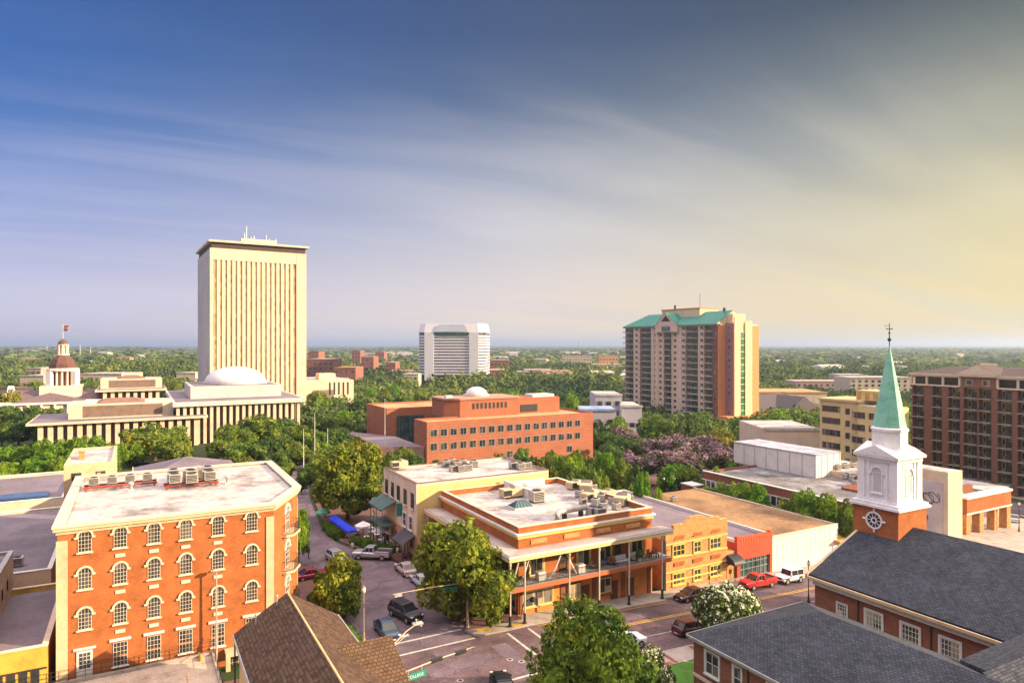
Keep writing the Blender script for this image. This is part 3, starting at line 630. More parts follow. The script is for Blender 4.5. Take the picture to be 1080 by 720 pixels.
def gable_house():
    # dark roofed house, ridge running away from the viewer
    XL,XR,YF,YN=7.0,15.6,60.3,34.; ZE,ZR=7.0,9.7; xm=(XL+XR)/2
    t=thing('gabled_house','gabled house with dark brown shingle roof at the bottom left of the crossing','building',(XL,YN,0))
    w_,d_=XR-XL,YF-YN
    wm=M('house_render',(.58,.42,.20),.85,.15)
    m=MB(); m.box(.4,w_-.4,.4,d_-.4,0,ZE-.3); m.build('wall',wm,t)
    m=MB(); m.add([(.4,d_-.4,ZE-.3),(w_-.4,d_-.4,ZE-.3),(w_/2,d_-.4,ZR-.15)],[(0,1,2)]); m.build('gable',wm,t)
    def slope(mb,a,b,c,d,th=.22,mi=0):
        up=[Vector(p) for p in (a,b,c,d)]; dn=[p-Vector((0,0,th)) for p in up]; mb.add(up+dn,[(0,1,2,3),(7,6,5,4),(0,4,5,1),(1,5,6,2),(2,6,7,3),(3,7,4,0)],mi)
    m=MB(); slope(m,(0,0,ZE),(w_/2,0,ZR),(w_/2,d_,ZR),(0,d_,ZE)); slope(m,(w_/2,0,ZR),(w_,0,ZE),(w_,d_,ZE),(w_/2,d_,ZR)); r=m.build('roof',br_sh,t)
    m=MB(); m.tube([(w_/2,0,ZR+.02),(w_/2,d_,ZR+.02)],.09,6); m.build('ridge_cap',wm,r)
    m=MB(); m.tube([(-.06,0,ZE-.1),(-.06,d_,ZE-.1)],.09,6); m.tube([(w_+.06,0,ZE-.1),(w_+.06,d_,ZE-.1)],.09,6); m.build('gutter',grey,t)
    MB().box(-.02,.1,d_-.5,d_-.4,0,ZE-.3).build('downpipe',dark,t)
    # cross wing to the right, tiled
    yr=49.8-YN; x2=17.0-XL; zr=ZR-.9; hw=4.4
    m=MB(); slope(m,(w_*.62,yr,zr),(x2,yr,zr),(x2,yr-hw,zr-1.9),(w_*.62,yr-hw,zr-1.9)); slope(m,(w_*.62,yr+hw,zr-1.9),(x2,yr+hw*.1+hw*.9,zr-1.9),(x2,yr,zr),(w_*.62,yr,zr)) if False else None
    m.build('cross_wing_roof',br_sh_y,t); MB().box(w_-.5,x2-.3,yr-hw+.4,yr-.3,0,zr-1.9).build('cross_wing_wall',wm,t)
    for i,(px,py) in enumerate(((292,660),(270,676))):
        D=depth(*pt(px,58)); x,y=pt(px,57.0-i*1.2); zz=ZE+(x-XL)/(w_/2)*(ZR-ZE)
        m=MB(); m.cyl(0,0,-.1,.75,.06,n=8); m.cyl(0,0,.72,.86,.11,n=8); tag(m.build('vent_pipe',galv,loc=(x,y,zz)),('upper','lower')[i]+' white vent pipe on the dark slope of the gabled house','vent pipe','vent pipes on the gabled house')
gable_house()
# ---------------------------------------------------------------- 2 orange corner block with verandah
def corner_block():
    X0,X1,Y0,Y1=38.1,57.8,67.3,89.6; g=-.3
    t=thing('verandah_building','two storey orange brick corner building with white roof and a long verandah on slim posts','building',(X0,Y0,0))
    W,D=X1-X0,Y1-Y0; ob=M('orange_render',(.56,.20,.045),.8,.18,.3,4)
    MB().box(0,W,0,D,-1.6,4.15).build('lower_wall',ob,t); MB().box(0,W,0,D,4.15,8.6).build('upper_wall',orange_b,t)
    MB().box(.35,W-.35,.35,D-.35,8.6,9.35).build('roof',roof_w,t)
    para(0,W,0,D,8.6,10.05).build('parapet',orange_b,t); para(-.05,W+.05,-.05,D+.05,10.05,10.15,.45).build('coping',stone,t)
    slabring(0,W,0,D,9.15,9.36,.34).build('cornice',white,t); slabring(0,W,0,D,8.75,9.145,.14).build('frieze',M('yellow_trim',(.66,.46,.14),.8,.1),t)
    # blind panels
    for i in range(4): MB().box(1.6+i*4.6,3.8+i*4.6,-.1,-.003,7.95,8.5).build('panel',tan_b,t)
    # verandah: roof, deck, fascia wraps the left side
    def wrap(z0f,z1f,o0,o1,name,mat,dz=0):
        m=MB(); V=2.3
        # front strip and left strip, falling outwards a little
        m.prism([(-V-o1,-V-o1),(W+1.2,-V-o1),(W+1.2,0),(0,0)],z0f,z1f); m.prism([(-V-o1,-V-o1),(0,0),(0,D),(-V-o1,D)],z0f,z1f); return m.build(name,mat,t)
    fall=lambda zz,k:(lambda x,y: zz-k*max(0,max(-x,-y)))
    wrap(fall(7.5,-.1),fall(7.62,-.1),0,.25,'verandah_roof',M('verandah_metal_roof',(.36,.30,.27),.6,.2,.4,4))
    ft=M('verandah_fascia',(.70,.53,.24),.7,.1)
    m=MB(); m.box(-2.6,W+1.2,-2.62,-2.4,7.15,7.7); m.box(-2.62,-2.4,-2.4,D,7.15,7.7); m.build('fascia',ft,t)
    m=MB(); m.box(-2.66,W+1.26,-2.7,-2.625,7.55,7.8); m.box(-2.7,-2.63,-2.62,D,7.55,7.8); m.build('gutter',white,t)
    wrap(4.0,4.2,0,.1,'balcony_floor',grey); m=MB(); m.box(-2.45,W+1.1,-2.46,-2.41,3.7,4.2); m.box(-2.46,-2.41,-2.41,D,3.7,4.2); m.build('floor_edge',M('red_edge',(.40,.12,.05),.7,.1),t)
    # floor edge height follows, posts
    pm=M('post_paint',(.50,.44,.34),.6,.12); px=[xy(p,65.0)-X0 for p in (553,600,631.5,663,698)]
    pp=[(-2.4,-2.4)]+[(x,-2.38) for x in px]+[(-2.38,y) for y in (2.6,7.2,12,17,21.5)]
    for x,y in pp:
        zb=gz(X0+x)+.1; m=MB(); m.cyl(0,0,zb,7.18,.11,n=10); m.cyl(0,0,zb,zb+1.2,.15,n=10,mi=1); m.box(-.17,.17,-.17,.17,zb,zb+.2,1); m.cyl(0,0,6.8,6.95,.18,n=10); m.build('post',[pm,dark],t,loc=(x,y,0))
    # balcony railing
    m=MB()
    for z in (4.35,5.1): m.box(-2.3,W+1,-2.3,-2.26,z,z+.04); m.box(-2.3,-2.26,-2.3,D,z,z+.04)
    for i in range(int((W+3)/.2)): x=-2.3+i*.2; m.box(x-.012,x+.012,-2.3,-2.27,4.2,5.12)
    for i in range(int((D+2)/.25)): y=-2.3+i*.25; m.box(-2.3,-2.27,y-.012,y+.012,4.2,5.12)
    m.build('railing',dark,t)
    yf=M('yellow_frame',(.70,.52,.20),.7,.1)
    wA=win('cb_up',1.9,2.6,2,1,.16,yf,glass,.12,False,0,smat=yf); wB=win('cb_shop',4.0,1.9,3,1,.14,yf,glass_w,.1,False,.1,smat=yf); wC=win('cb_lo',1.9,1.9,2,1,.14,yf,glass_w,.1,False,.3,smat=red_b)
    fs=((0,0),0,W)
    rowwin(t,wA,fs,[2.4,9.0,12.2,17.2],4.25,name='tall_window'); putwin(t,wB,*onface(fs,2.6,.75,.03)); rowwin(t,wC,fs,[7.6,12.2],.5)
    for x in (6.0,14.2): 
        m=MB(); m.box(-.5,.5,-.05,0,0,2.4); m.box(-.3,.3,-.08,-.05,.9,2.1,1); m.build('door',[M('brown_door',(.12,.05,.03),.6),glass],t,loc=(x,-.02,4.2))
    for x in (9.3,13.6,16.2):
        m=MB(); m.box(-.55,.55,-.05,0,0,2.3); m.build('door',M('brown_door',(.12,.05,.03),.6),t,loc=(x,-.02,gz(X0+x)+.1))
    m=MB(); m.box(-.05,W+.05,-.06,-.003,3.75,3.98); m.build('band',stone,t)
    for x in (.45,6.0,10.6,15.0,19.2): MB().box(x-.3,x+.3,-.1,-.003,-1.5,3.6).build('pier',red_b,t)
    fw=face('W',0,0,0,D)
    rowwin(t,win('cb_side',1.4,2.5,2,2,.1,yf,glass,.1,False,0,smat=stone),((0,D),-math.pi/2,D),[2,5,8,11,14,17,20],4.3); rowwin(t,win('cb_side_lo',1.8,2.2,2,1,.1,white,glass_w,.1,False,.1,smat=stone),((0,D),-math.pi/2,D),[2.2,6.2,10.2,14.2,18.2,20.8],.6)
    # leaning white struts on the corner balcony
    for a,b in (((-1.2,-2.1),(-1.9,-2.0)),((.1,-2.1),(-.8,-2.15)),((4.3,-2.2),(3.1,-2.0)),((5.2,-2.2),(6.3,-2.1))):
        m=MB(); m.tube([(a[0],a[1],6.9),((a[0]*.45+b[0]*.55),a[1],5.6),(b[0]+.6*(a[0]-b[0]>0 and -1 or 1)*.4,b[1],4.4)],.09,6); m.build('brace',white,t)
    # jog in the left parapet
    # roof equipment
    z=9.36
    G='units on the roof of the orange verandah building'
    pass
    def at(px,py): D_=(31-z)*F/(py-363); return pt(px,D_)
    L_=[((539,524),'long','boxy brown rooftop unit left of the skylight on the orange block roof',1.,0),((566,529),'box','square brown unit right of the skylight on the orange block roof',1.5,0),
        ((604,546),'duct','fat curved metal duct at the front of the orange block roof',1.1,.1)]
    for (p,k,l,s,rz) in L_: rooftop(k,*at(*p),z,l,None,rz,s)
    for i,(px,py) in enumerate(((615,531),(622,527),(628,533),(634,529),(640,524),(646,531),(611,524),(618,519),(626,516),(650,537),(656,532),(636,538),(664,528),(606,515))): rooftop(('box','long','box')[i%3],*at(px,py),z,'grey machinery among the crowded units on the right of the orange block roof','crowded units on the right of the orange block roof',rz=.3*(i%4),s=.75+.1*(i%4))
    for i,(px,py) in enumerate(((625,544),(632,545))): rooftop('box',*at(px,py),z,('left','right')[i]+' one of two round grilled coolers at the front of the orange block roof',None,s=1.15)
    rooftop('vent',*at(554,519),z,'thin dark flue standing behind the skylight of the orange block roof',s=1.4)
    x,y=at(549,535); s_=thing('skylight','pyramid glass skylight in the middle of the white roof of the orange block','skylight',(x,y,z))
    MB().box(-1.5,1.5,-1.2,1.2,0,.25).build('kerb',white,s_); m=MB(); m.add([(-1.4,-1.1,.25),(1.4,-1.1,.25),(1.4,1.1,.25),(-1.4,1.1,.25),(-.6,0,1.0),(.6,0,1.0)],[(0,1,5,4),(1,2,5),(2,3,4,5),(3,0,4)]); m.build('glazing',glass_b,s_)
    m=MB(); 
    for i in range(5): x=-1.1+i*.55; m.tube([(x,-1.12,.27),(x*.45,0,1.03),(x,1.12,.27)],.035,4)
    m.build('glazing_bars',dark,s_)
    t2=thing('roof_screen_wall','white rendered screen wall and raised roof at the back of the orange block','roof structure',(48,86,9.36))
    m=MB(); m.box(0,.4,-6,3.3,0,1.3); m.box(.4,7,2.9,3.3,0,1.0); m.build('wall',white,t2)
    # white second block with green awnings
    X0,X1,Y0,Y1=34.5,56.3,89.9,104.2; W,D=X1-X0,Y1-Y0
    t=thing('white_roofed_shop','two storey cream and yellow shop building with white roof beside the orange verandah block','building',(X0,Y0,0))
    yel=M('pale_yellow_render',(.58,.43,.19),.85,.1,.3,3); ivory=M('ivory_render',(.58,.50,.40),.85,.12)
    MB().box(0,W,0,D,-1.2,11.0).build('wall',yel,t); MB().box(-.12,-.003,0,D,4,11.0).build('street_wall',ivory,t); MB().box(-.2,-.003,0,D,-1,4).build('shop_wall',M('pinkish_shopfront',(.40,.22,.16),.8,.2),t)
    MB().box(.3,W-.3,.3,D-.3,11.0,11.05).build('roof',roof_w,t); para(-.15,W,0,D,11.0,11.35).build('parapet',ivory,t); para(-.2,W+.05,-.05,D+.05,11.35,11.43,.45).build('coping',M('brown_coping',(.16,.10,.07),.7),t)
    fw=((-.12,D),-math.pi/2,D); rowwin(t,win('ws_up',1.2,2.2,2,2,.09,dark,glass,.0,False,.15,smat=ivory),fw,[1.4,4.2,6.9,9.8,12.8],7.6); rowwin(t,win('ws_mid',1.2,1.9,1,2,.09,white,glass,.14,False,.15),((-.12,D),-math.pi/2,D),[9.6,12.2],4.4)
    rowwin(t,win('ws_shop',2.2,2.6,2,1,.12,dark,glass_w),((-.2,D),-math.pi/2,D),[1.6,5.2,8.8,12.2],.3,name='shop_window')
    gm=M('teal_awning',(.07,.12,.11),.7,.15)
    m=MB(); m.add([(-2.6,D-6.,6.2),(-.21,D-6.,7.3),(-.21,D+.2,7.3),(-2.6,D+.2,6.2),(-2.6,D-6.,5.95),(-2.6,D+.2,5.95),(-.21,D-6.,7.2),(-.21,D+.2,7.2)],[(0,1,2,3),(0,3,5,4),(4,5,7,6),(0,4,6,1),(2,7,5,3)]); m.build('awning',gm,t)
    m=MB(); m.box(-2.4,-.21,D-5.9,D,3.6,3.7); m.build('lower_awning',gm,t)
    for y in (D-6.2,D-3.2,D-.2): m=MB(); m.cyl(-2.4,y,.1,6.1,.06,n=8); m.build('post',gm,t)
    dm=M('dark_awning',(.06,.055,.07),.8,.1)
    m=MB(); m.add([(-2.2,.2,3.0),(-.21,.2,4.1),(-.21,4.6,4.1),(-2.2,4.6,3.0),(-2.2,.2,2.75),(-2.2,4.6,2.75)],[(0,1,2,3),(0,3,5,4)]); m.build('dark_awning',dm,t)
    b=thing('hanging_banner','small green hanging sign on the front of the white roofed shop','sign',(X0-.5,Y0+5.8,6.6)); MB().box(-.5,.4,-.04,.04,-1,.9).build('board',green_m,b); MB().box(.4,.55,-.03,.03,.7,.78).build('bracket',dark,b)
    for i,(px,py) in enumerate(((470,492),(476,490),(482,493),(488,491),(494,496),(500,492),(486,497),(478,497))):
        D_=(31-11.05)*F/(py-363); rooftop('box',*pt(px,D_),11.06,'beige condenser in the cluster on the white shop roof','condensers clustered on the white shop roof',s=.95)
    for i,(px,py) in enumerate(((541,494),(549,495),(556,494))):
        D_=(31-11.05)*F/(py-363); rooftop('box',*pt(px,D_),11.06,'condenser in the row at the right end of the white shop roof','condensers at the right end of the white shop roof')
    D_=(31-11.05)*F/(487-363); x,y=pt(415,D_); rooftop('long',34.9+1.6,103,11.4,'tan cooling box on the far left corner of the white shop roof',s=.8)
corner_block()
def row_right():
    # tan decorated brick front
    X0,X1,Y0=59.9,71.0,67.2
    t=thing('ornate_brick_shop','two storey tan brick shop with yellow windows and a stepped curved parapet','building',(X0,Y0,0)); W=X1-X0; g=-1.6
    tb=tan_b; MB().box(0,W,0,30,g-.8,5.6).build('wall',tb,t); MB().box(.2,W-.2,.5,29.8,5.6,5.65).build('roof',roof_p,t)
    m=MB(); pts=[(0,5.58),(W,5.58),(W,7.1),(W-1.4,7.1),(W-1.4,7.5),(W-3.2,7.55),(W/2+1.2,8.05),(W/2,8.2),(W/2-1.2,8.05),(3.2,7.4),(1.4,7.35),(1.4,6.8),(0,6.7)]
    n=len(pts); m.add([(x,-.1,z) for x,z in pts]+[(x,.4,z) for x,z in pts],[tuple(range(n)),tuple(range(2*n-1,n-1,-1))]+[(i,n+i,n+(i+1)%n,(i+1)%n) for i in range(n)]); m.build('parapet',tb,t)
    yt=M('yellow_trim',(.66,.46,.14),.8,.1)
    m=MB(); 
    for z in (.1,1.25-.0,3.0,4.9): m.box(0,W,-.14,-.003,z,z+.16)
    m.build('string_course',yt,t)
    wy=win('tb3',2.1,1.5,3,2,.12,M('yellow_window_frame',(.62,.48,.10),.7),glass,.08,False,.12,smat=yt); wz=win('tb2',1.35,1.5,2,2,.12,M('yellow_window_frame',(.62,.48,.10),.7),glass,.08,False,.12,smat=yt)
    f=((0,0),0,W)
    for z in (-.45,3.25): rowwin(t,wy,f,[2.3,8.9],z); rowwin(t,wz,f,[5.6],z)
    for i in range(3):
        for z in (1.95,5.45): MB().box(1.5+i*3.3,3.2+i*3.3,-.12,-.003,z,z+.5).build('brick_panel',orange_b,t)
    MB().box(-.3,.0,-.2,.3,g-.5,5.5).build('downpipe',dark,t)
    for x,y,l in ((62.5,74,'pale cowl vent on the dark roof behind the ornate brick shop'),(66,69.6,'white vent just behind the curved parapet of the ornate brick shop')): rooftop('vent',x,y,5.65,l)
    # gap and dome awning
    t=thing('entrance_awning','dark rounded dome awning between the tan brick shop and the red shop','awning',(71.9,66.6,-1.0))
    m=MB(); n=10
    vs=[];fs=[]
    for i in range(n+1):
        a=math.pi/2*i/n
        for x in (-1.0,1.0): vs.append((x,.7-1.7*math.cos(a),1.9+1.1*math.sin(a)))
    for i in range(n): fs.append((2*i,2*i+1,2*i+3,2*i+2))
    m.add(vs,fs); c=len(m.v); m.add([(-1.0,.7-1.7*math.cos(math.pi/2*i/n),1.9+1.1*math.sin(math.pi/2*i/n)) for i in range(n+1)]+[(-1,.7,1.9)],[tuple(range(n+2))]); m.add([(1.0,.7-1.7*math.cos(math.pi/2*i/n),1.9+1.1*math.sin(math.pi/2*i/n)) for i in range(n+1)]+[(1,.7,1.9)],[tuple(range(n+2))]); m.build('canopy',dark,t)
    m=MB(); m.box(-1.0,-.95,-.95,-.9,-.5,1.9); m.box(.95,1,-.95,-.9,-.5,1.9); m.build('post',dark,t)
    # red shop
    X0,X1=73.0,80.1; t=thing('red_shop','single storey bright red painted shop with wide glass front','building',(X0,Y0,0)); W=X1-X0; rp=M('red_render',(.50,.07,.03),.75,.15)
    MB().box(0,W,.5,34,-2.8,3.3).build('wall',rp,t); MB().box(.25,W-.25,.8,33.8,3.3,3.36).build('roof',roof_p,t)
    m=MB(); m.box(0,.6,0,.5,-2.4,4.2); m.box(W-.5,W,0,.5,-2.4,4.2); m.box(.6,W-.5,0,.5,.9,4.0); m.build('front',rp,t)
    for i in range(11): MB().box(.75+i*.52,1.02+i*.52,-.08,-.003,3.5,3.8).build('dentil',M('orange_red',(.60,.14,.04),.7),t)
    m=MB(); m.box(0,.3,.5,34,3.3,3.75); m.box(W-.3,W,.5,34,3.3,3.75); m.box(.3,W-.3,33.7,34,3.3,3.75); m.build('parapet',white,t)
    m=MB(); m.box(.6,W-.5,.28,.32,-2.1,.9,1)
    for i in range(8): x=.6+i*(W-1.15)/7; m.box(x,x+.06,.2,.3,-2.1,.9,0)
    for z in (-.6,.3): m.box(.6,W-.5,.22,.3,z,z+.05,0)
    m.build('shop_front',[grey,glass_b],t)
    m=MB(); m.box(-2.0,-.05,.3,26,-2.4,2.2); m.build('side_wing',tan_b,t)
    # white walled warehouse
    X0,X1=80.15,95.; t=thing('white_walled_store','long low store with white metal clad wall and brown gravel roof','building',(X0,Y0,0)); W=X1-X0
    MB().box(.05,W,.3,31,-4,2.9).build('wall',white,t); MB().box(.2,W-.2,.6,30.8,2.9,2.95).build('roof',roof_t,t)
    m=MB(); 
    for i in range(14): x=.1+i*1.06; m.box(x,x+.98,.12,.3,-3.4,3.15)
    m.build('cladding',M('ribbed_white_metal',(.66,.62,.56),.55,.1),t); m=MB(); m.box(.05,W,.05,.31,3.15,3.3); m.box(W-.2,W,.31,31,2.9,3.2); m.box(.05,.25,.31,31,2.9,3.2); m.build('coping',stone,t)
    rooftop('box',84,92,2.95,'single small unit far back on the brown gravel roof',s=.8)
    t=thing('low_canopy_shop','low shop with a golden canopy at the right end of the white wall','building',(X1+.1,Y0+.6,0)); MB().box(0,5,0,12,-4,.6).build('wall',cream,t); MB().box(-1,5.4,-1.5,12.2,.6,.85).build('roof',M('ochre_roof',(.50,.30,.08),.8),t)
    for x in (-.6,2,5): MB().box(x,x+.15,-1.3,-1.15,-3,.6).build('post',cream,t)
row_right()
# ================================================================ church, lower right
def sl4(mb,a,b,c,d,th=.25,mi=0):
    up=[Vector(p) for p in (a,b,c,d)]; dn=[p-Vector((0,0,th)) for p in up]; mb.add(up+dn,[(0,1,2,3),(7,6,5,4),(0,4,5,1),(1,5,6,2),(2,6,7,3),(3,7,4,0)],mi)
def church():
    global white
    XE,XW,XR,Y1,Y0=65.1,88.1,76.6,49.7,4.; ze,zr=5.6,10.4
    t=thing('church','red brick church with a very large slate grey gabled roof and white cornice','church',(XE,Y0,0)); W=XW-XE; D=Y1-Y0; xr=XR-XE
    MB().box(.5,W-.5,0,D-.4,-3,ze-1.0).build('wall',red_b,t)
    m=MB(); m.add([(.5,D-.4,ze-1.),(W-.5,D-.4,ze-1.),(xr,D-.4,zr-.3),(.5,D-.75,ze-1.),(W-.5,D-.75,ze-1.),(xr,D-.75,zr-.3)],[(0,1,2),(5,4,3),(0,2,5,3),(1,4,5,2),(0,3,4,1)]); m.build('gable',white,t)
    m=MB(); sl4(m,(0,0,ze),(xr,0,zr),(xr,D,zr),(0,D,ze)); sl4(m,(xr,0,zr),(W,0,ze),(W,D,ze),(xr,D,zr)); m.build('roof',shingle,t)
    m=MB(); m.box(.1,.5,0,D-.4,ze-1.0,ze-.3); m.build('frieze',white,t); m=MB(); m.box(-.18,.1,0,D,ze-.52,ze-.28); m.build('cornice',cream,t); m=MB(); m.box(-.34,-.181,0,D,ze-.42,ze-.12); m.build('gutter',cream,t)
    m=MB(); sl4(m,(-.2,D,ze+.02),(xr,D,zr+.02),(xr,D+.3,zr+.02),(-.2,D+.3,ze+.02),.5); m.build('rake_board',cream,t)
    wb=win('ch_big',1.7,2.5,5,5,.09,white,glass_w,.2,False,.1); ws=win('ch_small',1.1,1.5,4,4,.08,white,glass_w,.14,False,.1)
    f=((.5,D),-math.pi/2,D)
    for i,px in enumerate((888.5,922,960.5,1002.5,1050)):
        y=yx(px,XE+.5); tt=Y1-y
        putwin(t,ws if i==0 else wb,*onface(f,tt,1.9 if i==0 else 1.25,.03))
    for px in (905,982): y=yx(px,XE+.4); MB().cyl(0,0,-1,ze-.5,.07,n=8).build('downpipe',dark,t,loc=(.36,y-Y0,0))
    # steeple
    wkeep=white; white=M('steeple_white',(.74,.72,.70),.55,.1)
    bx,by=73.8,44.9; s_=5.4
    t=thing('steeple','white wooden steeple with pale green spire on a square brick base above the church roof','steeple',(bx+s_/2,by+s_/2,0)); h=s_/2
    MB().box(-h,h,-h,h,6.0,12.4).build('brick_base',orange_b,t)
    m=MB(); m.box(-h-.35,h+.35,-h-.35,h+.35,12.4,12.65); m.box(-h-.15,h+.15,-h-.15,h+.15,12.65,12.95); m.build('base_cornice',white,t)
    b=h-.45; W_=MB().box(-b,b,-b,b,12.95,18.0).build('belfry',white,t)
    for sx in (-1,1):
        for sy in (-1,1):
            MB().prism([(sx*(b-.75),sy*(b+.001)),(sx*(b+.001),sy*(b+.001)),(sx*(b+.001),sy*(b-.75)),(sx*(b+.14),sy*(b-.75)),(sx*(b+.14),sy*(b+.14)),(sx*(b-.75),sy*(b+.14))],13.25,17.6).build('corner_pilaster',white,t)
            MB().box(sx*(b-1.35),sx*(b-1.0),sy*(b+.001),sy*(b+.09),13.25,17.6).build('pilaster',white,t); MB().box(sx*(b+.001),sx*(b+.09),sy*(b-1.35),sy*(b-1.0),13.25,17.6).build('pilaster',white,t)
    MB().box(-b-.2,b+.2,-b-.2,b+.2,12.95,13.25).build('plinth',white,t); MB().box(-b-.18,b+.18,-b-.18,b+.18,17.6,18.05).build('entablature',white,t)
    m=MB(); m.box(-b-.45,b+.45,-b-.45,b+.45,18.05,18.3)
    k=b+.5
    for a in range(4):
        M_=Matrix.Rotation(a*math.pi/2,4,'Z')
        m.add([M_@Vector(p) for p in ((-k,-k,18.3),(k,-k,18.3),(0,-k,19.5),(-k,-k+.01,18.3),(0,0,19.5))],[(0,1,2),(0,2,4),(1,4,2),(0,4,1)])
    m.build('pediment',white,t)
    nich=win('niche',1.2,2.9,1,1,.12,white,M('niche_grey',(.5,.46,.45),.7,.05),.22,True,.12)
    for a in range(4): 
        M_=Matrix.Rotation(a*math.pi/2,4,'Z'); p=M_@Vector((0,-b-.01,14.)); putwin(t,nich,p,a*math.pi/2,'louvre_opening')
    m=MB(); m.lathe(0,0,[(1.85,18.9),(1.85,21.0),(2.0,21.05),(2.0,21.3),(1.75,21.45)],8,rot=math.pi/8); m.build('drum',white,t)
    m=MB(); m.lathe(0,0,[(1.78,21.45),(1.48,23.3),(.03,30.9)],8,rot=math.pi/8); m.build('spire',copper,t)
    m=MB(); m.lathe(0,0,[(.05,30.7),(.05,31.3),(.22,31.5),(.22,31.6),(.06,31.8),(.05,32.2),(.15,32.3),(.05,32.45),(.03,33.5)],8); m.box(-.4,.4,-.03,.03,32.75,32.85); m.box(-.03,.03,-.4,.4,32.75,32.85); m.add([(-.9,0,33.0),(.5,0,33.05),(.5,.03,33.2),(-.9,.03,33.25)],[(0,1,2,3)]); m.build('weather_vane',dark,t)
    # wheel window on the shaded face
    m=MB(); n=24
    def wring(r0,r1,d,mi=0):
        for i in range(n):
            a0,a1=2*math.pi*i/n,2*math.pi*(i+1)/n; q=[(r0*math.cos(a0),r0*math.sin(a0)),(r1*math.cos(a0),r1*math.sin(a0)),(r1*math.cos(a1),r1*math.sin(a1)),(r0*math.cos(a1),r0*math.sin(a1))]
            m.add([(x,-d,z) for x,z in q]+[(x,0,z) for x,z in q],[(0,1,2,3),(4,7,6,5),(0,4,5,1),(1,5,6,2),(2,6,7,3),(3,7,4,0)],mi)
    wring(.82,1.0,.12); wring(.22,.34,.1); wring(.02,.82,.03,1)
    for i in range(10):
        a=2*math.pi*i/10; m.tube([(.3*math.cos(a),-.06,.3*math.sin(a)),(.84*math.cos(a),-.06,.84*math.sin(a))],.035,4)
    for a in (0,math.pi/2,math.pi,3*math.pi/2): c,s=math.cos(a),math.sin(a); m.tube([(1.0*c,-.06,1.0*s),(1.35*c,-.06,1.35*s)],.12,4)
    m.build('wheel_window',[white,dark],t,loc=(-h-.02,.1,10.9),rz=-math.pi/2)
    white=wkeep
    # parish hall
    X0,X1,Y0,Y1=41.5,56.6,8.,43.8; ze,zr=6.1,9.1
    t=thing('parish_hall','brick hall with dark slate hipped roof in the bottom right corner before the church','building',(X0,Y0,0)); W=X1-X0; D=Y1-Y0; r=W/2
    MB().box(.4,W-.4,0,D-.4,-2,ze-.2).build('wall',red_b,t)
    m=MB(); m.add([(0,0,ze),(W,0,ze),(W,D,ze),(0,D,ze),(r,0,zr),(r,D-r,zr),(0,0,ze-.2),(W,0,ze-.2),(W,D,ze-.2),(0,D,ze-.2)],[(0,4,5,3),(1,2,5,4),(2,3,5),(0,3,9,6),(3,2,8,9),(2,1,7,8),(6,9,8,7),(0,6,7,1),(0,1,4)]); m.build('roof',shingle,t)
    m=MB(); m.box(-.12,-.001,0,D,ze-.24,ze-.04); m.box(0,W,D+.001,D+.12,ze-.24,ze-.04); m.build('gutter',grey,t)
    m=MB(); m.box(.28,.399,0,D-.4,2.6,2.85); m.box(.3,.399,0,D-.4,ze-.6,ze-.2); m.build('band',stone,t)
    wd=win('ph2',1.5,1.9,2,2,.09,white,glass_w,.12,False,.14); w1=win('ph1',.85,1.9,1,2,.09,white,glass_w,.1,False,.14); f=((.4,D-.4),-math.pi/2,D-.4)
    for z in (3.45,-.1):
        rowwin(t,wd,f,[2.2,8.6,14.,19.5],z); rowwin(t,w1,f,[4.9,11.3],z)
    MB().cyl(0,0,-1,ze-.3,.06,n=8).build('downpipe',dark,t,loc=(.3,D-6.4,0))
    # link between hall and church
    t=thing('link_wing','low grey roofed link joining hall and church at the right edge','building',(49.5,8,0))
    m=MB(); yr=16.4; sl4(m,(0,yr,9.05),(15.4,yr,8.8),(15.4,yr-6,6.5),(0,yr-6,6.5)); sl4(m,(4,yr+3.5,7.6),(15.4,yr+3.5,7.6),(15.4,yr+.002,8.8),(0.5,yr+.002,9.05)); m.build('roof',shingle_y,t); MB().box(7.5,15.2,yr-5.5,yr+3,-2,6.3).build('wall',red_b,t)
church()
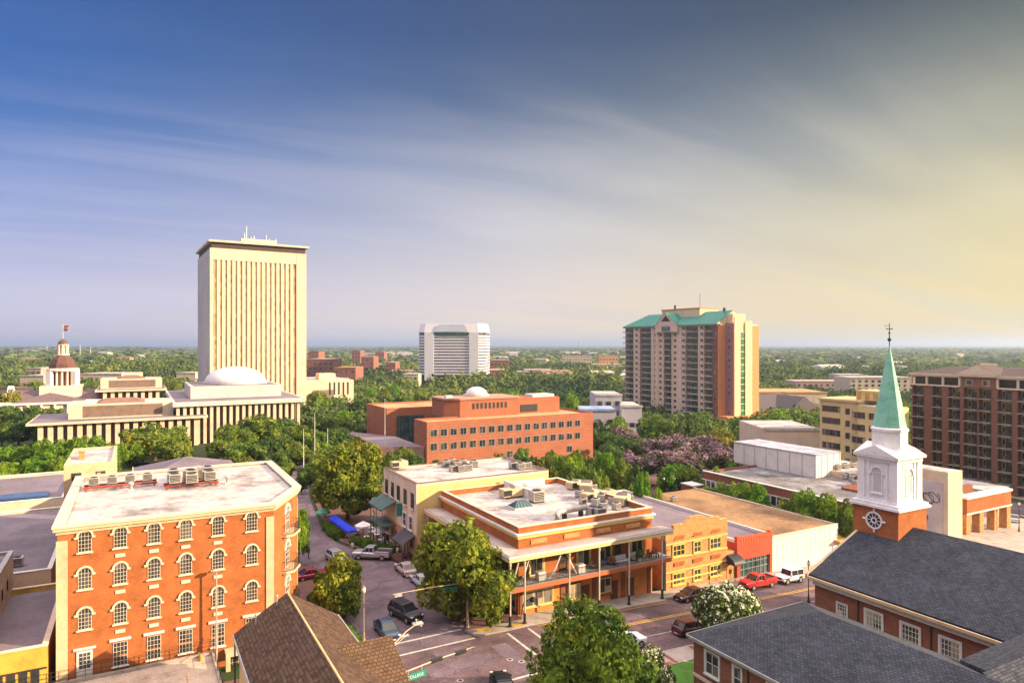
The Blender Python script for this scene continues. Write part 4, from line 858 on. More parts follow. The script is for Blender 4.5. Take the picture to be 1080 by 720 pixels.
# ================================================================ city hall, salmon stone
def cityhall():
    Y0=168.5; X0=67.4; X1=121.5
    t=thing('city_hall','long salmon stone office building with two rows of square windows and a small white dome','building',(X0,Y0,0)); W=X1-X0
    MB().prism([(0,0),(W,0),(W,26),(16,26),(13,9.4),(0,9.4)],-6,9.7).build('wall',salmon,t); MB().prism([(.2,.2),(W-.2,.2),(W-.2,25.8),(16,25.8),(13,9.2),(.2,9.2)],9.7,9.75).build('roof',M('orange_gravel_roof',(.46,.26,.12),.85,.2,.1,1),t)
    m=MB(); m.box(0,W,0,.35,9.7,10.3); m.box(0,.35,.35,9.4,9.7,10.3); m.box(.35,13,9.05,9.4,9.7,10.3); m.box(W-.35,W,.35,26,9.7,10.3); m.box(16,W-.35,25.65,26,9.7,10.3); m.build('parapet',salmon,t)
    w_=win('city',2.0,2.0,2,1,.1,grey,glass_o,0); f=((0,0),0,W)
    for k in range(17):
        x=xy(457.5,Y0)-X0+(xy(609,Y0)-xy(457.5,Y0))*k/16.
        for z in (6.3,2.6): putwin(t,w_,*onface(f,x,z,.03))
        if k in (8,15): putwin(t,w_,*onface(f,x,-1.2,.03))
    # second volume
    yB=196.8; x2=65.7-X0
    B=thing('city_hall_wing','taller salmon stone wing with a tall dark glass wall left of the long office building','building',(65.7,yB,0))
    MB().box(0,34,0,20,-3,11.2).build('wall',salmon,B); MB().box(.2,33.8,.2,19.8,11.2,11.25).build('roof',M('orange_gravel_roof',(.46,.26,.12)),B); para(0,34,0,20,11.2,11.7).build('parapet',salmon,B)
    m=MB(); 
    xa,xb=xy(418.5,yB)-65.7,xy(446,yB)-65.7
    m.box(xa,xb,-.12,-.02,-1,9.2,1)
    for i in range(8): x=xa+(xb-xa)*i/7; m.box(x-.08,x+.08,-.22,-.12,-1,9.2,0)
    for z in (1,4.2,4.7,8): m.box(xa,xb,-.2,-.13,z,z+.14,0)
    m.build('glass_wall',[dark,glass_b],B)
    t=thing('city_hall_annex','low purple shaded annex stepping down to the trees left of the salmon building','building',(57,176,0))
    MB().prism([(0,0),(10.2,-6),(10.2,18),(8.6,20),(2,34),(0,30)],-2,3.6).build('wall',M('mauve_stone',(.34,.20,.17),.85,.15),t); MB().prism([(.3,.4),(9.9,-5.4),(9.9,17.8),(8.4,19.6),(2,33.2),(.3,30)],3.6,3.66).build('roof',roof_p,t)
    rowwin(t,win('annexw',1.6,2.,2,1,.1,dark,glass),((0,30),-math.pi/2,30),[3,6,9,12,20,23,26],.4)
    # penthouse and dome
    t=thing('roof_drum_storey','salmon penthouse storey with cut openings standing on the long office roof','building',(0,0,9.8))
    yA=182.; x0,x1,x2=xy(468,yA),xy(542,yA),xy(589,yA)
    MB().prism([(x0,yA),(x0+4,yA-2.6),(x1,yA-2.6),(x1,yA+9),(x0,yA+9)],0,5.0).build('wall',salmon,t); MB().box(x1+.01,x2,yA-.6,yA+9,0,4.6).build('side_wall',salmon,t)
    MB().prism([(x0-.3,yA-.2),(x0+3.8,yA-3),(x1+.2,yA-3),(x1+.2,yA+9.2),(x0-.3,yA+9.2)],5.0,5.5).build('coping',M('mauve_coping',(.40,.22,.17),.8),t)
    m=MB(); 
    for i in range(9): x=x0+8+i*1.35; m.box(x,x+.7,yA-2.7,yA-2.61,2.2,3.9)
    m.build('opening',dark,t); MB().box(x1+2,x1+8,yA-.75,yA-.61,.4,2.6).build('shaded_opening',dark,t)
    m=MB(); m.box(x0+1,x0+3,yA+.5,yA+2,5.5,6.2); m.box(x2-9,x2-1,yA+1,yA+6,4.6,5.4); m.build('plant_box',white,t)
    xd=xy(502.5,yA+4); d=thing('white_dome','small shallow white dome on the penthouse of the salmon building','dome',(xd,yA+4,15.3)); m=MB(); m.lathe(0,0,[(3.4*math.cos(a),2.5*math.sin(a)+.3) for a in [math.pi/2*i/8 for i in range(8)]]+[(.02,2.8)],24); m.build('shell',M('dome_white',(.60,.57,.57),.5,.05),d,smooth=True); m=MB(); m.cyl(0,0,0,.5,3.9,n=24); m.build('dome_kerb',stone,d)
cityhall()
# ================================================================ capitol
TA=R(31)
def capitol():
    # tower, turned a little against the street grid
    y0=300.; x0=36.8; x1=75.3; dp=44.; H_=zat(262,296)  # top of the shaft
    t=thing('capitol_tower','tall pale stone office tower with vertical fins and a dark band under its roof','tower',(0,0,0),TA-YAW)
    zt=zat(253,276.5); W=x1-x0
    MB().box(x0+.5,x1-.5,y0+.4,y0+dp-1,0,zt-3.2).build('core',GLASS('tower_window_strip',(.30,.20,.11),.6,.3,(.46,.34,.2),.5,.55),t)
    sb=M('stone_side',(.42,.36,.31),.85,.12,.1,2)
    MB().box(x0,x0+.5-.004,y0+1,y0+dp,0,zt-3.2).build('side_wall',stone_w,t); m=MB(); m.box(x0-.25,x0-.003,y0+2,y0+dp-2,0,zt-6); m.build('side_panel',M('grey_side_stone',(.46,.43,.42),.85,.12,.1,2),t)
    MB().box(x1-.5,x1,y0+1,y0+dp,0,zt-3.2).build('side_wall',stone,t)
    n=17; fw=(W-5.2)/n
    MB().box(x0-.25,x0+1.,y0-.2,y0+1.0,0,zt-3.2).build('corner_pier',stone,t); MB().box(x1-4.2,x1,y0-.2,y0+1.,0,zt-3.2).build('corner_pier',stone,t)
    fin=MB(); fin.prism([(-.62,.5),(-.55,.0),(.55,.0),(.62,.5)],0,zt-8); fm=fin.mesh('fin',stone)
    for i in range(1,n): place(fm,'fin',t,(x0+1.+fw*i,y0,0))
    MB().box(x0+1.,x1-4.2,y0-.1,y0+1.0,zt-8,zt-3.2).build('top_band',stone,t)
    m=MB(); m.box(x0+.4,x1-.4,y0+.2,y0+dp-.6,zt-3.2,zt-.8); m.build('dark_band',M('dark_louvre',(.07,.045,.035),.6),t)
    m=MB(); m.box(x0-.8,x1+1.0,y0-1.2,y0+dp+.8,zt-.8,zt); m.build('roof_slab',stone,t)
    xa,xb=xy(254.5,y0+14,TA),xy(292,y0+14,TA); m=MB(); m.box(xa,xb,y0+14,y0+30,zt,zt+3.6); m.box(xa-1,xa+9,y0+16,y0+28,zt,zt+2.2); m.build('penthouse',stone,t)
    m=MB(); 
    for i,(px,h) in enumerate(((258,7),(260,10),(265,5.5),(268,6),(281,6.8),(284,5.2),(291,5.4))): m.cyl(xy(px,y0+20,TA),y0+20,zt+2,zt+h,.16,n=6)
    m.build('antenna',white,t)
    # main base with colonnade, parapet block and dome
    t=thing('colonnade_building','broad pale stone base building with a colonnade under a wide roof slab below the tower','building',(10,231,0))
    ztop=13.2; W=39; 
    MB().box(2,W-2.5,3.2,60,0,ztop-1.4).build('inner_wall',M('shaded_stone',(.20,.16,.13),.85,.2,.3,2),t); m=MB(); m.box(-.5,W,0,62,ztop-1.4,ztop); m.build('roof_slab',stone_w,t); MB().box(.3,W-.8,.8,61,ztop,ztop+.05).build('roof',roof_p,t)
    cm=MB().box(-.45,.45,-.9,.9,0,ztop-1.41).mesh('column',stone)
    for i in range(20): place(cm,'column',t,(1.0+i*1.9,1.9,0))
    for i in range(8): place(cm,'column',t,(W-1.4,5.2+i*5,0))
    yb=243.-231; xa,xb=xy(201,243)-10,xy(296.5,243)-10
    MB().box(xa,xb,yb,yb+32,ztop+.05,zat(406,229)).build('parapet_block',stone_w,t)
    MB().box(xa+1,xb-1,yb+1,yb+31,zat(406,229),zat(406,229)+.05).build('upper_roof',roof_p,t)
    xd=xy(248.5,258); d=thing('assembly_dome','broad shallow white dome in front of the tower','dome',(xd,258,zat(406,229)+.05)); rr=10.2
    m=MB(); m.lathe(0,0,[(rr*math.cos(a),5.6*math.sin(a)+.3) for a in [math.pi/2*i/10 for i in range(10)]]+[(.05,5.9)],32); m.build('shell',M('dome_white',(.60,.57,.57)),d,smooth=True); MB().cyl(0,0,0,.5,rr+.5,n=32).build('dome_kerb',stone_w,d)
    # chamber block with columns, twice
    def chamber(name,label,xl,xr,yf,zt,dp,zlow=0.,attic=(72,183,427,442),step=2.35):
        t=thing(name,label,'building',(xl,yf,0)); W=xr-xl
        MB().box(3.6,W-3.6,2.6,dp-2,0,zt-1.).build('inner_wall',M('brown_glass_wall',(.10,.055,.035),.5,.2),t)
        m=MB(); m.prism([(0,0),(W,0),(W,dp),(0,dp)],zt-.9,zt-.25); m.build('roof_slab',stone,t); MB().box(.5,W-.5,.5,dp-.5,zt-.25,zt-.2).build('roof',roof_p,t)
        cm=MB().box(-.62,.62,-.6,.6,0,zt-.91).mesh('column',stone); n=int((W-6)/step)
        for i in range(n+1): place(cm,'column',t,(3.2+(W-6.4)*i/n,1.9,0))
        for i in range(1,5): place(cm,'column',t,(W-3.2,1.9+i*3.2,0)); place(cm,'column',t,(3.2,1.9+i*3.2,0))
        ya=yf+7.; xa,xb=xy(attic[0],ya)-xl,xy(attic[1],ya)-xl; zb=zt-.2; z2=zat(attic[2]+.0,depth(xl+xa,ya))
        MB().box(xa,xb,7,dp-6,zb,z2).build('attic',stone,t); m=MB(); q=(xb-xa); m.box(xa+q*.13,xb-q*.11,6.93,6.997,zb+.4,z2-.5); m.build('dark_panel',M('brown_panel',(.19,.13,.10),.6),t)
        m=MB(); a,b=xa+q*.25,xb-q*.28; m.add([(a,8,z2),(b,8,z2),(b,dp-7,z2),(a,dp-7,z2),(a+3,8+5,z2+1.3),(b-3,13,z2+1.3)],[(0,1,5,4),(1,2,5),(2,3,4,5),(3,0,4)]); m.build('hip_roof',M('brown_roof',(.22,.12,.09),.8),t)
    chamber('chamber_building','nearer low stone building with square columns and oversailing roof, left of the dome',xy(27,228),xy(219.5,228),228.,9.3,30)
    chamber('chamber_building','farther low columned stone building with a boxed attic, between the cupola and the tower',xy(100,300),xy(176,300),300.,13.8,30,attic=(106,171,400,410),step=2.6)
    # side block right of tower
    y=330.; t=thing('stone_annex','low pale stone office annex with blank walls right of the tower','building',(xy(323,y),y,0)); W=xy(373,y)-xy(323,y)
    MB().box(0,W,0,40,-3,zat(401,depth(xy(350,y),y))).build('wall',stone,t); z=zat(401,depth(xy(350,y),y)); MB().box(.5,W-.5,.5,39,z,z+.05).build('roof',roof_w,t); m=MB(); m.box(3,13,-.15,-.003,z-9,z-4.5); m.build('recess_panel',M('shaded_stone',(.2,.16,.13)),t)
    m=MB()
    for i in range(5): m.box(W-12+i*2.2,W-11.3+i*2.2,-.15,-.003,z-7,z-1)
    m.build('window_slot',dark,t); MB().box(8,16,8,16,z,z+3).build('plant_room',stone,t)
capitol()
def oldcapitol():
    Dd=262.; cx,cy=pt(66.5,Dd)
    t=thing('old_capitol','white classical building with a brown domed cupola, columned drum and flag at the far left','building',(cx,cy,0))
    wb=M('warm_white',(.66,.54,.44),.75,.1)
    # body
    MB().box(-17,17,-9,9,0,9.4).build('wall',wb,t)
    m=MB(); 
    for s in (-1,1): m.add([(-15.6,s*9.4,9.4),(15.6,s*9.4,9.4),(15.6,0,13.6),(-15.6,0,13.6)],[(0,1,2,3)])
    m.build('roof',M('brown_grey_roof',(.13,.09,.09),.8),t)
    for s in (-1,1):
        m=MB(); x=s*16.3; m.add([(x-.9,-9.9,9.3),(x-.9,9.9,9.3),(x-.9,0,15.4),(x+.9,-9.9,9.3),(x+.9,9.9,9.3),(x+.9,0,15.4)],[(0,1,2),(3,5,4),(0,3,4,1),(1,4,5,2),(2,5,3,0)]); m.build('end_gable',white,t)
    # front hall with hip roof
    MB().box(-19,13,-19,-9.01,0,9.4).build('front_hall',wb,t); m=MB(); m.box(-20,14,-20,-9.01,9.4,10.1); m.build('front_cornice',white,t)
    m=MB(); m.add([(-14,-18.5,10.12),(8,-18.5,10.12),(8,-9.02,10.12),(-14,-9.02,10.12),(-3,-12,13.2)],[(0,1,4),(1,2,4),(2,3,4),(3,0,4)]); m.build('front_roof',M('brown_grey_roof',(.13,.09,.09)),t)
    cm=MB().cyl(0,0,0,9.3,.45,n=10).mesh('column',white)
    for i in range(8): place(cm,'column',t,(-17+i*4,-19.6,0))
    # cupola
    z0,z1=zat(414,Dd),zat(406,Dd); MB().box(-7,6.4,-6,6,9,z1).build('plinth',wb,t)
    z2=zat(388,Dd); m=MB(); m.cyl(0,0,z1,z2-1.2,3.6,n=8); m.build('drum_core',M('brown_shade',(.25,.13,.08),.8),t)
    cm=MB().cyl(0,0,z1,z2-1.2,.36,n=8).mesh('drum_column',wb)
    for i in range(16):
        a=2*math.pi*i/16; place(cm,'drum_column',t,(4.4*math.cos(a),4.4*math.sin(a),0))
    pm=MB().box(-.9,.9,-.9,.9,z1,z2-1.2).mesh('corner_pier',white)
    for sx in (-1,1):
        for sy in (-1,1): place(pm,'corner_pier',t,(sx*4.0,sy*4.0,0),YAW*-1)
    m=MB(); m.lathe(0,0,[(5.3,z2-1.2),(5.5,z2-.8),(5.3,z2-.3),(5.0,z2)],16); m.build('drum_cornice',wb,t)
    z3=zat(374.5,Dd); m=MB(); m.lathe(0,0,[(4.9,z2),(4.5,z2+1.6),(3.5,z2+3.4),(2.1,z3)],8,rot=.39); m.build('dome_roof',M('brown_copper',(.12,.055,.04),.5,.2),t)
    z4=zat(363,Dd); m=MB(); m.cyl(0,0,z3,z4,1.25,n=8); m.cyl(0,0,z3,z3+.5,2.2,n=8); m.cyl(0,0,z4-.4,z4,1.9,n=8)
    for i in range(8): a=2*math.pi*i/8; m.cyl(1.7*math.cos(a),1.7*math.sin(a),z3,z4,.22,n=6)
    m.build('lantern',wb,t); z5=zat(358,Dd); m=MB(); m.lathe(0,0,[(1.8,z4),(1.5,z4+.9),(.7,z5),(.1,z5+.3)],10); m.build('lantern_dome',M('brown_copper',(.17,.06,.04)),t)
    zf=zat(342,Dd); m=MB(); m.cyl(0,0,z5,zf,.09,n=6); m.build('flagpole',white,t)
    m=MB(); q=[(i*.45,.35*math.sin(i*1.1)) for i in range(6)]; fl=[]
    for k,(a,b) in enumerate(((.0,.28),(.28,.55),(.55,.8),(.8,1.))):
        vs=[]; 
        for x,y in q: vs+=[(x*1.0*cR[0]-.0,x*cR[1]+y,zf-.5-2.2*a),(x*cR[0],x*cR[1]+y,zf-.5-2.2*b)]
        m.add(vs,[(2*i,2*i+1,2*i+3,2*i+2) for i in range(5)],k%2)
    m.build('flag',[M('flag_red',(.5,.06,.05),.8),white],t)
oldcapitol()
# ================================================================ the striped white tower
def striped():
    Dd=600.; X,Y=pt(480,Dd+24); z0=-1; z1=zat(341,Dd); px=Dd/F
    t=thing('striped_office_tower','white office tower with cut corners and dark horizontal window bands in the centre distance','tower',(X,Y,0),-YAW+R(-3))
    a=24.; c=6.; b=a   # half front, corner cut
    P=[(-a,-b),(a,-b),(a+c,-b+c),(a+c,b-c),(a,b),(-a,b),(-a-c,b-c),(-a-c,-b+c)]
    P=[(x,y) for x,y in P]
    sp=M('white_cladding',(.66,.66,.70),.6,.06)
    MB().prism(P,z0,z1-8).build('core',GLASS('dark_band_glass',(.02,.03,.04),.15,.4,(.10,.12,.12),.3,.25),t)
    def off(k): return [(x*(1+k/a),y*(1+k/b)) for x,y in P]
    fh=(z1-10-6)/13.; 
    bm_=MB().prism(off(.35),0,fh*.58).mesh('floor_band',sp)
    for i in range(14): place(bm_,'floor_band',t,(0,0,4+i*fh))
    q=1.
    for s in (-1,1): MB().box(s*a*q*.66,s*a*q*1.0,-b-.8,-b+1,z0,z1-7.9).build('corner_pier',sp,t)
    ps=off(.5); m=MB(); m.prism(ps,z1-8,z1-7.6)
    t2=MB(); n=8; top=[(x*.96,y*.96,z1) for x,y in P]; bot=[(x,y,z1-7.6) for x,y in ps]; in_=[(x*.72,y*.72,z1-4) for x,y in P]
    MB().add(bot+top,[(i,(i+1)%8,8+(i+1)%8,8+i) for i in range(8)]+[tuple(range(8,16))]).build('crown',sp,t); m.build('crown_ledge',sp,t)
    w0=a*q*.62; m=MB(); m.add([(-w0,-b-.2,z1-7.4),(w0,-b-.2,z1-7.4),(w0*.75,-b+.1,z1-.8),(-w0*.75,-b+.1,z1-.8),(-w0,-b-1.2,z1-7.4),(w0,-b-1.2,z1-7.4)],[(0,1,2,3),(4,5,2,3)]); m.build('crown_slope',M('pale_blue_grey_panel',(.42,.46,.54),.5,.1),t)
    m=MB(); m.box(-w0*.98,w0*.98,-b-.5,-b-.36,z1-11.2,z1-9.3); m.build('green_band',M('green_glass_band',(.02,.13,.12),.3),t)
striped()
# ================================================================ green roofed apartment tower
def bays(t,X,Y1,spec,z0,n,fh,core,slab,rail,pier,mats=None,rec=1.3,door=glass):
    """face looking to -x on the plane X; spec: (px_from,px_to,kind) seen in the photo, mapped to real y positions"""
    cache={}
    for a,b,k in spec:
        ya,yb=yx(a,X)-Y1,yx(b,X)-Y1; ya,yb=max(ya,yb),min(ya,yb); wd=ya-yb
        if k[0]=='B':
            if wd not in cache:
                m=MB(); m.box(-.9,rec-.005,-wd/2+.05,wd/2-.05,-.14,.08,0); m.box(-.9,-.82,-wd/2+.08,wd/2-.08,.95,1.05,1)
                for i in range(int(wd/.35)+1): y=-wd/2+.1+i*.35; m.box(-.88,-.85,y-.03,y+.03,.08,.95,1)
                m.box(rec-.09,rec-.02,-wd*.36,wd*.18,.1,fh*.78,2); m.box(rec-.09,rec-.02,wd*.24,wd*.40,.8,fh*.7,2)
                cache[wd]=m.mesh('balcony',[slab,rail,door])
            for i in range(n): place(cache[wd],'balcony',t,(0,(ya+yb)/2,z0+i*fh))
        elif k[0]=='W':
            MB().box(0,rec-.01,yb,ya,z0-fh,z0+n*fh).build('window_bay',mats['W'],t)
            w_=win('tow'+k,min(1.9,wd*.45),1.5,1,1,.12,mats['F'],door)
            for i in range(n): putwin(t,w_,(-.02,(ya+yb)/2,z0+.9+i*fh),-math.pi/2)
        else:
            MB().box(-.25,rec-.01,yb,ya,z0-fh,z0+n*fh+(1 if len(k)>1 else 0)).build('pier',mats[k],t)
def restower():
    X=230.; y0=222.8; y1=291.; g=-7.5; fh=2.95; n=15; z0=-6.2+2.0
    t=thing('green_roofed_tower','high apartment tower with green metal gabled roof and bands of balconies, orange and cream end','tower',(X,y0,0))
    pk=M('pinkish_stone',(.62,.46,.36),.8,.1); bw=M('brown_brick',(.20,.08,.06),.85,.12); cr=M('cream_render',(.60,.47,.30),.75,.06); og=M('orange_stone',(.60,.24,.10),.8,.08); mv=M('shaded_mauve_wall',(.30,.16,.16),.8,.1)
    D=y1-y0
    ztop=39.6; MB().box(1.3,26,0,D,g,ztop).build('core',M('balcony_back_wall',(.34,.25,.21),.85,.15),t)
    spec=[(658,668,'B1'),(668,675,'W1'),(675,687,'B2'),(687,689.5,'P'),(689.5,692,'W2'),(692,694.5,'P'),(694.5,699,'W1'),(699,700.5,'P'),(700.5,708.5,'B3'),(708.5,710,'P'),(710,714,'W1'),(714,719,'P'),(719,723,'W1'),(723,736.5,'B4'),(736.5,738,'P'),(738,742.5,'W1'),(742.5,752,'B5'),(752,757.5,'Q')]
    bays(t,X,y0,spec,z0,n,fh,None,M('balcony_slab',(.62,.54,.48),.8),M('green_grey_rail',(.08,.12,.10),.6),None,{'P':pk,'W':pk,'F':M('light_frame',(.5,.45,.42),.7),'Q':bw},door=GLASS('balcony_glass',(.03,.05,.045),.2,.6,(.12,.16,.12),.3))
    o=win('qwin',1.4,1.3,1,1,.1,mv,glass); yq=(yx(752,X)+yx(757.5,X))/2-y0
    for i in range(n): putwin(t,o,(-.27,yq,z0+.9+i*fh),-math.pi/2)
    # lit end, stepped
    MB().box(-.25,4.2,-.35,-.003,g,ztop).build('orange_pier',og,t)
    MB().box(4.3,15.6,-5,-.36,g,ztop+1).build('end_bay',cr,t); MB().box(4.2,4.296,-5,-.36,g,ztop+1).build('end_bay_side',mv,t)  # mauve sheet puts the shade of the bay's unlit side into colour
    xa,xb=xy(780,y0-5)-X,xy(785,y0-5)-X; MB().box(xa,xb,-5.2,-5.004,g+4,ztop-3).build('green_glazing',GLASS('bright_green_glass',(.02,.14,.05),.25,.3,(.04,.22,.08),.3,.35),t)
    m=MB(); 
    for i in range(15): m.box(xa,xb,-5.3,-5.21,g+5.5+i*2.95,g+5.8+i*2.95)
    m.build('spandrel',cr,t)
    m=MB(); m.box(4.3,xa-.05,-5.6,-5.004,g,ztop+4); m.box(xb+.05,15.6,-5.6,-5.004,g,ztop+2); m.build('cream_pier',cr,t)
    o2=win('swin',1.,1.1,1,1,.1,mv,glass)
    for i in range(n): putwin(t,o2,(4.18,-2.6,z0+.9+i*fh),-math.pi/2)
    MB().box(15.7,26,-.4,-.003,g,ztop).build('orange_end',og,t); MB().box(15.61,15.69,-5,-.003,g,ztop).build('end_bay_side',cr,t)
    # top storey details and roofs
    m=MB(); m.box(-.4,26,.0,D,ztop,ztop+.7); m.build('cornice',pk,t)
    ze=ztop+.7; zr=ze+6.4; xr=10.
    m=MB(); sl4(m,(-1,0.5,ze),(xr,.5,zr),(xr,D-9,zr),(-1,D-.5,ze),.3); sl4(m,(xr,.5,zr),(21,.5,ze),(21,D-.5,ze),(xr,D-9,zr),.3); m.add([(-1,D-.5,ze),(xr,D-9,zr),(21,D-.5,ze)],[(0,1,2)])
    m.build('roof',green_m,t)
    m=MB(); m.add([(-.8,.5,ze),(20.8,.5,ze),(xr,.5,zr-.2),(-.8,1.2,ze),(20.8,1.2,ze),(xr,1.2,zr-.2)],[(0,2,1),(3,4,5),(0,3,5,2),(2,5,4,1)]); m.build('end_gable',cr,t)
    MB().box(6,14,-3,.45,ztop+1,zr-1.8).build('end_turret',cr,t); 
    # cross gable
    ym=yx(704.5,X)-y0; hw=8.0; m=MB(); zp=ze+6.2
    m.add([(-1.6,ym-hw,ze),(-1.6,ym+hw,ze),(-1.6,ym,zp),(xr,ym,zp),(-1.6,ym-hw,ze-.3),(-1.6,ym+hw,ze-.3)],[(0,2,3),(1,3,2)]); m.build('cross_gable_roof',green_m,t)
    m=MB(); m.add([(-1.5,ym-hw+.2,ze),(-1.5,ym+hw-.2,ze),(-1.5,ym,zp-.2)],[(0,2,1)]); m.build('pediment',pk,t)
    m=MB(); m.add([(-1.62,ym-3.4,ze+2.),(-1.62,ym+3.4,ze+2.),(-1.62,ym,ze+5.)],[(0,2,1)]); m.build('pediment_opening',dark,t)
    m=MB(); m.box(-1.4,-.41,ym-hw,ym+hw,ze-3.2,ze); m.build('pediment_base',pk,t); m=MB(); m.box(-1.55,-1.41,ym-3,ym+3,ze-2.8,ze-.6); m.build('green_window',glass_b,t)
    ya,yb=yx(698,X+6)-y0,yx(738,X+6)-y0; MB().box(6,18,yb,ya,ze,zr+1.6).build('penthouse',cr,t); m=MB(); m.box(5.7,18.3,yb-.3,ya+.3,zr+1.6,zr+2); m.build('penthouse_coping',og,t)
    m=MB(); m.cyl(8,yx(712,X+8)-y0,zr+2,zr+4,.5,n=8); m.cyl(10,yx(735,X+8)-y0,zr+2,zr+9,.1,n=6); m.cyl(8,4,zr-.5,zr+1.2,.6,n=8); m.build('mast',dark,t)
    MB().box(-.6,27,-6,-.0,g,-1.2).build('podium',og,t)
restower()
# ================================================================ brown apartment block, right
def apart():
    X=190.; yA=yx(962,X); yB=55.; g=-7.6; fh=3.0; zb=-4.3
    t=thing('brown_apartment_block','large brown brick apartment block with stacked balconies and dark roof at the right edge','building',(X,yB,0))
    D=yA-yB; ztop=zb+8*fh; cr=M('cream_loggia',(.60,.50,.36),.8,.08)
    bw=BRICK('brown_brick_wall',(.26,.11,.065),(.20,.08,.05),(.2,.12,.09),.3,.1,var=.15)
    MB().box(1.5,22,0,D,g,ztop+.01).build('core',M('balcony_recess',(.42,.34,.16),.85,.2,.4,2),t)
    spec=[(962,963.5,'P'),(963.5,975,'B1'),(975,984,'P'),(984,994,'B2'),(994,1001,'P'),(1001,1013,'B3'),(1013,1017,'P'),(1017,1031,'B4'),(1031,1033,'P'),(1033,1046,'B5'),(1046,1053,'P'),(1053,1068,'B6'),(1068,1074,'P'),(1074,1086,'B7'),(1086,1094,'P'),(1094,1110,'B8'),(1110,1121,'P')]
    bays(t,X,yB,spec,zb+.3,8,fh,None,M('grey_slab',(.30,.26,.22),.8),M('black_rail',(.03,.03,.03),.5),None,{'P':bw},rec=1.5,door=GLASS('apartment_glass',(.025,.025,.025),.2,.5,(.2,.16,.08),.25))
    MB().box(-.1,22,-.0,D,g,zb-2.9).build('base',stone,t); m=MB(); m.box(-.5,1.49,0,D,zb-2.9+.01,zb-2.3); m.build('string_course',stone,t)
    # white loggia storey
    m=MB(); za=ztop+.0
    for a,b in ((962,1013),(1053,1121)):
        yb_,ya_=yx(b,X)-yB,yx(a,X)-yB; m=MB(); m.box(-.6,1.49,yb_,ya_,za,za+.35); m.box(-.6,1.49,yb_,ya_,za+2.5,za+2.9)
        k=4
        for i in range(k): y=yb_+(ya_-yb_)*i/(k-1); m.box(-.55,-.1,y-.25,y+.25,za+.349,za+2.501)
        m.build('white_loggia',cr,t)
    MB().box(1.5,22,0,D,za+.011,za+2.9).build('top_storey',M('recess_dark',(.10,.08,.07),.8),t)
    ya_,yb_=yx(1013.5,X)-yB,yx(1052.5,X)-yB; MB().box(-.3,1.49,yb_,ya_,ztop,za+2.9).build('centre_bay',bw,t); rowwin(t,win('aptop',1.6,1.5,1,1,.1,cr,glass),((-.32,ya_),-math.pi/2,ya_-yb_),[2.2,6.2],za+.6)
    m=MB(); m.box(-.9,22.6,-.4,D+.5,za+2.9,za+3.4); m.build('cornice',cr,t)
    zr=za+3.4; m=MB(); m.add([(-.9,-.4,zr),(22.6,-.4,zr),(22.6,D+.5,zr),(-.9,D+.5,zr),(8,6,zr+1.7),(14,6,zr+1.7),(14,D-6,zr+1.7),(8,D-6,zr+1.7)],[(0,1,5,4),(1,2,6,5),(2,3,7,6),(3,0,4,7),(4,5,6,7)]); m.build('roof',M('dark_brown_roof',(.08,.06,.055),.8,.1),t)
    ym=(ya_+yb_)/2; m=MB(); m.add([(-1.0,yb_-1,zr),(-1.0,ya_+1,zr),(-1.0,ym,zr+2.6),(7,ym,zr+2.6),(7,yb_-1,zr),(7,ya_+1,zr)],[(0,2,1)]); m.build('pediment',cr,t); m=MB(); m.add([(-.9,yb_-1,zr+.02),(-.9,ya_+1,zr+.02),(-.9,ym,zr+2.62),(7,ym,zr+2.62),(7,yb_-1,zr+.02),(7,ya_+1,zr+.02)],[(0,4,3,2),(1,2,3,5)]); m.build('pediment_roof',M('dark_brown_roof',(.08,.06,.055)),t)
    MB().box(9,17,8,16,zr,zr+4.5).build('lift_house',stone,t); MB().box(10,15,20,24,zr,zr+2.8).build('plant_box',stone_w,t)
apart()
def yellow_office():
    X=165.; yA,yM,yB=yx(864.6,X),yx(918,X),yx(946,X); g=-6.5
    ys=M('yellow_stone',(.58,.46,.22),.8,.1); fh=3.3
    t=thing('yellow_office_block','pale yellow stone office block with rows of small dark windows behind the steeple','building',(X,yB,0))
    zt=zat(421.4,depth(X,yA)); MB().box(0,12,yM-yB+3,yA-yB,g,zt).build('wall',ys,t); MB().box(.3,11.7,yM-yB+3.3,yA-yB-.3,zt,zt+.05).build('roof',roof_w,t); m=MB(); m.box(-.4,12.3,yM-yB+2.8,yA-yB+.3,zt+.06,zt+.6); m.build('cornice',ys,t)
    z2=zat(428,depth(X,yM)); MB().box(-.8,5,0,yM-yB+2.99,g,z2).build('wing_wall',ys,t); MB().box(-.5,4.7,.3,yM-yB+2.7,z2,z2+.05).build('wing_roof',roof_w,t)
    w_=win('yo',1.25,1.6,1,1,.08,M('dark_frame',(.10,.07,.05),.7),glass)
    zz=[zat(y,depth(X,yx(875,X))) for y in (431.5,444,456.5,470)]
    for z in zz+[zz[-1]-3.3,zz[-1]-6.6]:
        for px in (868,871.5,875.5,879,882.5,): 
            putwin(t,w_,(-.03,yx(px+1.5,X)-yB,z-.6),-math.pi/2)
        putwin(t,w_,(-.03,yx(894,X)-yB,z-.9),-math.pi/2)
        for px in (903,908,912,921,926,930,937,942): putwin(t,w_,(-.83,yx(px,X)-yB,z-1.5),-math.pi/2)
    ya,yb=yx(898,X)-yB,yx(925,X)-yB; MB().box(2,9,yb,ya,zt+.6,zt+3.2).build('roof_loggia',ys,t)
    m=MB(); 
    for i in range(3): y=yb+1.1+i*2.3; m.box(1.9,1.997,y,y+1.1,zt+.9,zt+2.7)
    m.build('loggia_opening',M('golden_opening',(.5,.28,.06),.7),t)
yellow_office()
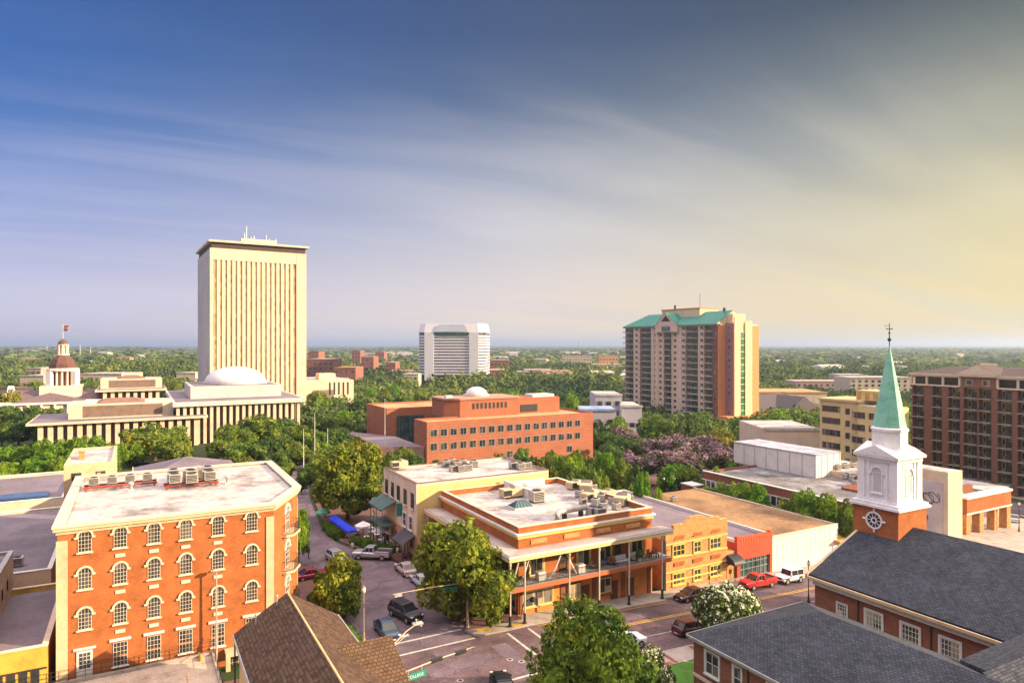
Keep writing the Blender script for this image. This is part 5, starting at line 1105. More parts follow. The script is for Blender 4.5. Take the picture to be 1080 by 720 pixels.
def longbrick():
    X=102.; yA=103.; yB=66.; zt=4.9
    t=thing('long_brick_store','long low brick store with a white framed strip of windows and stained dark roof','building',(X,yB,0)); D=yA-yB
    LS=[(0,0),(11,0),(11,13),(20,13),(20,D),(0,D)]; MB().prism(LS,-6,zt-.5).build('wall',red_b,t); MB().prism([(.4,.4),(10.6,.4),(10.6,13.4),(19.6,13.4),(19.6,D-.4),(.4,D-.4)],zt-.5,zt-.4).build('roof',roof_d,t)
    m=MB(); m.box(0,.4,0,D,zt-.5,zt); m.box(.4,11,0,.4,zt-.5,zt); m.box(10.6,11,.4,13,zt-.5,zt); m.box(11,20,13,13.4,zt-.5,zt); m.box(.4,20,D-.4,D,zt-.5,zt); m.build('parapet',red_b,t)
    m=MB(); m.box(-.1,.45,-.1,D+.05,zt,zt+.16); m.box(-.22,-.003,0,D,1.35,1.55); m.box(-.22,-.003,0,D,zt-1.65,zt-1.5); m.build('coping',white,t)
    m=MB(); m.box(-.12,-.02,1,D-1,1.56,zt-1.66,1)
    n=26
    for i in range(n+1): y=1+(D-2)*i/n; m.box(-.2,-.121,y-.13-.12*(i%3==0),y+.13+.12*(i%3==0),1.56,zt-1.66,0)
    m.build('window_strip',[white,glass],t)
    m=MB(); m.box(-3.2,-.23,D-.5,D+3,-3.5,2.1); m.build('porch_wing',red_b,t); 
    m=MB(); m.box(-3.3,-.23,D-.6,D+3.1,2.1,2.3); m.build('porch_coping',white,t)
    bl=M('blue_awning',(.02,.12,.42),.7,.1); ya=yx(819,X-1)-yB; m=MB(); m.add([(-1.8,ya-3.6,-.7),(-1.8,ya+3.6,-.7),(-.05,ya+3.6,1.2),(-.05,ya-3.6,1.2),(-1.8,ya-3.6,-.95),(-1.8,ya+3.6,-.95)],[(0,3,2,1),(0,1,5,4)]); m.build('blue_awning',bl,t)
    ya=yx(826,X-1)-yB-2.4; m=MB(); m.add([(-1.6,ya-1.3,-.9),(-1.6,ya+1.3,-.9),(-.05,ya+1.3,.6),(-.05,ya-1.3,.6),(-1.6,ya-1.3,-1.1),(-1.6,ya+1.3,-1.1)],[(0,3,2,1),(0,1,5,4)]); m.build('small_blue_awning',bl,t)
    # white plant box on the roof
    D_=134.; x,y=pt(860,D_); t=thing('white_roof_box','big white metal clad box standing on the dark stained roof','plant room',(x,y,zt-.38))
    W,L=xy(886.5,y)-x,yx(774,x)-y; wc=M('ribbed_white_metal',(.66,.62,.56)); MB().box(0,W,0,L,0,4.5).build('cladding',wc,t); MB().box(-.15,W+.15,-.15,L+.15,4.5,4.65).build('roof',M('blue_grey_roof',(.34,.36,.42),.6,.25,.3,3,tint=(.5,.52,.56)),t)
    for i in range(7): MB().box(-.05,-.003,i*L/7,i*L/7+.1,0,4.48).build('seam',grey,t)
    for i in range(5): x_=i*W/4.2; MB().box(x_,x_+.08,-.05,-.003,0,4.48).build('seam',grey,t)
    for i,(px,py) in enumerate(((900,505),(893,503),(903,510))): Dq=(31-zt)*F/(py-363); rooftop('box',*pt(px,Dq),zt-.38,'blue grey unit on the dark stained roof beside the steeple','units on the dark stained roof beside the steeple',s=1.1)
longbrick()
def corner_right():
    # pale block with a wall drawing, then the brick arcade
    t=thing('mural_block','pale concrete block with a dark line drawing on its wall, right of the steeple','building',(126.6,68,0))
    ws=M('warm_concrete',(.60,.50,.34),.8,.1)
    MB().box(0,4.6,0,14,-6,8.1).build('wall',ws,t); MB().box(.2,4.4,.2,13.8,8.1,8.15).build('roof',roof_w,t)
    MB().box(-.2,-.003,.9,13,-4,6.2).build('mural_panel',stone_w,t)
    m=MB(); r_=random.Random(3)
    for k in range(9):
        p=[(-.24,5.+r_.uniform(-3.4,3.4),r_.uniform(-2.,5.4))]
        for i in range(9): q=p[-1]; p.append((-.24,min(12.3,max(1.3,q[1]+math.cos(k*1.3+i*.8)*.8)),min(5.8,max(-3.2,q[2]+math.sin(k*1.3+i*.9)*.8))))
        m.tube(p,.06,4)
    m.build('line_drawing',dark,t)
    t=thing('upper_terrace_block','pale block with blue white roof clutter behind the wall drawing','building',(122.1,84,0)); MB().box(0,13,0,14,-6,5.6).build('wall',stone,t); MB().box(.2,12.8,.2,13.8,5.6,5.66).build('roof',roof_w,t)
    for i in range(4): rooftop('box',124+i*2.6,88,5.67,'small unit on the pale block right of the steeple','units on the pale block right of the steeple')
    t=thing('stepped_wall','stepped pale wall joining the mural block and the arcade','wall',(131.3,70,0)); MB().box(0,4,0,12,-6,3.4).build('lower_step',ws,t); MB().box(4.01,14,8,12,-6,1.8).build('upper_step',ws,t)
    X0,X1=xy(1020,68.8),xy(1066.5,68.8); t=thing('brick_arcade','tall open arcade of pale brick piers carrying an orange brick band, far right','arcade',(X0,68.8,0)); W=X1-X0; g=-5.6
    MB().box(0,W,0,1.6,-.6,2.3).build('brick_band',orange_b,t); m=MB(); m.box(-.2,W+.2,-.2,1.8,2.3,2.7); m.box(-.15,W+.15,-.12,-.003,-.6,-.3); m.build('coping',white,t)
    pr=tan_b
    for i in range(4): x=W*i/3.; MB().box(x-.7+(.7 if i==0 else 0)-(.7 if i==3 else 0),x+.7+(.7 if i==0 else 0)-(.7 if i==3 else 0),.1,1.5,g,-.61).build('pier',pr,t)
    MB().box(0,W,7,8,-.6,2.2).build('rear_band',red_b,t); 
    for i in range(4): x=W*i/3.; MB().box(x-.4+(.4 if i==0 else 0)-(.4 if i==3 else 0),x+.4+(.4 if i==0 else 0)-(.4 if i==3 else 0),7.1,7.9,g,-.61).build('rear_pier',pr,t)
    t=thing('corner_kiosk','small pale building with dark openings behind the arcade at the right edge','building',(156,76,0)); MB().box(0,8,0,14,-7,0).build('wall',ws,t); MB().box(-.3,8.3,-.3,14.3,0,.4).build('roof',roof_w,t); rowwin(t,win('kio',1.2,2,1,1,.1,dark,glass),face('W',0,8,0,14),[2,5,8,11],-4)
corner_right()
# ================================================================ middle and far buildings
FAR=[]
def fb(px0,px1,pytop,D,h,name,label,wall,roof,depth_=25,rows=2,win_=True,yaw=0,ph=.0):
    """plain far building between two photo columns, D metres off, h tall"""
    (xa,ya),(xb,yb)=pt(px0,D),pt(px1,D); W=math.hypot(xb-xa,yb-ya); ztop=zat(pytop,D); 
    t=thing(name,label,'building',(xa,ya,ztop-h),-YAW+yaw)
    MB().box(0,W,0,depth_,-6,h).build('wall',wall,t); MB().box(.3,W-.3,.3,depth_-.3,h,h+.08).build('roof',roof,t); m=MB(); m.box(-.3,W+.3,-.3,-.004,h-.5,h+.3); m.build('coping',roof,t)
    m=MB()
    if win_:
        for r in range(rows):
            z=h-1.2-(r+1)*(h-1.2)/rows+.8; n=max(3,int(W/4.2))
            wm=MB().box(-.95,.95,-.12,-.005,0,min(1.7,(h-1.2)/rows*.55)).mesh('window',glass)
            for i in range(n): place(wm,'window',t,(W*(i+.5)/n,0,z))
    FAR.append((xa,ya,xb,yb,depth_)); return t,W
def fars():
    pk=M('pale_pink_wall',(.42,.30,.26),.85); bk=M('red_brown_wall',(.25,.11,.08),.85,.12); cw=M('cream_wall',(.50,.42,.31),.85)
    fb(28,43,388,520,9,'office_building','pale flat office with white roof left of the brown cupola',pk,roof_w,30,2)
    fb(0,17,409,330,6,'low_house','low white house at the left edge below the tree line',cw,M('orange_roof',(.4,.18,.08)),12,1)
    fb(21,46,396,400,7,'low_office','low cream office with white roof just left of the cupola drum',cw,roof_w,20,1)
    fb(82,128,394,430,10,'long_white_office','long white office with a row of small square windows right of the cupola',cw,roof_w,25,1)
    fb(78,96,381,900,9,'white_store','white roofed store beyond the cupola near the far road',cw,roof_w,40,1)
    fb(100,108,378,1300,14,'small_pink_block','tiny pink roofed building by the far road left of the tower',pk,pk,30,1)
    fb(186,206,393,480,9,'white_house','small white building at the left foot of the tower',cw,roof_w,20,1)
    for a,b,y,D,h,l,w_,r in ((324,352,378.5,620,15,'wide red brick campus building right of the tower, nearest one',bk,pk),(325,336,371,900,18,'dark red campus block behind the wide one, right of the tower',bk,bk),(352,375,387.5,560,5,'long low red roofed building below the campus',bk,M('orange_roof',(.4,.18,.08))),
        (371,380,369.5,1100,24,'narrow pink tower like block on the campus skyline',bk,pk),(381,394,376,800,15,'square red brick campus block with a row of windows',bk,pk),(396,405,371,1150,24,'tall red block farther along the campus skyline',bk,pk),(407,417,382,760,10,'small red brick hall half sunk in trees left of the striped tower',bk,pk),
        (517,537,379.5,800,18,'red brick block right behind the striped tower',bk,pk),(516,532,390,640,7,'low red block at the right foot of the striped tower',bk,pk),(553,582,390,720,6,'long low pink building among trees right of the striped tower',pk,pk),(545,558,392,700,7,'blue grey shed left of the long pink building',M('slate_wall',(.2,.2,.26),.8),grey),
        (594,624,375.5,1050,13,'yellow lit long block on the wooded skyline',cw,pk),(632,652,375,950,18,'orange lit block left of the green roofed tower',M('orange_wall',(.62,.33,.14),.8),pk),(626,656,384,860,5,'long low white building in front of the orange lit block',cw,roof_w)):
        fb(a,b,y,D,h,'campus_building' if w_ is bk else 'low_block',l,w_,r,30,max(1,int(h/5)))
    fb(424,441,394.5,560,5,'pale_shed','low pale building at the left foot of the striped tower',cw,roof_w,20,1)
    bw=M('blue_white_wall',(.42,.40,.44),.8,.1)
    fb(628,656,416,270,9,'terraced_office','stepped grey white office with blue edged roofs at the foot of the green roofed tower',bw,roof_w,20,2)
    fb(612,650,432,250,6,'blue_edged_office','lower front step of the grey white office with blue edges',bw,M('blue_roof',(.25,.33,.5),.6,.3,.2,2),16,1)
    fb(656,677,428,262,9,'grey_office_end','blank grey end block at the foot of the green roofed tower',bw,roof_w,20,1)
    # gabled dark roof hall right of tower
    D=330.; x,y=pt(800,D); t=thing('dark_gabled_hall','large hall with dark gabled roofs right of the green roofed tower','building',(x,y,0)); rd=M('dark_hall_roof',(.075,.062,.07),.8,.1); zE=zat(440,D)
    MB().box(0,62,0,30,-8,zE).build('wall',M('slate_wall',(.2,.2,.26)),t)
    zR=zat(419,D); m=MB(); sl4(m,(-1,-1,zE),(62,-1,zE),(62,15,zR),(-1,15,zR)); sl4(m,(-1,15,zR),(62,15,zR),(62,31,zE),(-1,31,zE)); m.build('roof',rd,t)
    xg=30; m=MB(); m.add([(xg-17,-3,zE-1),(xg+17,-3,zE-1),(xg,-3,zR-.5),(xg,14,zR-.5),(xg-17,1,zE-1),(xg+17,1,zE-1)],[(0,1,2),(0,2,3,4),(1,5,3,2)]); m.build('cross_gable',rd,t)
    t,_=fb(800,872,413.5,360,6,'orange_roofed_hall','long low building with orange tan roof behind the dark gabled hall',cw,M('orange_gravel_roof',(.46,.26,.12)),30,0,False)
    fb(840,900,402,520,8,'pink_terrace','long pale pink building with many small windows in the right middle distance',pk,pk,24,2)
    fb(897,965,398,470,10,'white_banded_flats','long white and grey flats left of the brown apartment block roof',cw,roof_w,24,3); fb(886,915,395,560,7,'pale_block','pale block behind the pink terrace',pk,roof_w,20,1)
    fb(780,865,457,190,7,'white_roofed_hall','low building with pale flat roof behind the white metal roof box',stone,roof_w,26,1) if False else None
    fb(806,866,452,200,9,'flat_roofed_hall','low building with pale weathered flat roof below the dark gabled hall',stone,roof_w,22,1)
    # masts far off
    for i,(px,top,bot,D,l) in enumerate(((84.5,363.5,375,1500,'white mast near the left skyline, left of the pair'),(95.5,366,375,1600,'shorter white mast right of its pair on the left skyline'),(49.5,364,369,2200,'tiny pale mast left of the cupola on the skyline'),(163,378,392,700,'grey lattice mast over the far road left of the tower'),(610.5,359,368,2000,'thin mast on the skyline in the centre'),(641,368,384,800,'red steel mast beside the orange lit block'))):
        x,y=pt(px,D); m=MB(); w_=D/1500*.9; m.cyl(0,0,0,zat(top,D)+8,w_,w_*.5,n=6); tag(m.build('radio_mast',white if i<3 else grey,loc=(x,y,-8)),l,'mast')
fars()
def farroofs():
    r=random.Random(12); mats=[(M('cream_wall',(.5,.42,.31)),M('grey_house_roof',(.22,.2,.2))),(M('pale_pink_wall',(.42,.3,.26)),M('brown_house_roof',(.2,.12,.09))),(white,roof_w)]
    n=0
    while n<70:
        D=r.uniform(480,2300); px=r.uniform(0,1080)
        if 200<px<330 and D<700: continue
        x,y=pt(px,D); w_,d_,h=r.uniform(10,30)*(1+D/2500),r.uniform(10,16),r.uniform(7,10)+D/500
        m=MB(); m.box(-w_/2,w_/2,-d_/2,d_/2,-8,h,0); m.add([(-w_/2-.5,-d_/2-.5,h),(w_/2+.5,-d_/2-.5,h),(w_/2+.5,d_/2+.5,h),(-w_/2-.5,d_/2+.5,h),(-w_/2+2,0,h+2.2),(w_/2-2,0,h+2.2)],[(0,1,5,4),(1,2,5),(2,3,4,5),(3,0,4),(0,3,2,1)],1)
        a,b=mats[r.randrange(3)]; tag(m.build('far_house',[a,b],loc=(x,y,0 if x<38 else -7),rz=-YAW+r.uniform(-.5,.5)),'small pale roofed house showing among the trees of the far wood','house','far houses in the wood'); n+=1
farroofs()
# ================================================================ trees
bpy.context.view_layer.update()
KEEP=[]
for o in list(sc.objects):
    if o.type!='MESH' or o.get('kind') or o.name.startswith('haze'): continue
    if o.name.split('.')[0] not in ('wall','core','roof_slab','lower_wall','roof','deck','front_hall','brick_base','wing_wall','side_wall','inner_wall','far_house','pier','parapet_block'): continue
    c=[o.matrix_world@Vector(b) for b in o.bound_box]; KEEP.append((min(v.x for v in c),max(v.x for v in c),min(v.y for v in c),max(v.y for v in c)))
KEEP+= [(-70,260,50,67),(15,36,0,190),(163,180,10,300),(44,100,95,116),(116,165,50,97)]
KP=np.array(KEEP)
def clear(x,y,mg):
    return not np.any((x>KP[:,0]-mg)&(x<KP[:,1]+mg)&(y>KP[:,2]-mg)&(y<KP[:,3]+mg))
ICO={}
def ico(sub):
    if sub not in ICO:
        bm=bmesh.new(); bmesh.ops.create_icosphere(bm,subdivisions=sub,radius=1); ICO[sub]=(np.array([v.co[:] for v in bm.verts]),np.array([[v.index for v in f.verts] for f in bm.faces])); bm.free()
    return ICO[sub]
def npmesh(name,V,quads,tris,mat):
    me=bpy.data.meshes.new(name); nq,nt_=len(quads),len(tris); me.vertices.add(len(V)); me.vertices.foreach_set('co',V.astype(np.float32).ravel())
    idx=np.concatenate([quads.ravel(),tris.ravel()]).astype(np.int32) if nt_ else quads.ravel().astype(np.int32)
    if nq==0: idx=tris.ravel().astype(np.int32)
    me.loops.add(len(idx)); me.loops.foreach_set('vertex_index',idx); me.polygons.add(nq+nt_)
    st=np.concatenate([np.arange(nq)*4,nq*4+np.arange(nt_)*3]).astype(np.int32); me.polygons.foreach_set('loop_start',st)
    me.polygons.foreach_set('loop_total',np.concatenate([np.full(nq,4),np.full(nt_,3)]).astype(np.int32))
    me.update(calc_edges=True); me.materials.append(mat); return me
def crown_arrays(seed,nl,nleaf,ls,lobe=(.30,.5),flat=1.,core=True,coresub=2,cone=0.,bump=.2,sub=0):
    """a crown in a unit ball: lobes set round a centre, leaves scattered over and just inside them"""
    r=np.random.RandomState(seed); C=[];Rr=[]
    for i in range(nl):
        d=r.normal(size=3); d/=np.linalg.norm(d); d[2]=abs(d[2])*1.1-.45; k=r.uniform(.35,.72) if i else 0
        rad=r.uniform(*lobe) if i else .55
        c=d*k; 
        if cone: c[:2]*=1-cone*max(0,(c[2]+.6)/1.6); rad*=1-cone*.5*max(0,(c[2]+.6)/1.6)
        C.append(c); Rr.append(rad)
    C=np.array(C); Rr=np.array(Rr); C0,R0=C,Rr
    if sub:
        li=r.choice(nl,size=sub,p=R0**2/(R0**2).sum()); d=r.normal(size=(sub,3)); d/=np.linalg.norm(d,axis=1)[:,None]
        S=C0[li]+d*(R0[li]*r.uniform(.75,1.12,sub))[:,None]; C=np.concatenate([C0,S]); Rr=np.concatenate([R0*.74,r.uniform(.11,.24,sub)])
    w_=Rr**2; w_/=w_.sum()
    li=r.choice(len(C),size=nleaf*2,p=w_); d=r.normal(size=(nleaf*2,3)); d/=np.linalg.norm(d,axis=1)[:,None]
    rr=Rr[li]*(1-.30*r.rand(nleaf*2)**1.6+.10*r.rand(nleaf*2)); P=C[li]+d*rr[:,None]
    dist=np.linalg.norm(P[:,None]-C[None],axis=2)/Rr[None]; dist[np.arange(len(P)),li]=9; keep=dist.min(1)>.8; P=P[keep][:nleaf]; d=d[keep][:nleaf]
    n=d+r.normal(size=d.shape)*.65+np.array([0,0,.25]); n/=np.linalg.norm(n,axis=1)[:,None]
    u=np.cross(n,r.normal(size=n.shape)); u/=np.linalg.norm(u,axis=1)[:,None]; v=np.cross(n,u); s=ls*r.uniform(.6,1.35,size=len(P))[:,None]
    V=np.stack([P-u*s,P-v*s*.62,P+u*s,P+v*s*.62],1).reshape(-1,3); Q=np.arange(len(V)).reshape(-1,4)
    T=np.zeros((0,3),int)
    if core:
        iv,itr=ico(coresub); vs=[V]; ts=[]; o=len(V)
        for c,q in zip(C0,R0*.78):
            vv=iv*(1+bump*(r.rand(len(iv),1)-.5)*2)*q*.80+c; vs.append(vv); ts.append(itr+o); o+=len(vv)
        V=np.concatenate(vs); T=np.concatenate(ts)
    V=V.copy(); V[:,:2]/=np.percentile(np.linalg.norm(V[:,:2],axis=1),98.5); z0,z1=np.percentile(V[:,2],1),np.percentile(V[:,2],99.5); V[:,2]=((V[:,2]-z0)/(z1-z0)*2-1)*flat; return V,Q,T
def crown_mesh(name,mat,*a,**k): V,Q,T=crown_arrays(*a,**k); return npmesh(name,V,Q,T,mat)
def trunk_mesh(seed,h=1.,r=.05,limbs=5,spread=.45,zs=.38):
    """trunk of unit height with limbs reaching into the crown"""
    q=random.Random(seed); m=MB(); m.tube([(0,0,-.02),(.01,0,.1),(-.01,.01,zs),(.02,0,.75)],[r*1.5,r*1.05,r*.8,r*.3],8)
    for i in range(limbs):
        a=6.283*i/limbs+q.random(); k=spread*q.uniform(.7,1.1); z=zs*q.uniform(.75,1.1); m.tube([(0,0,z),(math.cos(a)*k*.4,math.sin(a)*k*.4,z+.13),(math.cos(a)*k,math.sin(a)*k,z+.33)],[r*.6,r*.4,r*.15],6)
    return m.mesh('trunk',bark)
TP={}
def proto(key,seed,mat,nl,nleaf,ls,**k):
    tr=dict(r=k.pop('r',.04),zs=k.pop('zs',.38)); TP[key]=(crown_mesh('crown',mat,seed,nl,nleaf,ls,**k),trunk_mesh(seed,**tr))
NT=0
def tree(key,name,label,x,y,w_,h,group=None,zc=.60,cat='tree',rz=None,ch=None):
    """w_: crown width, h: full height; zc: crown centre as share of the height"""
    global NT; NT+=1
    me,tm=TP[key]; a=rnd.uniform(0,6.28) if rz is None else rz
    t=thing(name,label,cat,(x,y,gz(x)-.15),a,group)
    c=place(me,'crown',t,(0,0,h*zc)); k=(h*(1-zc))*1.0 if ch is None else ch; c.scale=(w_/2,w_/2*rnd.uniform(.93,1.07),k)
    p=place(tm,'trunk',t,(0,0,0)); p.scale=(w_*.62,w_*.62,h*.8); return t
for i in range(3):
    proto('oak%d'%i,10+i,L_oak,12,3600,.06,sub=45); proto('dark%d'%i,20+i,L_dark,11,3400,.06,sub=45); proto('lime%d'%i,30+i,L_lime,11,3200,.06,sub=45)
    proto('pink%d'%i,40+i,L_pink,13,4200,.045,flat=.9,sub=50); proto('yel%d'%i,50+i,L_yel,11,3000,.065,sub=45)
    proto('foak%d'%i,60+i,L_oak,9,1100,.085); proto('fdark%d'%i,70+i,L_dark,9,1100,.085); proto('flime%d'%i,80+i,L_lime,9,1000,.085)
proto('hero_a',107,L_lime if False else LEAF('corner_tree_leaves',(.05,.10,.012),(.18,.24,.022),(.40,.38,.035),scale=.45,trans=.3),16,11000,.045,lobe=(.26,.44),sub=110)
proto('hero_b',102,LEAF('front_tree_leaves',(.035,.08,.012),(.13,.20,.02),(.32,.31,.035),scale=.35,trans=.3),18,17000,.036,lobe=(.26,.44),sub=150)
proto('blossom',103,L_blos,13,9000,.045,lobe=(.28,.42),sub=70); proto('street_yel',104,L_yel,14,6500,.055,lobe=(.22,.38),cone=.35,sub=80)
def at(px,D): return pt(px,D)
def ph(px,pytop,D,wpx):  # place, height, width from the photo
    x,y=pt(px,D); return x,y,wpx/F*D,zat(pytop,D)-gz(x)
# the single ones near the crossing
x,y,w_,h=ph(484,553,75.5,114); tree('hero_a','street_tree','big leafy green tree on the pavement corner in front of the orange verandah building',31.9,68.9,w_,h,zc=.55,rz=1)
x,y,w_,h=ph(622,630,55,142); tree('hero_b','street_tree','dense round dark green tree in the bottom foreground beside the crossing',32.1,45.2,w_*1.08,10.3,zc=.52,rz=2)
x,y,w_,h=ph(684,689,56,64); tree('blossom','blossom_tree','small tree with white blossom touching the dense round foreground tree',*pt(688,57),5.0,5.2,zc=.55)
x,y,w_,h=ph(764,616,70,82); tree('blossom','blossom_tree','round tree covered in white blossom behind the corner of the slate hall roof',*pt(766,70.5),8.6,7.0,zc=.55,rz=.5)
x,y,w_,h=ph(722,712,54,40); tree('blossom','blossom_bush','low pinkish white blossom bush against the brick hall at the bottom edge',*pt(728,56),2.4,2.4,zc=.5,cat='bush')
x,y,w_,h=ph(360,576,79,58); tree('street_yel','street_tree','bright yellow green tree on the left kerb of the climbing street',20.0,76.6,w_*1.05,h,zc=.56)
tree('oak1','street_tree','short green tree beside the lamp post on the left kerb of the climbing street',20.3,74.6,3.0,5.0,zc=.6)
x,y,w_,h=ph(319,541,97,22); tree('lime0','street_tree','slim bright green tree squeezed against the hotel street corner',20.1,99,3.2,7.6,zc=.55)
x,y,w_,h=ph(376,474,117,80); tree('hero_a','plane_tree','tall broad tree with yellow tinged top above the cafe terrace',32.5,118.5,13.6,13.5,zc=.58,rz=4)
tree('yel1','street_tree','yellow topped tree just behind the tall terrace tree',38,131,10,12.8,zc=.6)
tree('lime1','bush','low green bush at the left of the road sign post below the gabled roof',19.2,57.8,1.5,2.0,zc=.5,cat='bush')
# groups seen as rows and groves: px, top, distance, width
def grove(keys,lst,name,label,group,zc=.58,jit=0):
    n=0
    for (px,py,D,wp) in lst:
        if D<0: D=-D/ray(px)[0]
        x,y,w_,h=ph(px,py,D,wp)
        tree(keys[n%len(keys)],name,label,x,y,w_,max(3,h),group,zc); n+=1
grove(['lime1','oak0','lime2'],[(748,512,-98.6,30),(762,508,-98.2,34),(779,508,-98.8,36),(797,510,-98.4,36),(838,519,-98.6,36),(857,517,-98.2,42),(877,520,-98.8,42),(896,526,-98.4,36)],'street_tree','round green street tree in the row along the long brick store','street trees along the long brick store')
grove(['oak0','dark1','oak2','lime0'],[(527,478,150,36),(552,473,152,38),(578,475,148,36),(600,480,142,40),(572,484,132,34),(598,489,128,34),(618,490,128,32),(640,476,146,36),(655,484,136,34),(668,490,130,28),(633,496,122,26),(676,497,124,22),(610,474,158,34),(648,470,156,34)],'park_tree','green park tree in the belt between the white roofed shop and the salmon office building','park trees behind the orange verandah building')
grove(['lime2'],[(692,514,122,15)],'park_tree','very small round tree alone at the plaza edge behind the orange block roof',None)
grove(['pink0','pink1','pink2'],[(712,470,163,86),(672,476,168,60)],'crape_myrtle','pink flowering tree with dark green belly in the nearer row below the green roofed tower','nearer pink flowering trees')
grove(['pink1','pink2','pink0'],[(728,457,190,70),(752,462,186,64),(697,459,196,60),(765,470,178,46)],'crape_myrtle','mauve pink flowering tree in the farther row below the green roofed tower','farther pink flowering trees')
grove(['pink2'],[(655,448,225,40)],'crape_myrtle','separate darker pink tree left of the flowering rows, next to the salmon building',None)
grove(['lime0','oak1','lime1'],[(708,489,148,38),(732,491,146,38),(752,492,142,30),(770,486,150,24)],'plaza_tree','bright green tree at the plaza edge under the pink flowering trees','plaza trees under the pink trees')
grove(['oak0','yel0'],[(692,437,250,44),(760,452,232,34),(742,450,238,30)],'park_tree','dark or yellow green tree at the foot of the green roofed tower','trees at the foot of the green roofed tower')
grove(['dark0'],[(655,462,200,50),(640,455,215,40)],'park_tree','dark tree filling the gap between salmon building and pink trees','dark trees right of the salmon building')
grove(['flime0','flime1'],[(817,430,262,40)],'park_tree','bright lime green tree right of the green roofed tower before the dark gabled hall',None)
grove(['fdark0','fdark1'],[(842,434,268,38),(857,440,262,24)],'park_tree','dark tree beside the lime green one in front of the dark gabled hall','dark trees before the gabled hall')
grove(['flime2'],[(601,416,262,32)],'park_tree','single bright lime tree behind the right end of the salmon building',None)
# left groves
grove(['lime0','lime1','lime2'],[(6,470,172,34),(30,468,168,36),(52,463,165,36),(75,461,168,36),(98,459,170,38),(120,466,160,30),(140,466,172,30),(12,486,150,34),(40,482,152,36),(66,480,152,32),(0,492,140,26)],'park_tree','fresh green tree in the dense row below the low columned building','green trees below the columned building')
grove(['yel0','yel1'],[(17,500,134,26),(5,506,128,22)],'park_tree','small yellow green tree at the left edge above the skylit roof','yellow green trees at the left edge')
grove(['oak0','yel2'],[(163,446,182,74),(150,456,176,50),(183,462,172,44)],'park_tree','large golden green oak in front of the right end of the columned building','golden oaks before the columned building')
grove(['dark0','dark1','dark2'],[(8,428,225,50),(33,428,222,40),(20,442,205,50),(52,430,235,34),(2,445,200,30),(45,452,200,30)],'park_tree','dark green tree in the mass at the far left','dark trees at the far left')
grove(['yel1'],[(8,411,245,34)],'park_tree','yellow lit tree at the left edge above the dark mass',None)
grove(['oak1','oak2','dark0'],[(265,437,196,66),(247,447,188,46),(285,445,198,40),(232,462,178,40),(256,466,172,44),(282,462,176,44),(304,458,182,40),(330,452,190,40),(298,474,165,36),(322,470,168,38),(345,466,172,40),(352,452,192,40),(366,462,180,36),(310,446,205,36),(340,438,220,40),(362,442,215,34)],'park_tree','rounded oak in the grove between the dome and the climbing street','oaks between the dome and the street')
grove(['yel0'],[(262,482,140,36)],'park_tree','low orange yellow tree just behind the hotel roof edge',None)
grove(['dark1','oak1','dark2','oak2'],[(350,480,150,34),(330,484,152,30),(372,478,150,36),(345,492,140,28),(392,470,158,34),(410,476,160,28),(395,484,148,26),(300,486,152,30),(318,497,140,18),(368,494,134,26),(440,478,170,26),(424,470,172,28),(458,484,166,20)],'park_tree','grey green tree shading the upper end of the climbing street','trees over the upper street')
grove(['flime1'],[(364,432,255,22)],'park_tree','compact bright green round tree left of the salmon wing',None)
grove(['flime0'],[(333,422,290,18),(345,418,300,16)],'park_tree','lime green tree at the right foot of the tall tower','lime trees at the foot of the tower')
# hedges and planting
def hedge(name,label,pts,wd,hh,mat=L_hedge):
    r=np.random.RandomState(5); P=[];
    pts=[Vector(p) for p in pts]; n=int(sum((b-a).length for a,b in zip(pts,pts[1:]))*150*wd*hh+200)
    L_=[(b-a).length for a,b in zip(pts,pts[1:])]; tot=sum(L_)
    m=MB(); m.tube([(p.x,p.y,hh*.42) for p in pts],[wd*.36]*len(pts),8); core=m
    Vs=[]
    for i in range(n):
        s=r.rand()*tot; k=0
        while s>L_[k] and k<len(L_)-1: s-=L_[k]; k+=1
        c=pts[k].lerp(pts[k+1],s/L_[k]); a=r.rand()*math.pi*2; d=(pts[k+1]-pts[k]).normalized(); nn=Vector((-d.y,d.x)); w2=wd/2*(1+.15*math.sin(s*2.1)); 
        p=Vector((c.x,c.y,0))+Vector((nn.x,nn.y,0))*math.cos(a)*w2+Vector((0,0,hh*.45+hh*.52*math.sin(a)))
        Vs.append((p,Vector(r.normal(size=3)).normalized()))
    for p,nv in Vs:
        u=nv.cross(Vector((.3,.5,.8))).normalized()*.13; v=nv.cross(u).normalized()*.09; core.add([p-u,p-v,p+u,p+v],[(0,1,2,3)])
    tag(core.build(name,mat),label,'hedge')
hedge('hedge','clipped green hedge along the terrace behind the silver pickup',[(29.6,104.5),(30.5,101.3),(32.,98.6),(33.6,96.4)],1.7,1.1)
hedge('hedge','rounded hedge on the kerb island in front of the blue umbrellas',[(27.9,114.5),(27.9,111),(28.1,107.6)],1.9,1.3)
hedge('hedge','low planting along the fence on the hotel side of the street',[(18.8,84),(18.6,81)],1.4,.9)
hedge('hedge','ground shrubs round the trunk of the big corner tree',[(32.9,70.5),(35.6,68.9)],1.8,1.0)
hedge('hedge','green verge on the left kerb of the climbing street',[(20.1,73.5),(19.9,68)],1.0,.5)
hedge('ivy_bush','yellow green creeper at the right foot of the gabled house',[(17.8,49.5),(17.7,46)],1.1,3.4)
hedge('hedge','low planted bed on the plaza behind the orange block roof',[(88,103),(93,106)],2.2,.6)
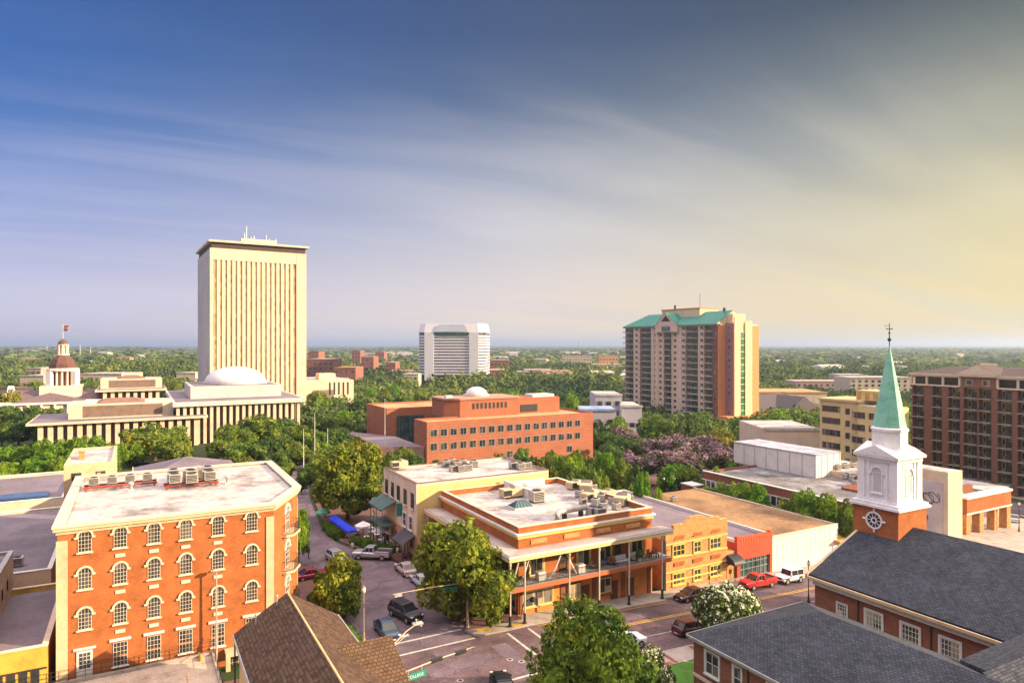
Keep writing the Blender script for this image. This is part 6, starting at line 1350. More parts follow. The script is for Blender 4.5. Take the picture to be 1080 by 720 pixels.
# middle distance trees that can still be told apart
def labelfor(px,D):
    if px<200: return 'tree in the wooded ground beyond the old white domed building','trees beyond the domed building'
    if px<440: return 'tree in the wooded ground between the tall tower and the striped tower','trees between the two towers'
    if px<660: return 'tree in the wooded ground between the striped and the green roofed tower','trees right of the striped tower'
    return 'tree in the wooded ground on the right behind the rooftops','woodland trees on the right behind the rooftops'
placed=[(o.location.x,o.location.y) for o in sc.objects if o.type=='EMPTY' and o.get('category')=='tree']
PA=[list(p) for p in placed]
rr=random.Random(21); tries=0; nmid=0
while nmid<150 and tries<6000:
    tries+=1; D=rr.uniform(205,430)**1.0; px=rr.uniform(-60,1140); x,y=pt(px,D)
    if not clear(x,y,5.0) or any((x-a)**2+(y-b)**2<72 for a,b in PA): continue
    if D<240 and px>870: continue
    hgt=rr.uniform(7,11.5); 
    if px>655 and D>280: hgt=rr.uniform(6,9)
    k=rr.choice(['foak','foak','fdark','fdark','flime'])+str(rr.randrange(3)); l,g=labelfor(px,D); tree(k,'woodland_tree',l,x,y,rr.uniform(9,14),hgt,g,.56); PA.append([x,y]); nmid+=1
# the wood that runs to the skyline: one mass
def forest():
    r=np.random.RandomState(9); protos=[crown_arrays(200+i,5,130,.15,lobe=(.35,.6),coresub=1,bump=.22) for i in range(4)]
    lo=[]; 
    for i in range(3):
        V,Q,T=crown_arrays(300+i,4,26,.24,lobe=(.4,.65),coresub=1,bump=.25); lo.append((V,Q,T))
    hill=lambda x,y: 0
    Vs=[];Qs=[];Ts=[];o=0
    def put(P,x,y,z,wx,h):
        nonlocal o
        V,Q,T=P; a=r.rand()*6.28; c,s=math.cos(a),math.sin(a); W=V.copy(); X=W[:,0]*c-W[:,1]*s; Y=W[:,0]*s+W[:,1]*c
        Vs.append(np.stack([X*wx+x,Y*wx+y,W[:,2]*h*.6+z+h*.45],1)); Qs.append(Q+o); Ts.append(T+o); o+=len(V)
    pa=np.array(PA)
    def run(D0,D1,sp,P,wlo,whi,hlo,hhi,mg):
        D=D0
        while D<D1:
            st=sp*(D/D0)**.85 if D0>800 else sp
            half=D*.93+40; n=int(2*half/st)
            for i in range(n):
                X=-half+2*half*(i+r.rand())/n; d=D+r.uniform(-.5,.5)*st; x=X*cR[0]+d*cF[0]; y=X*cR[1]+d*cF[1]
                # a patchy wood: open ground where the noise is low
                v=math.sin(x*.0045+1)*math.cos(y*.0037)+.6*math.sin(x*.013+y*.011)
                if v<-1.05 and D<2500: continue
                if D<1200 and not clear(x,y,mg): continue
                if D<460 and len(pa) and (((pa[:,0]-x)**2+(pa[:,1]-y)**2).min()<30): continue
                g=gz(x)-.5; k=r.uniform(.75,1.25)*(1+.12*math.sin(x*.02+y*.017)); 
                put(P[r.randint(len(P))],x,y,g,r.uniform(wlo,whi)/2*st/sp,r.uniform(hlo,hhi)*k)
            D+=st*.85
    run(235,520,10.,protos,10,14,6,8.5,4); run(520,1000,13.5,protos,15,20,8,13,6); run(1000,5200,34,lo,38,52,9,15,0); 
    V=np.concatenate(Vs); Q=np.concatenate(Qs); T=np.concatenate(Ts)
    me=npmesh('far_wood',V,Q,T,LEAF('far_wood_leaves',(.035,.075,.025),(.12,.18,.035),(.26,.27,.05),scale=.009,trans=.2))
    o_=place(me,'far_wood'); tag(o_,kind='stuff'); print('forest verts',len(V),'faces',len(Q)+len(T))
forest()
# ================================================================ vehicles
CARP={}
def car_paint(name,c,metal=.3): 
    mt=M('paint_'+name,c,.28,.03,1,3,metal=metal,spec=.6); return mt
tyre=M('tyre_rubber',(.02,.02,.02),.9); rim=M('alloy_rim',(.4,.4,.42),.35,.1,metal=.6); headl=M('headlight_glass',(.7,.7,.72),.15,.05,spec=.7); taill=M('tail_light',(.35,.01,.01),.2,.1,spec=.6)
cglass=GLASS('car_glass',(.015,.018,.022),.08,.4,(.05,.055,.06),.2)
def wheel(t,x,y,r=.33,wd=.22):
    m=MB(); n=18
    def disc(r0,r1,y0,y1,mi=0):
        vs=[(r0*math.cos(6.283*i/n),y0,r0*math.sin(6.283*i/n)) for i in range(n)]+[(r1*math.cos(6.283*i/n),y1,r1*math.sin(6.283*i/n)) for i in range(n)]
        m.add(vs,[(i,(i+1)%n,n+(i+1)%n,n+i) for i in range(n)],mi); return vs
    s=1 if y>0 else -1
    disc(r,r,-wd/2,wd/2); disc(r,r*.62,s*wd/2,s*wd/2); m.add([(r*math.cos(6.283*i/n),-s*wd/2,r*math.sin(6.283*i/n)) for i in range(n)],[tuple(range(n))])
    w_=m.build('wheel',tyre,t,loc=(x,y,r)); m=MB(); m.add([(r*.62*math.cos(6.283*i/n),s*(wd/2-.02),r*.62*math.sin(6.283*i/n)) for i in range(n)]+[(0,s*(wd/2+.005),0)],[(i,(i+1)%n,n) for i in range(n)]); m.build('rim',rim,w_)
def loft(secs,mi=0):
    """secs: list of (x, [(y,z)...]) closed rings with the same count"""
    m=MB(); n=len(secs[0][1]); vs=[]
    for x,rg in secs: vs+=[(x,y,z) for y,z in rg]
    fs=[(j*n+i,j*n+(i+1)%n,(j+1)*n+(i+1)%n,(j+1)*n+i) for j in range(len(secs)-1) for i in range(n)]+[tuple(range(n-1,-1,-1)),tuple(range((len(secs)-1)*n,len(secs)*n))]
    return m.add(vs,fs,mi)
def car(kind,name,label,paint,x,y,ang,group=None,cat='car'):
    S={'sedan':dict(L=4.7,W=1.8,H=1.43),'hatch':dict(L=4.2,W=1.78,H=1.5),'coupe':dict(L=4.4,W=1.82,H=1.32),'suv':dict(L=4.7,W=1.9,H=1.75),'pickup':dict(L=5.5,W=1.95,H=1.8),'jeep':dict(L=4.2,W=1.85,H=1.82)}[kind]
    L,W,H=S['L'],S['W'],S['H']; k=.36 if kind in('suv','pickup','jeep') else .2
    s=gz(x+1)-gz(x-1); t=thing(name,label,cat,(x,y,gz(x)+.005),ang,group); 
    if abs(s)>0: t.rotation_euler=(math.asin(-.045)*math.sin(ang)*-1,math.atan(.045)*math.cos(ang),ang)
    def ring(w,z0,z1,r=.12): h=w/2; return [(-h+r,z0),(h-r,z0),(h,z0+r),(h,z1-r),(h-r*1.3,z1),(-h+r*1.3,z1),(-h,z1-r),(-h,z0+r)]
    zb=.72 if k<.3 else .95
    if kind=='sedan': prof=[(-.5,.85,zb+.12),(-.47,.97,zb+.18),(-.28,1,zb+.2),(0,1,zb+.16),(.2,1,zb+.14),(.38,.98,zb+.08),(.48,.9,zb-.04),(.5,.8,zb-.12)]
    elif kind in('hatch',): prof=[(-.5,.88,zb+.2),(-.48,.97,zb+.26),(-.2,1,zb+.22),(.15,1,zb+.18),(.36,.98,zb+.1),(.48,.9,zb-.02),(.5,.8,zb-.1)]
    elif kind=='coupe': prof=[(-.5,.85,zb+.1),(-.47,.97,zb+.14),(-.2,1,zb+.12),(.15,1,zb+.08),(.38,.98,zb),(.48,.88,zb-.1),(.5,.75,zb-.18)]
    elif kind=='pickup': prof=[(-.5,.95,zb+.12),(-.49,1,zb+.15),(-.1,1,zb+.15),(.2,1,zb+.2),(.44,.97,zb+.16),(.49,.92,zb+.1),(.5,.88,zb)]
    else: prof=[(-.5,.93,zb+.1),(-.48,.99,zb+.15),(-.1,1,zb+.15),(.2,1,zb+.14),(.43,.97,zb+.1),(.49,.92,zb+.02),(.5,.86,zb-.05)]
    m=loft([(a*L,ring(W*b,k+(.1 if abs(a)>.45 else 0),z)) for a,b,z in prof]); m.build('body',paint,t,smooth=False)
    G={'sedan':(-.36,-.22,.06,.24),'hatch':(-.46,-.36,.08,.28),'coupe':(-.36,-.16,.04,.22),'suv':(-.47,-.40,.08,.24),'pickup':(-.10,-.06,.14,.25),'jeep':(-.47,-.45,.12,.17)}[kind]
    zc=zb+.08
    r0,r1,r2,r3=[g*L for g in G]; wt=W*.76 if kind!='jeep' else W*.86
    m=loft([(r0,ring(W*.90,zc-.1,zc+.06,.05)),(r1,ring(wt,zc-.1,H-.03,.06)),(r2,ring(wt,zc-.1,H-.03,.06)),(r3,ring(W*.90,zc-.1,zc+.06,.05))]); m.build('windows',cglass,t)
    m=loft([(r1-.03,ring(wt*.97,H-.06,H,.02)),(r1+.2,ring(wt*1.0,H-.06,H+.03,.03)),(r2-.2,ring(wt*1.0,H-.06,H+.03,.03)),(r2+.05,ring(wt*.95,H-.06,H-.01,.02))])
    for fx in (r1,(r1+r2)/2,r2):
        for s_ in (-1,1):
            m.tube([(fx,s_*wt*.497,H-.05),(fx+( -.0 if fx!=r2 else 0),s_*W*.468,zc+.0)],.045,5)
    for s_ in (-1,1): m.tube([(r2,s_*wt*.49,H-.04),(r3,s_*W*.45,zc+.02)],.05,5); m.tube([(r1,s_*wt*.49,H-.04),(r0,s_*W*.45,zc+.02)],.05,5)
    m.build('roof_frame',paint,t)
    wr=.33 if k<.3 else (.40 if kind!='jeep' else .43)
    for a in (-.31,.32):
        for s_ in (-1,1): wheel(t,a*L,s_*(W/2-.09),wr,.24)
        m=MB(); 
    for s_ in (-1,1):
        m=MB(); m.box(.475*L,.497*L+.03,s_*W*.28,s_*W*.43,zb-.12,zb+.02); m.build('headlight',headl,t,bevel=.02)
        m=MB(); m.box(-.505*L,-.48*L,s_*W*.34,s_*W*.46,zb-.02,zb+.14); m.build('tail_light',taill,t,bevel=.02)
        m=MB(); m.box(r3-.25,r3-.08,s_*W*.5,s_*W*.58,zc+.02,zc+.16); m.build('wing_mirror',paint,t,bevel=.02)
    for q0,q1 in ((.46*L,.508*L),(-.508*L,-.46*L)): MB().box(q0,q1,-W*.42,W*.42,k,k+.2).build('bumper',dark if kind in('jeep','pickup') else paint,t,bevel=.04)
    for q0 in (.512*L,-.515*L): MB().box(q0,q0+.012,-.22,.22,k+.06,k+.17).build('number_plate',white,t)
    for s_ in (-1,1): MB().box(-.30*L,.30*L,s_*(W/2-.005),s_*(W/2+.012),k+.14,k+.2).build('side_trim',dark,t)
    m=MB(); m.box(.498*L,.512*L,-W*.25,W*.25,zb-.25,zb-.02); m.build('grille',dark,t)
    if kind=='pickup':
        m=MB(); m.box(-.48*L,-.115*L,-W*.42,W*.42,zb+.151,zb+.165); m.build('cargo_bed',dark,t)
        m=MB(); 
        for s_ in (-1,1): m.box(-.49*L,-.11*L,s_*W*.43,s_*W*.495,zb+.13,zb+.36)
        m.box(-.495*L,-.48*L,-W*.49,W*.49,zb+.12,zb+.36); m.build('bed_side',paint,t,bevel=.02)
    if kind=='jeep':
        m=MB(); 
        for a in (-.31,.32):
            for s_ in (-1,1): m.box(a*L-.55,a*L+.55,s_*W*.40,s_*(W*.5+.08),.86,.95)
        m.build('wheel_flare',dark,t,bevel=.02)
        m=MB(); n=16; m.tube([(-.5*L-.28,0,1.05),(-.5*L-.02,0,1.05)],.36,16); m.build('spare_wheel',tyre,t)
    return t
pa_=math.pi
silver=car_paint('silver',(.42,.43,.45),.5); redc=car_paint('crimson',(.30,.015,.05)); redp=car_paint('bright_red',(.55,.02,.02),.1); whitec=car_paint('white',(.72,.72,.74),0); slate=car_paint('slate_blue',(.05,.08,.13),.4); black=car_paint('black',(.012,.012,.015),.2); charcoal=car_paint('charcoal',(.035,.035,.042),.4); maroon=car_paint('maroon',(.06,.012,.015),.2); pinkw=car_paint('pale_blush',(.5,.4,.4),.3); pale=car_paint('pale_silver',(.5,.52,.56),.4)
car('hatch','parked_car','silver hatchback coming down the left side of the climbing street',silver,24.9,97.0,-pa_/2+.15)
car('coupe','parked_car','crimson low coupe parked across the kerb beside the hotel',redc,20.2,91.6,.10)
car('pickup','pickup_truck','silver grey pickup with open bed beside the hedge of the terrace',silver,29.8,95.6,pa_*.80,cat='pickup truck')
car('sedan','car','small slate blue car waiting at the white stop line',slate,23.4,69.9,-pa_/2-.02)
car('suv','suv','dark charcoal four wheel drive turning from the crossing into the climbing street',charcoal,26.6,73.0,-pa_/2+.25)
car('sedan','parked_car','pale blush car parked at the right kerb just beyond the big corner tree',pinkw,31.9,87.5,pa_/2)
car('sedan','parked_car','pale silver car parked at the right kerb half hidden by the big corner tree',pale,32.1,82.0,pa_/2)
car('sedan','car','black car entering the crossing at the bottom edge',black,28.6,53.4,pa_/2-.3)
car('suv','suv','white four wheel drive half hidden behind the dense foreground tree',whitec,44.0,55.6,0)
car('hatch','car','dark maroon car on the near side of the road left of the white blossom tree',maroon,53.2,55.6,0)
car('sedan','parked_car','dark maroon car parked at the far kerb behind the white blossom tree',maroon,61.0,63.6,pa_)
car('pickup','pickup_truck','bright red pickup parked in front of the red shop',redp,72.9,63.6,pa_,cat='pickup truck')
car('jeep','jeep','white open four wheel drive parked in front of the white metal wall',whitec,78.9,63.4,pa_,cat='jeep')
car('pickup','van','dark truck stopped at the far upper end of the climbing street',charcoal,33.4,156,pa_/2+.3,cat='truck')
car('suv','parked_car','white car parked under the arcade at the far right',whitec,150.5,82,0.3); car('sedan','parked_car','pale car at the far right edge beyond the arcade',pale,158,72,.5); car('sedan','parked_car','silver car on the street just behind the arcade piers',silver,143,84,.3)
# ================================================================ street furniture
def lamp(x,y,label,h=5.,group=None,col=None):
    t=thing('street_lamp',label,'street lamp',(x,y,gz(x)+.1),0,group); pm=col or dark
    m=MB(); m.lathe(0,0,[(.22,0),(.2,.15),(.12,.35),(.1,.9),(.065,1.1),(.05,h)],10); m.build('pole',pm,t)
    m=MB(); m.lathe(0,0,[(.1,h),(.16,h+.08),(.2,h+.3),(.18,h+.5),(.06,h+.62)],10); m.build('globe',M('lamp_globe',(.75,.70,.55),.35,.05),t,smooth=True); m=MB(); m.lathe(0,0,[(.18,h+.52),(.05,h+.7),(.02,h+.85)],8); m.build('cap',pm,t)
cp=M('tan_pole',(.32,.24,.14),.6,.15)
lamp(20.6,69.0,'ornamental lamp with pale globe on the left kerb beside the slate blue car',5.1,col=cp); lamp(74.1,56.6,'dark ornamental lamp before the church roof corner opposite the white jeep',4.6)
lamp(32.2,129.3,'dark lamp post by the railing beside the tall terrace tree',5.0); lamp(32.3,103.,'lamp with white globe among the terrace tables',4.2)
lamp(97.8,110.1,'left lamp of two on the plaza below the pink trees',4.8); lamp(101.,110.3,'right lamp of two on the plaza below the pink trees',4.6,col=M('blue_pole',(.03,.05,.15),.5)); lamp(148,66.5,'lamp with white globe in front of the right piers of the arcade',5.)
t=thing('tall_lamp','tall slender grey lamp rising in front of the hotel from the edge of the deck','street lamp',(6.6,70.0,-.2)); m=MB(); m.lathe(0,0,[(.11,0),(.06,9.6)],8); m.build('pole',galv,t); m=MB(); m.box(-.35,.35,-.2,.2,9.6,9.85); m.build('lamp_head',galv,t,bevel=.05)
# railing by the upper street
m=MB(); P=[(30.9,139),(28.6,117),(28.5,120)]; pts=[(29.2,121),(30.6,130),(31.8,140),(33.8,150)]
for a,b in zip(pts,pts[1:]):
    for z in (.55,1.05): m.tube([(*a,z),(*b,z)],.035,5)
    for i in range(7): x=a[0]+(b[0]-a[0])*i/7; y=a[1]+(b[1]-a[1])*i/7; m.box(x-.03,x+.03,y-.03,y+.03,.1,1.05)
tag(m.build('railing',dark),'dark metal railing along the right kerb of the upper street','railing')
m=MB()
for z in (.6,1.3): m.tube([(16.2,82,z+.1),(16.2,90,z+.1)],.04,5); m.tube([(16.3,76,z+.1),(16.2,82,z+.1)],.04,5)
for i in range(40): y=76+i*.35; m.box(16.19,16.23,y-.015,y+.015,.12,1.4)
tag(m.build('railing',dark),'black iron railing beside the hotel entrance steps','railing')
# signals
yg=M('signal_arm_metal',(.40,.33,.24),.5,.15,metal=.3)
def sigmast(name,label,x,y,h,L_,ang,heads,sign=None,horiz=False):
    t=thing(name,label,'traffic signal',(x,y,gz(x)),ang); m=MB(); m.lathe(0,0,[(.2,0),(.16,.3),(.13,h+.5)],10); m.build('pole',yg,t); m=MB(); m.tube([(0,0,h),(L_*.5,0,h+.22),(L_,0,h+.28)],[.07,.055,.035],8); m.build('arm',yg,t)
    for d in heads:
        m=MB()
        if horiz: m.box(d-.5,d+.5,-.08,.1,h+.02,h+.36)
        else: m.box(d-.2,d+.2,-.12,.12,h-.75,h+.45)
        hd=m.build('signal_head',dark,t,bevel=.02); m=MB()
        for i in range(3):
            if horiz: m.tube([(d-.32+i*.32,.1,h+.19),(d-.32+i*.32,.24,h+.19)],.11,8)
            else: m.tube([(d,.12,h+.22-i*.36),(d,.26,h+.22-i*.36)],.12,8)
        m.build('hood',dark,hd)
    return t
sigmast('traffic_signal','mast arm with two horizontal black signal heads at the bottom edge',17.4,48.7,6.2,6.6,math.atan2(.8,6),(3.1,5.3),horiz=True)
MS=sigmast('traffic_signal','thin signal mast before the big corner tree, its arm over the climbing street',31.6,67.1,5.0,8.6,pa_+.02,())
MB().box(1.2,2.9,-.03,.03,4.45,4.85).build('sign_board',M('street_sign_green',(.01,.22,.18),.5,.05),MS); MB().box(7.6,8.4,-.12,.12,4.95,5.2).build('camera_box',galv,MS)
gs=M('street_sign_green',(.01,.22,.18),.5,.05)
sg=thing('street_name_sign','green street name sign reading COLLEGE hanging under the signal arm at the bottom edge','sign',(18.55,48.75,5.75),math.atan2(.8,6)); MB().box(-.95,.95,-.03,.03,-.25,.25).build('board',gs,sg); m=MB(); m.box(-.6,-.55,-.02,.02,.25,.55); m.box(.55,.6,-.02,.02,.25,.55); m.build('hanger',galv,sg)
def text(s,size,parent,loc,mat,rz=0):
    cu=bpy.data.curves.new('t','FONT'); cu.body=s; cu.size=size; cu.align_x='CENTER'; cu.align_y='CENTER'; cu.extrude=.008; o=bpy.data.objects.new('t',cu); COL.objects.link(o); bpy.context.view_layer.update()
    me=bpy.data.meshes.new_from_object(o.evaluated_get(bpy.context.evaluated_depsgraph_get())); bpy.data.objects.remove(o); me.transform(Matrix.Rotation(pa_/2,4,'X')); me.materials.clear(); me.materials.append(mat)
    return place(me,'lettering',parent,loc,rz)
text('COLLEGE',.33,sg,(0,-.045,0),white)
t=thing('street_light_arm','curved street light arm with small lamps over the left side of the crossing','street lamp',(17.2,52.6,0)); m=MB(); m.lathe(0,0,[(.18,0),(.1,6.0)],8); m.build('pole',yg,t); m=MB(); m.tube([(0,0,5.9),(1.,.5,6.4),(2.6,1.5,6.9),(3.9,2.2,7.1)],[.06,.055,.045,.035],8); m.tube([(0.,.1,5.7),(1.6,1.1,6.2),(2.9,1.9,6.5)],.025,6); m.build('arm',yg,t); m=MB(); m.box(3.4,4.3,1.9,2.4,7.0,7.15); m.cyl(3.7,2.1,7.1,7.5,.08,n=8); m.cyl(4.2,2.3,6.7,7.0,.12,n=8); m.build('lamp_head',galv,t,bevel=.02)
t=thing('flood_lamp','black flood lamp head on a short bracket at the corner of the orange block','lamp',(38.0,66.6,gz(38)+.1)); m=MB(); m.tube([(0,0,0),(.2,-.4,1.9),(.9,-.9,2.3)],.05,6); m.build('bracket',dark,t); m=MB(); m.lathe(1.0,-1.,[(.1,2.5),(.34,2.3),(.38,2.0)],10); m.build('head',dark,t)
for i,(x,y,h,l) in enumerate(((34.8,165.7,10.6,'left and nearest of the flag poles at the top of the climbing street'),(38.5,170.5,13.6,'tallest middle flag pole at the top of the climbing street'),(43.5,178,9.,'right flag pole in the trees at the top of the climbing street'),(59,178,16,'slim white pole left of the salmon wing'))):
    m=MB(); m.lathe(0,0,[(.12,0),(.05,h),(.1,h+.05),(.02,h+.2)],8); tag(m.build('flagpole',white,loc=(x,y,0)),l,'flagpole')
# road sign near terrace, parking meters
for x,y,l in ((66.0,65.5,'low post sign on the far sidewalk before the ornate brick shop'),(73.2,65.6,'parking meter post before the red shop door')):
    m=MB(); m.cyl(0,0,0,1.3,.04,n=6); m.box(-.13,.13,-.06,.06,1.2,1.6); tag(m.build('parking_meter',dark,loc=(x,y,gz(x)+.12)),l,'parking meter')
x,y=73.6,65.3; m=MB(); m.cyl(0,0,0,2.4,.035,n=6); m.box(-.25,.25,-.03,.03,2.,2.6); tag(m.build('post_sign',dark,loc=(x+1.2,y,gz(x)+.12)),'small dark street sign on a post before the glass front of the red shop','sign')
# ---- cafe terrace
bu=M('blue_canvas',(.01,.04,.62),.7,.12,1.2,5); gu=M('green_canvas',(.10,.34,.24),.7,.1); wu=M('white_canvas',(.68,.66,.66),.8,.08)
def umbrella(x,y,label,mat,r=1.5,h=2.7,n=4,rot=0,group=None):
    t=thing('cafe_umbrella',label,'umbrella',(x,y,.12),rot,group); m=MB(); vs=[(0,0,h)]+[(r*math.cos(6.283*(i+.5)/n)*1.2,r*math.sin(6.283*(i+.5)/n)*1.2,h-.65) for i in range(n)]+[(r*math.cos(6.283*(i+.5)/n)*1.2,r*math.sin(6.283*(i+.5)/n)*1.2,h-.9) for i in range(n)]
    m.add(vs,[(0,1+i,1+(i+1)%n) for i in range(n)]+[(1+i,1+n+i,1+n+(i+1)%n,1+(i+1)%n) for i in range(n)]); m.build('canopy',mat,t); m=MB(); m.cyl(0,0,0,h,.035,n=6); m.cyl(0,0,0,.08,.3,n=10); m.build('pole',dark,t)
for i in range(5): umbrella(28.9+.12*i,113.5-i*2.0,('farthest','second','middle','fourth','nearest')[i]+' of the five touching blue umbrellas in the terrace row',bu,.9,2.4,4,.1,'blue umbrellas on the terrace')
umbrella(27.9,117.5,'single pale green umbrella at the far end of the blue row',gu,1.1,2.8,8)
def table(x,y,label,group,cloth=True,rot=0):
    t=thing('cafe_table',label,'table',(x,y,.12),rot,group); m=MB(); m.cyl(0,0,.70,.74,.48,n=14); m.build('top',wu if cloth else grey,t); m=MB(); m.cyl(0,0,0,.7,.04,n=6); m.cyl(0,0,0,.03,.28,n=10); m.build('stand',dark,t)
def chair(x,y,rot,label,group):
    if 'ch' not in AC:
        t=thing('cafe_chair',label,'chair',(x,y,.12),rot,group); MB().box(-.21,.21,-.21,.21,.42,.46).build('seat',grey,t); m=MB(); m.box(-.21,.21,.19,.22,.46,.86); m.build('backrest',grey,t)
        for sx in (-1,1):
            for sy in (-1,1): MB().cyl(sx*.18,sy*.18,0,.42,.015,n=5).build('leg',dark,t)
        AC['ch']=t
    else: dup(AC['ch'],(x,y,.12),rot,label,group)
q=random.Random(4)
G1='white topped tables in front of the white roofed shop'; n=0
for i,(x,y) in enumerate(((31.2,108.2),(32.6,106.6),(33.4,104.6),(35.2,103.2),(33.0,101.6),(34.4,100.2),(35.6,98.6),(31.6,104.2),(30.6,110.8),(33.8,108.8),(35.6,95.8),(36.2,92.6))):
    table(x,y,'small round white topped table on the brick cafe terrace',G1)
    for k in range(2): a=q.uniform(0,6.28); chair(x+.75*math.cos(a+k*3.14),y+.75*math.sin(a+k*3.14),a+k*3.14-pa_/2,'small grey cafe chair drawn up to a terrace table','cafe chairs on the terrace')
for i,(x,y,l) in enumerate(((31.9,107.3,'white umbrella over the left part of the cafe tables'),(33.4,103.1,'white umbrella in the middle of the cafe tables'),(35.1,101.4,'white umbrella at the right of the cafe tables'))): umbrella(x,y,l,wu,1.1,2.4,8)
for i,(x,y,l) in enumerate(((36.6,101.2,'large planter with green shrub beside the shop door on the terrace'),(30.2,99.6,'planter with shrub behind the silver pickup'))):
    t=thing('planter',l,'planter',(x,y,.12)); m=MB(); m.lathe(0,0,[(.35,0),(.5,.6),(.55,.65),(.42,.6)],12); m.build('pot',M('terracotta',(.32,.14,.08),.8),t); place(TP['lime1'][0],'shrub',t,(0,0,1.3)).scale=(.8,.8,.9)
def bench(x,y,rot,label,group=None):
    t=thing('bench',label,'bench',(x,y,.12),rot,group); m=MB(); 
    for i in range(3): m.box(-.8,.8,-.2+i*.15,-.08+i*.15,.42,.46)
    m.build('seat',M('bench_wood',(.25,.12,.06),.8),t); MB().box(-.8,.8,.24,.28,.55,.9).build('backrest',M('bench_wood',(.25,.12,.06)),t); MB().box(-.7,-.64,-.2,.26,0,.42).build('leg',dark,t); MB().box(.64,.7,-.2,.26,0,.42).build('leg',dark,t)
for i,(x,y,r_,l) in enumerate(((33.9,93.5,1.2,'wooden bench on the terrace nearest the silver pickup'),(35.0,90.5,1.6,'wooden bench between terrace and verandah posts'),(34.6,96.6,.6,'wooden bench in the middle of the brick pavement'))): bench(x,y,r_,l)
# verandah balcony furniture
fz=4.22
def furn(name,label,cat,x,y,fn,group=None):
    t=thing(name,label,cat,(x,y,fz),0,group); fn(t)
def unit(t): MB().box(-.5,.5,-.4,.4,0,.95).build('housing',white,t,bevel=.04); m=MB(); m.cyl(0,0,.95,1.0,.3,n=12); m.build('fan_guard',grey,t)
furn('air_conditioner','white condenser on the corner of the verandah balcony beside the leaning struts','air conditioner',40.2,65.9,unit); furn('air_conditioner','white condenser on the verandah balcony between the first and second posts','air conditioner',45.6,65.8,unit)
def fern(t): m=MB(); m.lathe(0,0,[(.22,0),(.32,.45),(.28,.45)],10); m.build('pot',stone,t); place(TP['lime0'][0],'plant',t,(0,0,.9)).scale=(.55,.55,.6)
furn('potted_plant','bushy green potted plant on the left corner of the verandah balcony','plant',36.6,65.7,fern); furn('potted_plant','small potted plant on the balcony between the third and fourth posts','plant',54.3,65.6,fern)
def tb(t): m=MB(); m.cyl(0,0,.68,.73,.45,n=12); m.build('top',M('blue_table',(.05,.12,.35),.6),t); MB().cyl(0,0,0,.68,.04,n=6).build('stand',dark,t)
furn('balcony_table','blue round table on the verandah balcony left of the middle post','table',49.3,66.2,tb)
def lounge(t): MB().box(-1.,1.,-.35,.35,.12,.45).build('seat',wu,t,bevel=.06); MB().box(-1.,1.,.25,.45,.45,.85).build('backrest',wu,t,bevel=.05); m=MB(); m.box(-.95,-.88,-.3,.3,0,.12); m.box(.88,.95,-.3,.3,0,.12); m.build('feet',dark,t)
furn('outdoor_sofa','white cushioned sofa on the verandah balcony right of the middle post','sofa',52.0,66.3,lounge); furn('outdoor_sofa','second white cushioned sofa farther right on the verandah balcony','sofa',54.6,66.4,lounge)
for i,(x,y) in enumerate(((47.6,66.0),(48.3,65.8),(50.2,66.1),(50.7,65.8),(56.3,66.1),(57.3,65.9))):
    def fch(t): MB().box(-.25,.25,-.25,.25,.4,.46).build('seat',M('bench_wood',(.25,.12,.06)),t); MB().box(-.25,.25,.2,.25,.46,1.0).build('backrest',M('bench_wood',(.25,.12,.06)),t); [MB().box(a-.03,a+.03,b-.03,b+.03,0,.4).build('leg',dark,t) for a in (-.2,.2) for b in (-.2,.2)]
    furn('balcony_chair','brown wooden chair on the long verandah balcony','chair',x,y,fch,'wooden chairs on the verandah balcony')
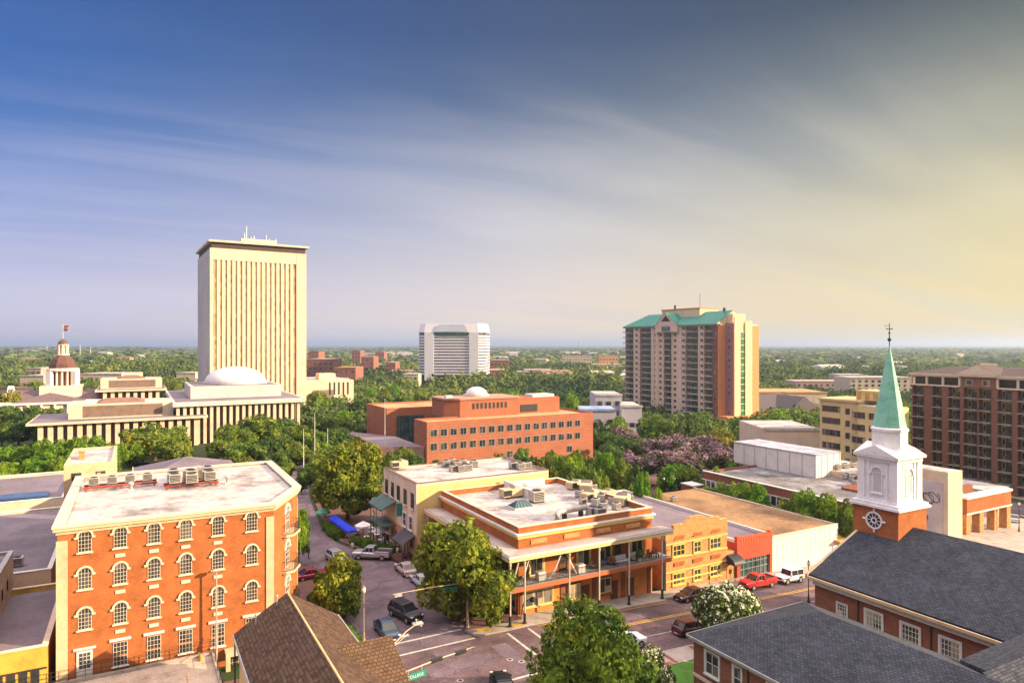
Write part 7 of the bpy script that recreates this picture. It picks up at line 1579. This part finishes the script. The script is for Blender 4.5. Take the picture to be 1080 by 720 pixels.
# ================================================================ people
skin=M('skin',(.42,.24,.16),.6,.05); hair=M('hair',(.05,.03,.02),.7,.1)
SHIRT={k:M('shirt_'+k,c,.8,.1) for k,c in dict(white=(.68,.66,.64),red=(.45,.06,.05),blue=(.08,.14,.35),grey=(.3,.3,.32),black=(.03,.03,.035),tan=(.45,.33,.2)).items()}
PANT={k:M('trousers_'+k,c,.85,.1) for k,c in dict(dark=(.03,.035,.05),khaki=(.35,.28,.18),blue=(.08,.12,.22)).items()}
def body_mesh(pose,shirt,pant):
    walk={'stand':.06,'walk':.26,'sit':0}[pose]; sit=pose=='sit'; hz_=.50 if sit else .92
    J={'pel':(0,0,hz_),'wa':(0,0,hz_+.16),'ch':(0,0,hz_+.38),'ne':(0,.01,hz_+.55),'he':(0,.03,hz_+.66),'ht':(0,.02,hz_+.80)}
    E=[('pel','wa'),('wa','ch'),('ch','ne'),('ne','he'),('he','ht')]; Rr={'pel':.145,'wa':.125,'ch':.155,'ne':.06,'he':.092,'ht':.075}
    for s,n in ((-1,'l'),(1,'r')):
        w2=walk*s
        if sit: J.update({'hi'+n:(s*.09,.02,hz_-.02),'kn'+n:(s*.12,.44,hz_),'an'+n:(s*.12,.46,.08),'to'+n:(s*.13,.62,.04)})
        else: J.update({'hi'+n:(s*.09,0,hz_-.06),'kn'+n:(s*.10,w2*.5+.02,.5),'an'+n:(s*.10,w2*.9-.02,.08),'to'+n:(s*.12,w2*.9+.13,.04)})
        J.update({'sh'+n:(s*.17,0,hz_+.46),'el'+n:(s*.23,-w2*.4-.02,hz_+.2),'wr'+n:(s*.24,-w2*.7+.10+(.15 if sit else 0),hz_+(-.02 if not sit else .1)),'ha'+n:(s*.24,-w2*.8+.14+(.2 if sit else 0),hz_+(-.10 if not sit else .1))})
        Rr.update({'hi'+n:.095,'kn'+n:.062,'an'+n:.045,'to'+n:.04,'sh'+n:.065,'el'+n:.047,'wr'+n:.034,'ha'+n:.036})
        E+=[('pel','hi'+n),('hi'+n,'kn'+n),('kn'+n,'an'+n),('an'+n,'to'+n),('ch','sh'+n),('sh'+n,'el'+n),('el'+n,'wr'+n),('wr'+n,'ha'+n)]
    K=list(J); me=bpy.data.meshes.new('b'); me.from_pydata([J[k] for k in K],[(K.index(a),K.index(b)) for a,b in E],[]); o=bpy.data.objects.new('b',me); COL.objects.link(o)
    md=o.modifiers.new('s','SKIN'); md.use_smooth_shade=True
    for i,k in enumerate(K): v=me.skin_vertices[0].data[i]; v.radius=(Rr[k],Rr[k]*(.72 if k in('pel','wa','ch') else 1)); v.use_root=(k=='pel')
    o.modifiers.new('u','SUBSURF').levels=1
    bpy.context.view_layer.update(); r=bpy.data.meshes.new_from_object(o.evaluated_get(bpy.context.evaluated_depsgraph_get())); bpy.data.objects.remove(o)
    r.materials.clear(); 
    for m_ in (pant,shirt,skin,dark): r.materials.append(m_)
    for p in r.polygons:
        z=p.center.z; x_=abs(p.center.x); y_=p.center.y
        if z>hz_+.52: i=2
        elif x_>.2 and z<hz_+.26: i=2
        elif z>hz_+.04 and y_<.3: i=1
        elif z<.09: i=3
        else: i=0
        p.material_index=i; p.use_smooth=True
    return r
HM=MB(); HM.lathe(0,-.01,[(.098,.66),(.108,.72),(.10,.79),(.07,.83),(.02,.845)],12)
hm=HM.mesh('hair',hair,smooth=True)
def person(pose,x,y,rot,label,sh='white',pn='dark',group=None,z=.12):
    t=thing('person',label,'person',(x,y,gz(x)+z),rot,group); place(body_mesh(pose,SHIRT[sh],PANT[pn]),'body',t); h=place(hm,'hair',t,(0,.0,(.5 if pose=='sit' else .92)+.0)); return t
for a in ((('walk',27.9,99.3,.4,'person in white shirt standing at the kerb left of the silver pickup','white','khaki')),('stand',33.0,93.9,2,'person in white top and khaki trousers on the terrace right of the silver pickup','white','khaki'),('walk',35.2,95.0,1,'person in grey shirt walking on the brick pavement by the bench','grey','dark'),
    ('stand',36.1,99.2,3,'person in black shirt near the shop doors on the terrace','black','dark'),('walk',34.6,89.4,0,'person in red shirt on the pavement near the verandah posts','red','blue'),('stand',32.9,133,1,'person in white shirt on the upper pavement beside the railing','white','dark'),('stand',33.6,134.5,2,'person in blue shirt on the upper pavement beside the railing','blue','dark'),
    ('walk',30.9,146,3,'person in white shirt far up the climbing street','white','dark'),('walk',21.6,99.5,.5,'person in dark clothes behind the silver hatchback','black','dark'),('walk',95.2,108.5,1,'person in red top crossing the plaza below the pink trees','red','dark'),('walk',99.5,107.8,2,'person in tan shirt on the plaza near the blue lamp post','tan','blue')): person(*a)
G='people seated at the terrace tables'
for i,(x,y,r_) in enumerate(((31.6,108.9,2.8),(33.2,107.1,1.4),(34.1,105.1,1.8),(35.8,103.7,1.9),(33.6,102.1,1.6),(35.1,100.5,1.2),(31.0,104.3,-1.3),(36.1,98.4,1.8))): person('sit',x,y,r_,'person seated at one of the white topped terrace tables',('white','blue','red','grey')[i%4],'dark',G,.06)
person('sit',56.8,66.0,0,'person in red shirt sitting on the verandah balcony at its right end','red','dark',None,0).location.z=fz-.02
for n in ('bike',):
    t=thing('bicycle','dark bicycle leaning near the bench on the brick terrace','bicycle',(33.0,91.6,.12),.9)
    for s_ in (-1,1):
        m=MB(); m.tube([(s_*.5+.33*math.cos(6.283*i/16),0,.33+.33*math.sin(6.283*i/16)) for i in range(17)],.02,5); m.build('wheel',tyre,t)
    m=MB(); m.tube([(-.5,0,.33),(-.15,0,.35),(.3,0,.8),(-.25,0,.8),(-.15,0,.35)],.02,5); m.tube([(.5,0,.33),(.35,0,.95)],.02,5); m.tube([(-.25,0,.8),(-.28,0,.92)],.02,5); m.tube([(.3,-.25,.98),(.36,0,.96),(.3,.25,.98)],.015,5); m.build('frame',rust,t); m=MB(); m.box(-.4,-.15,-.06,.06,.91,.96); m.build('saddle',dark,t)
# drop anything that never got a place
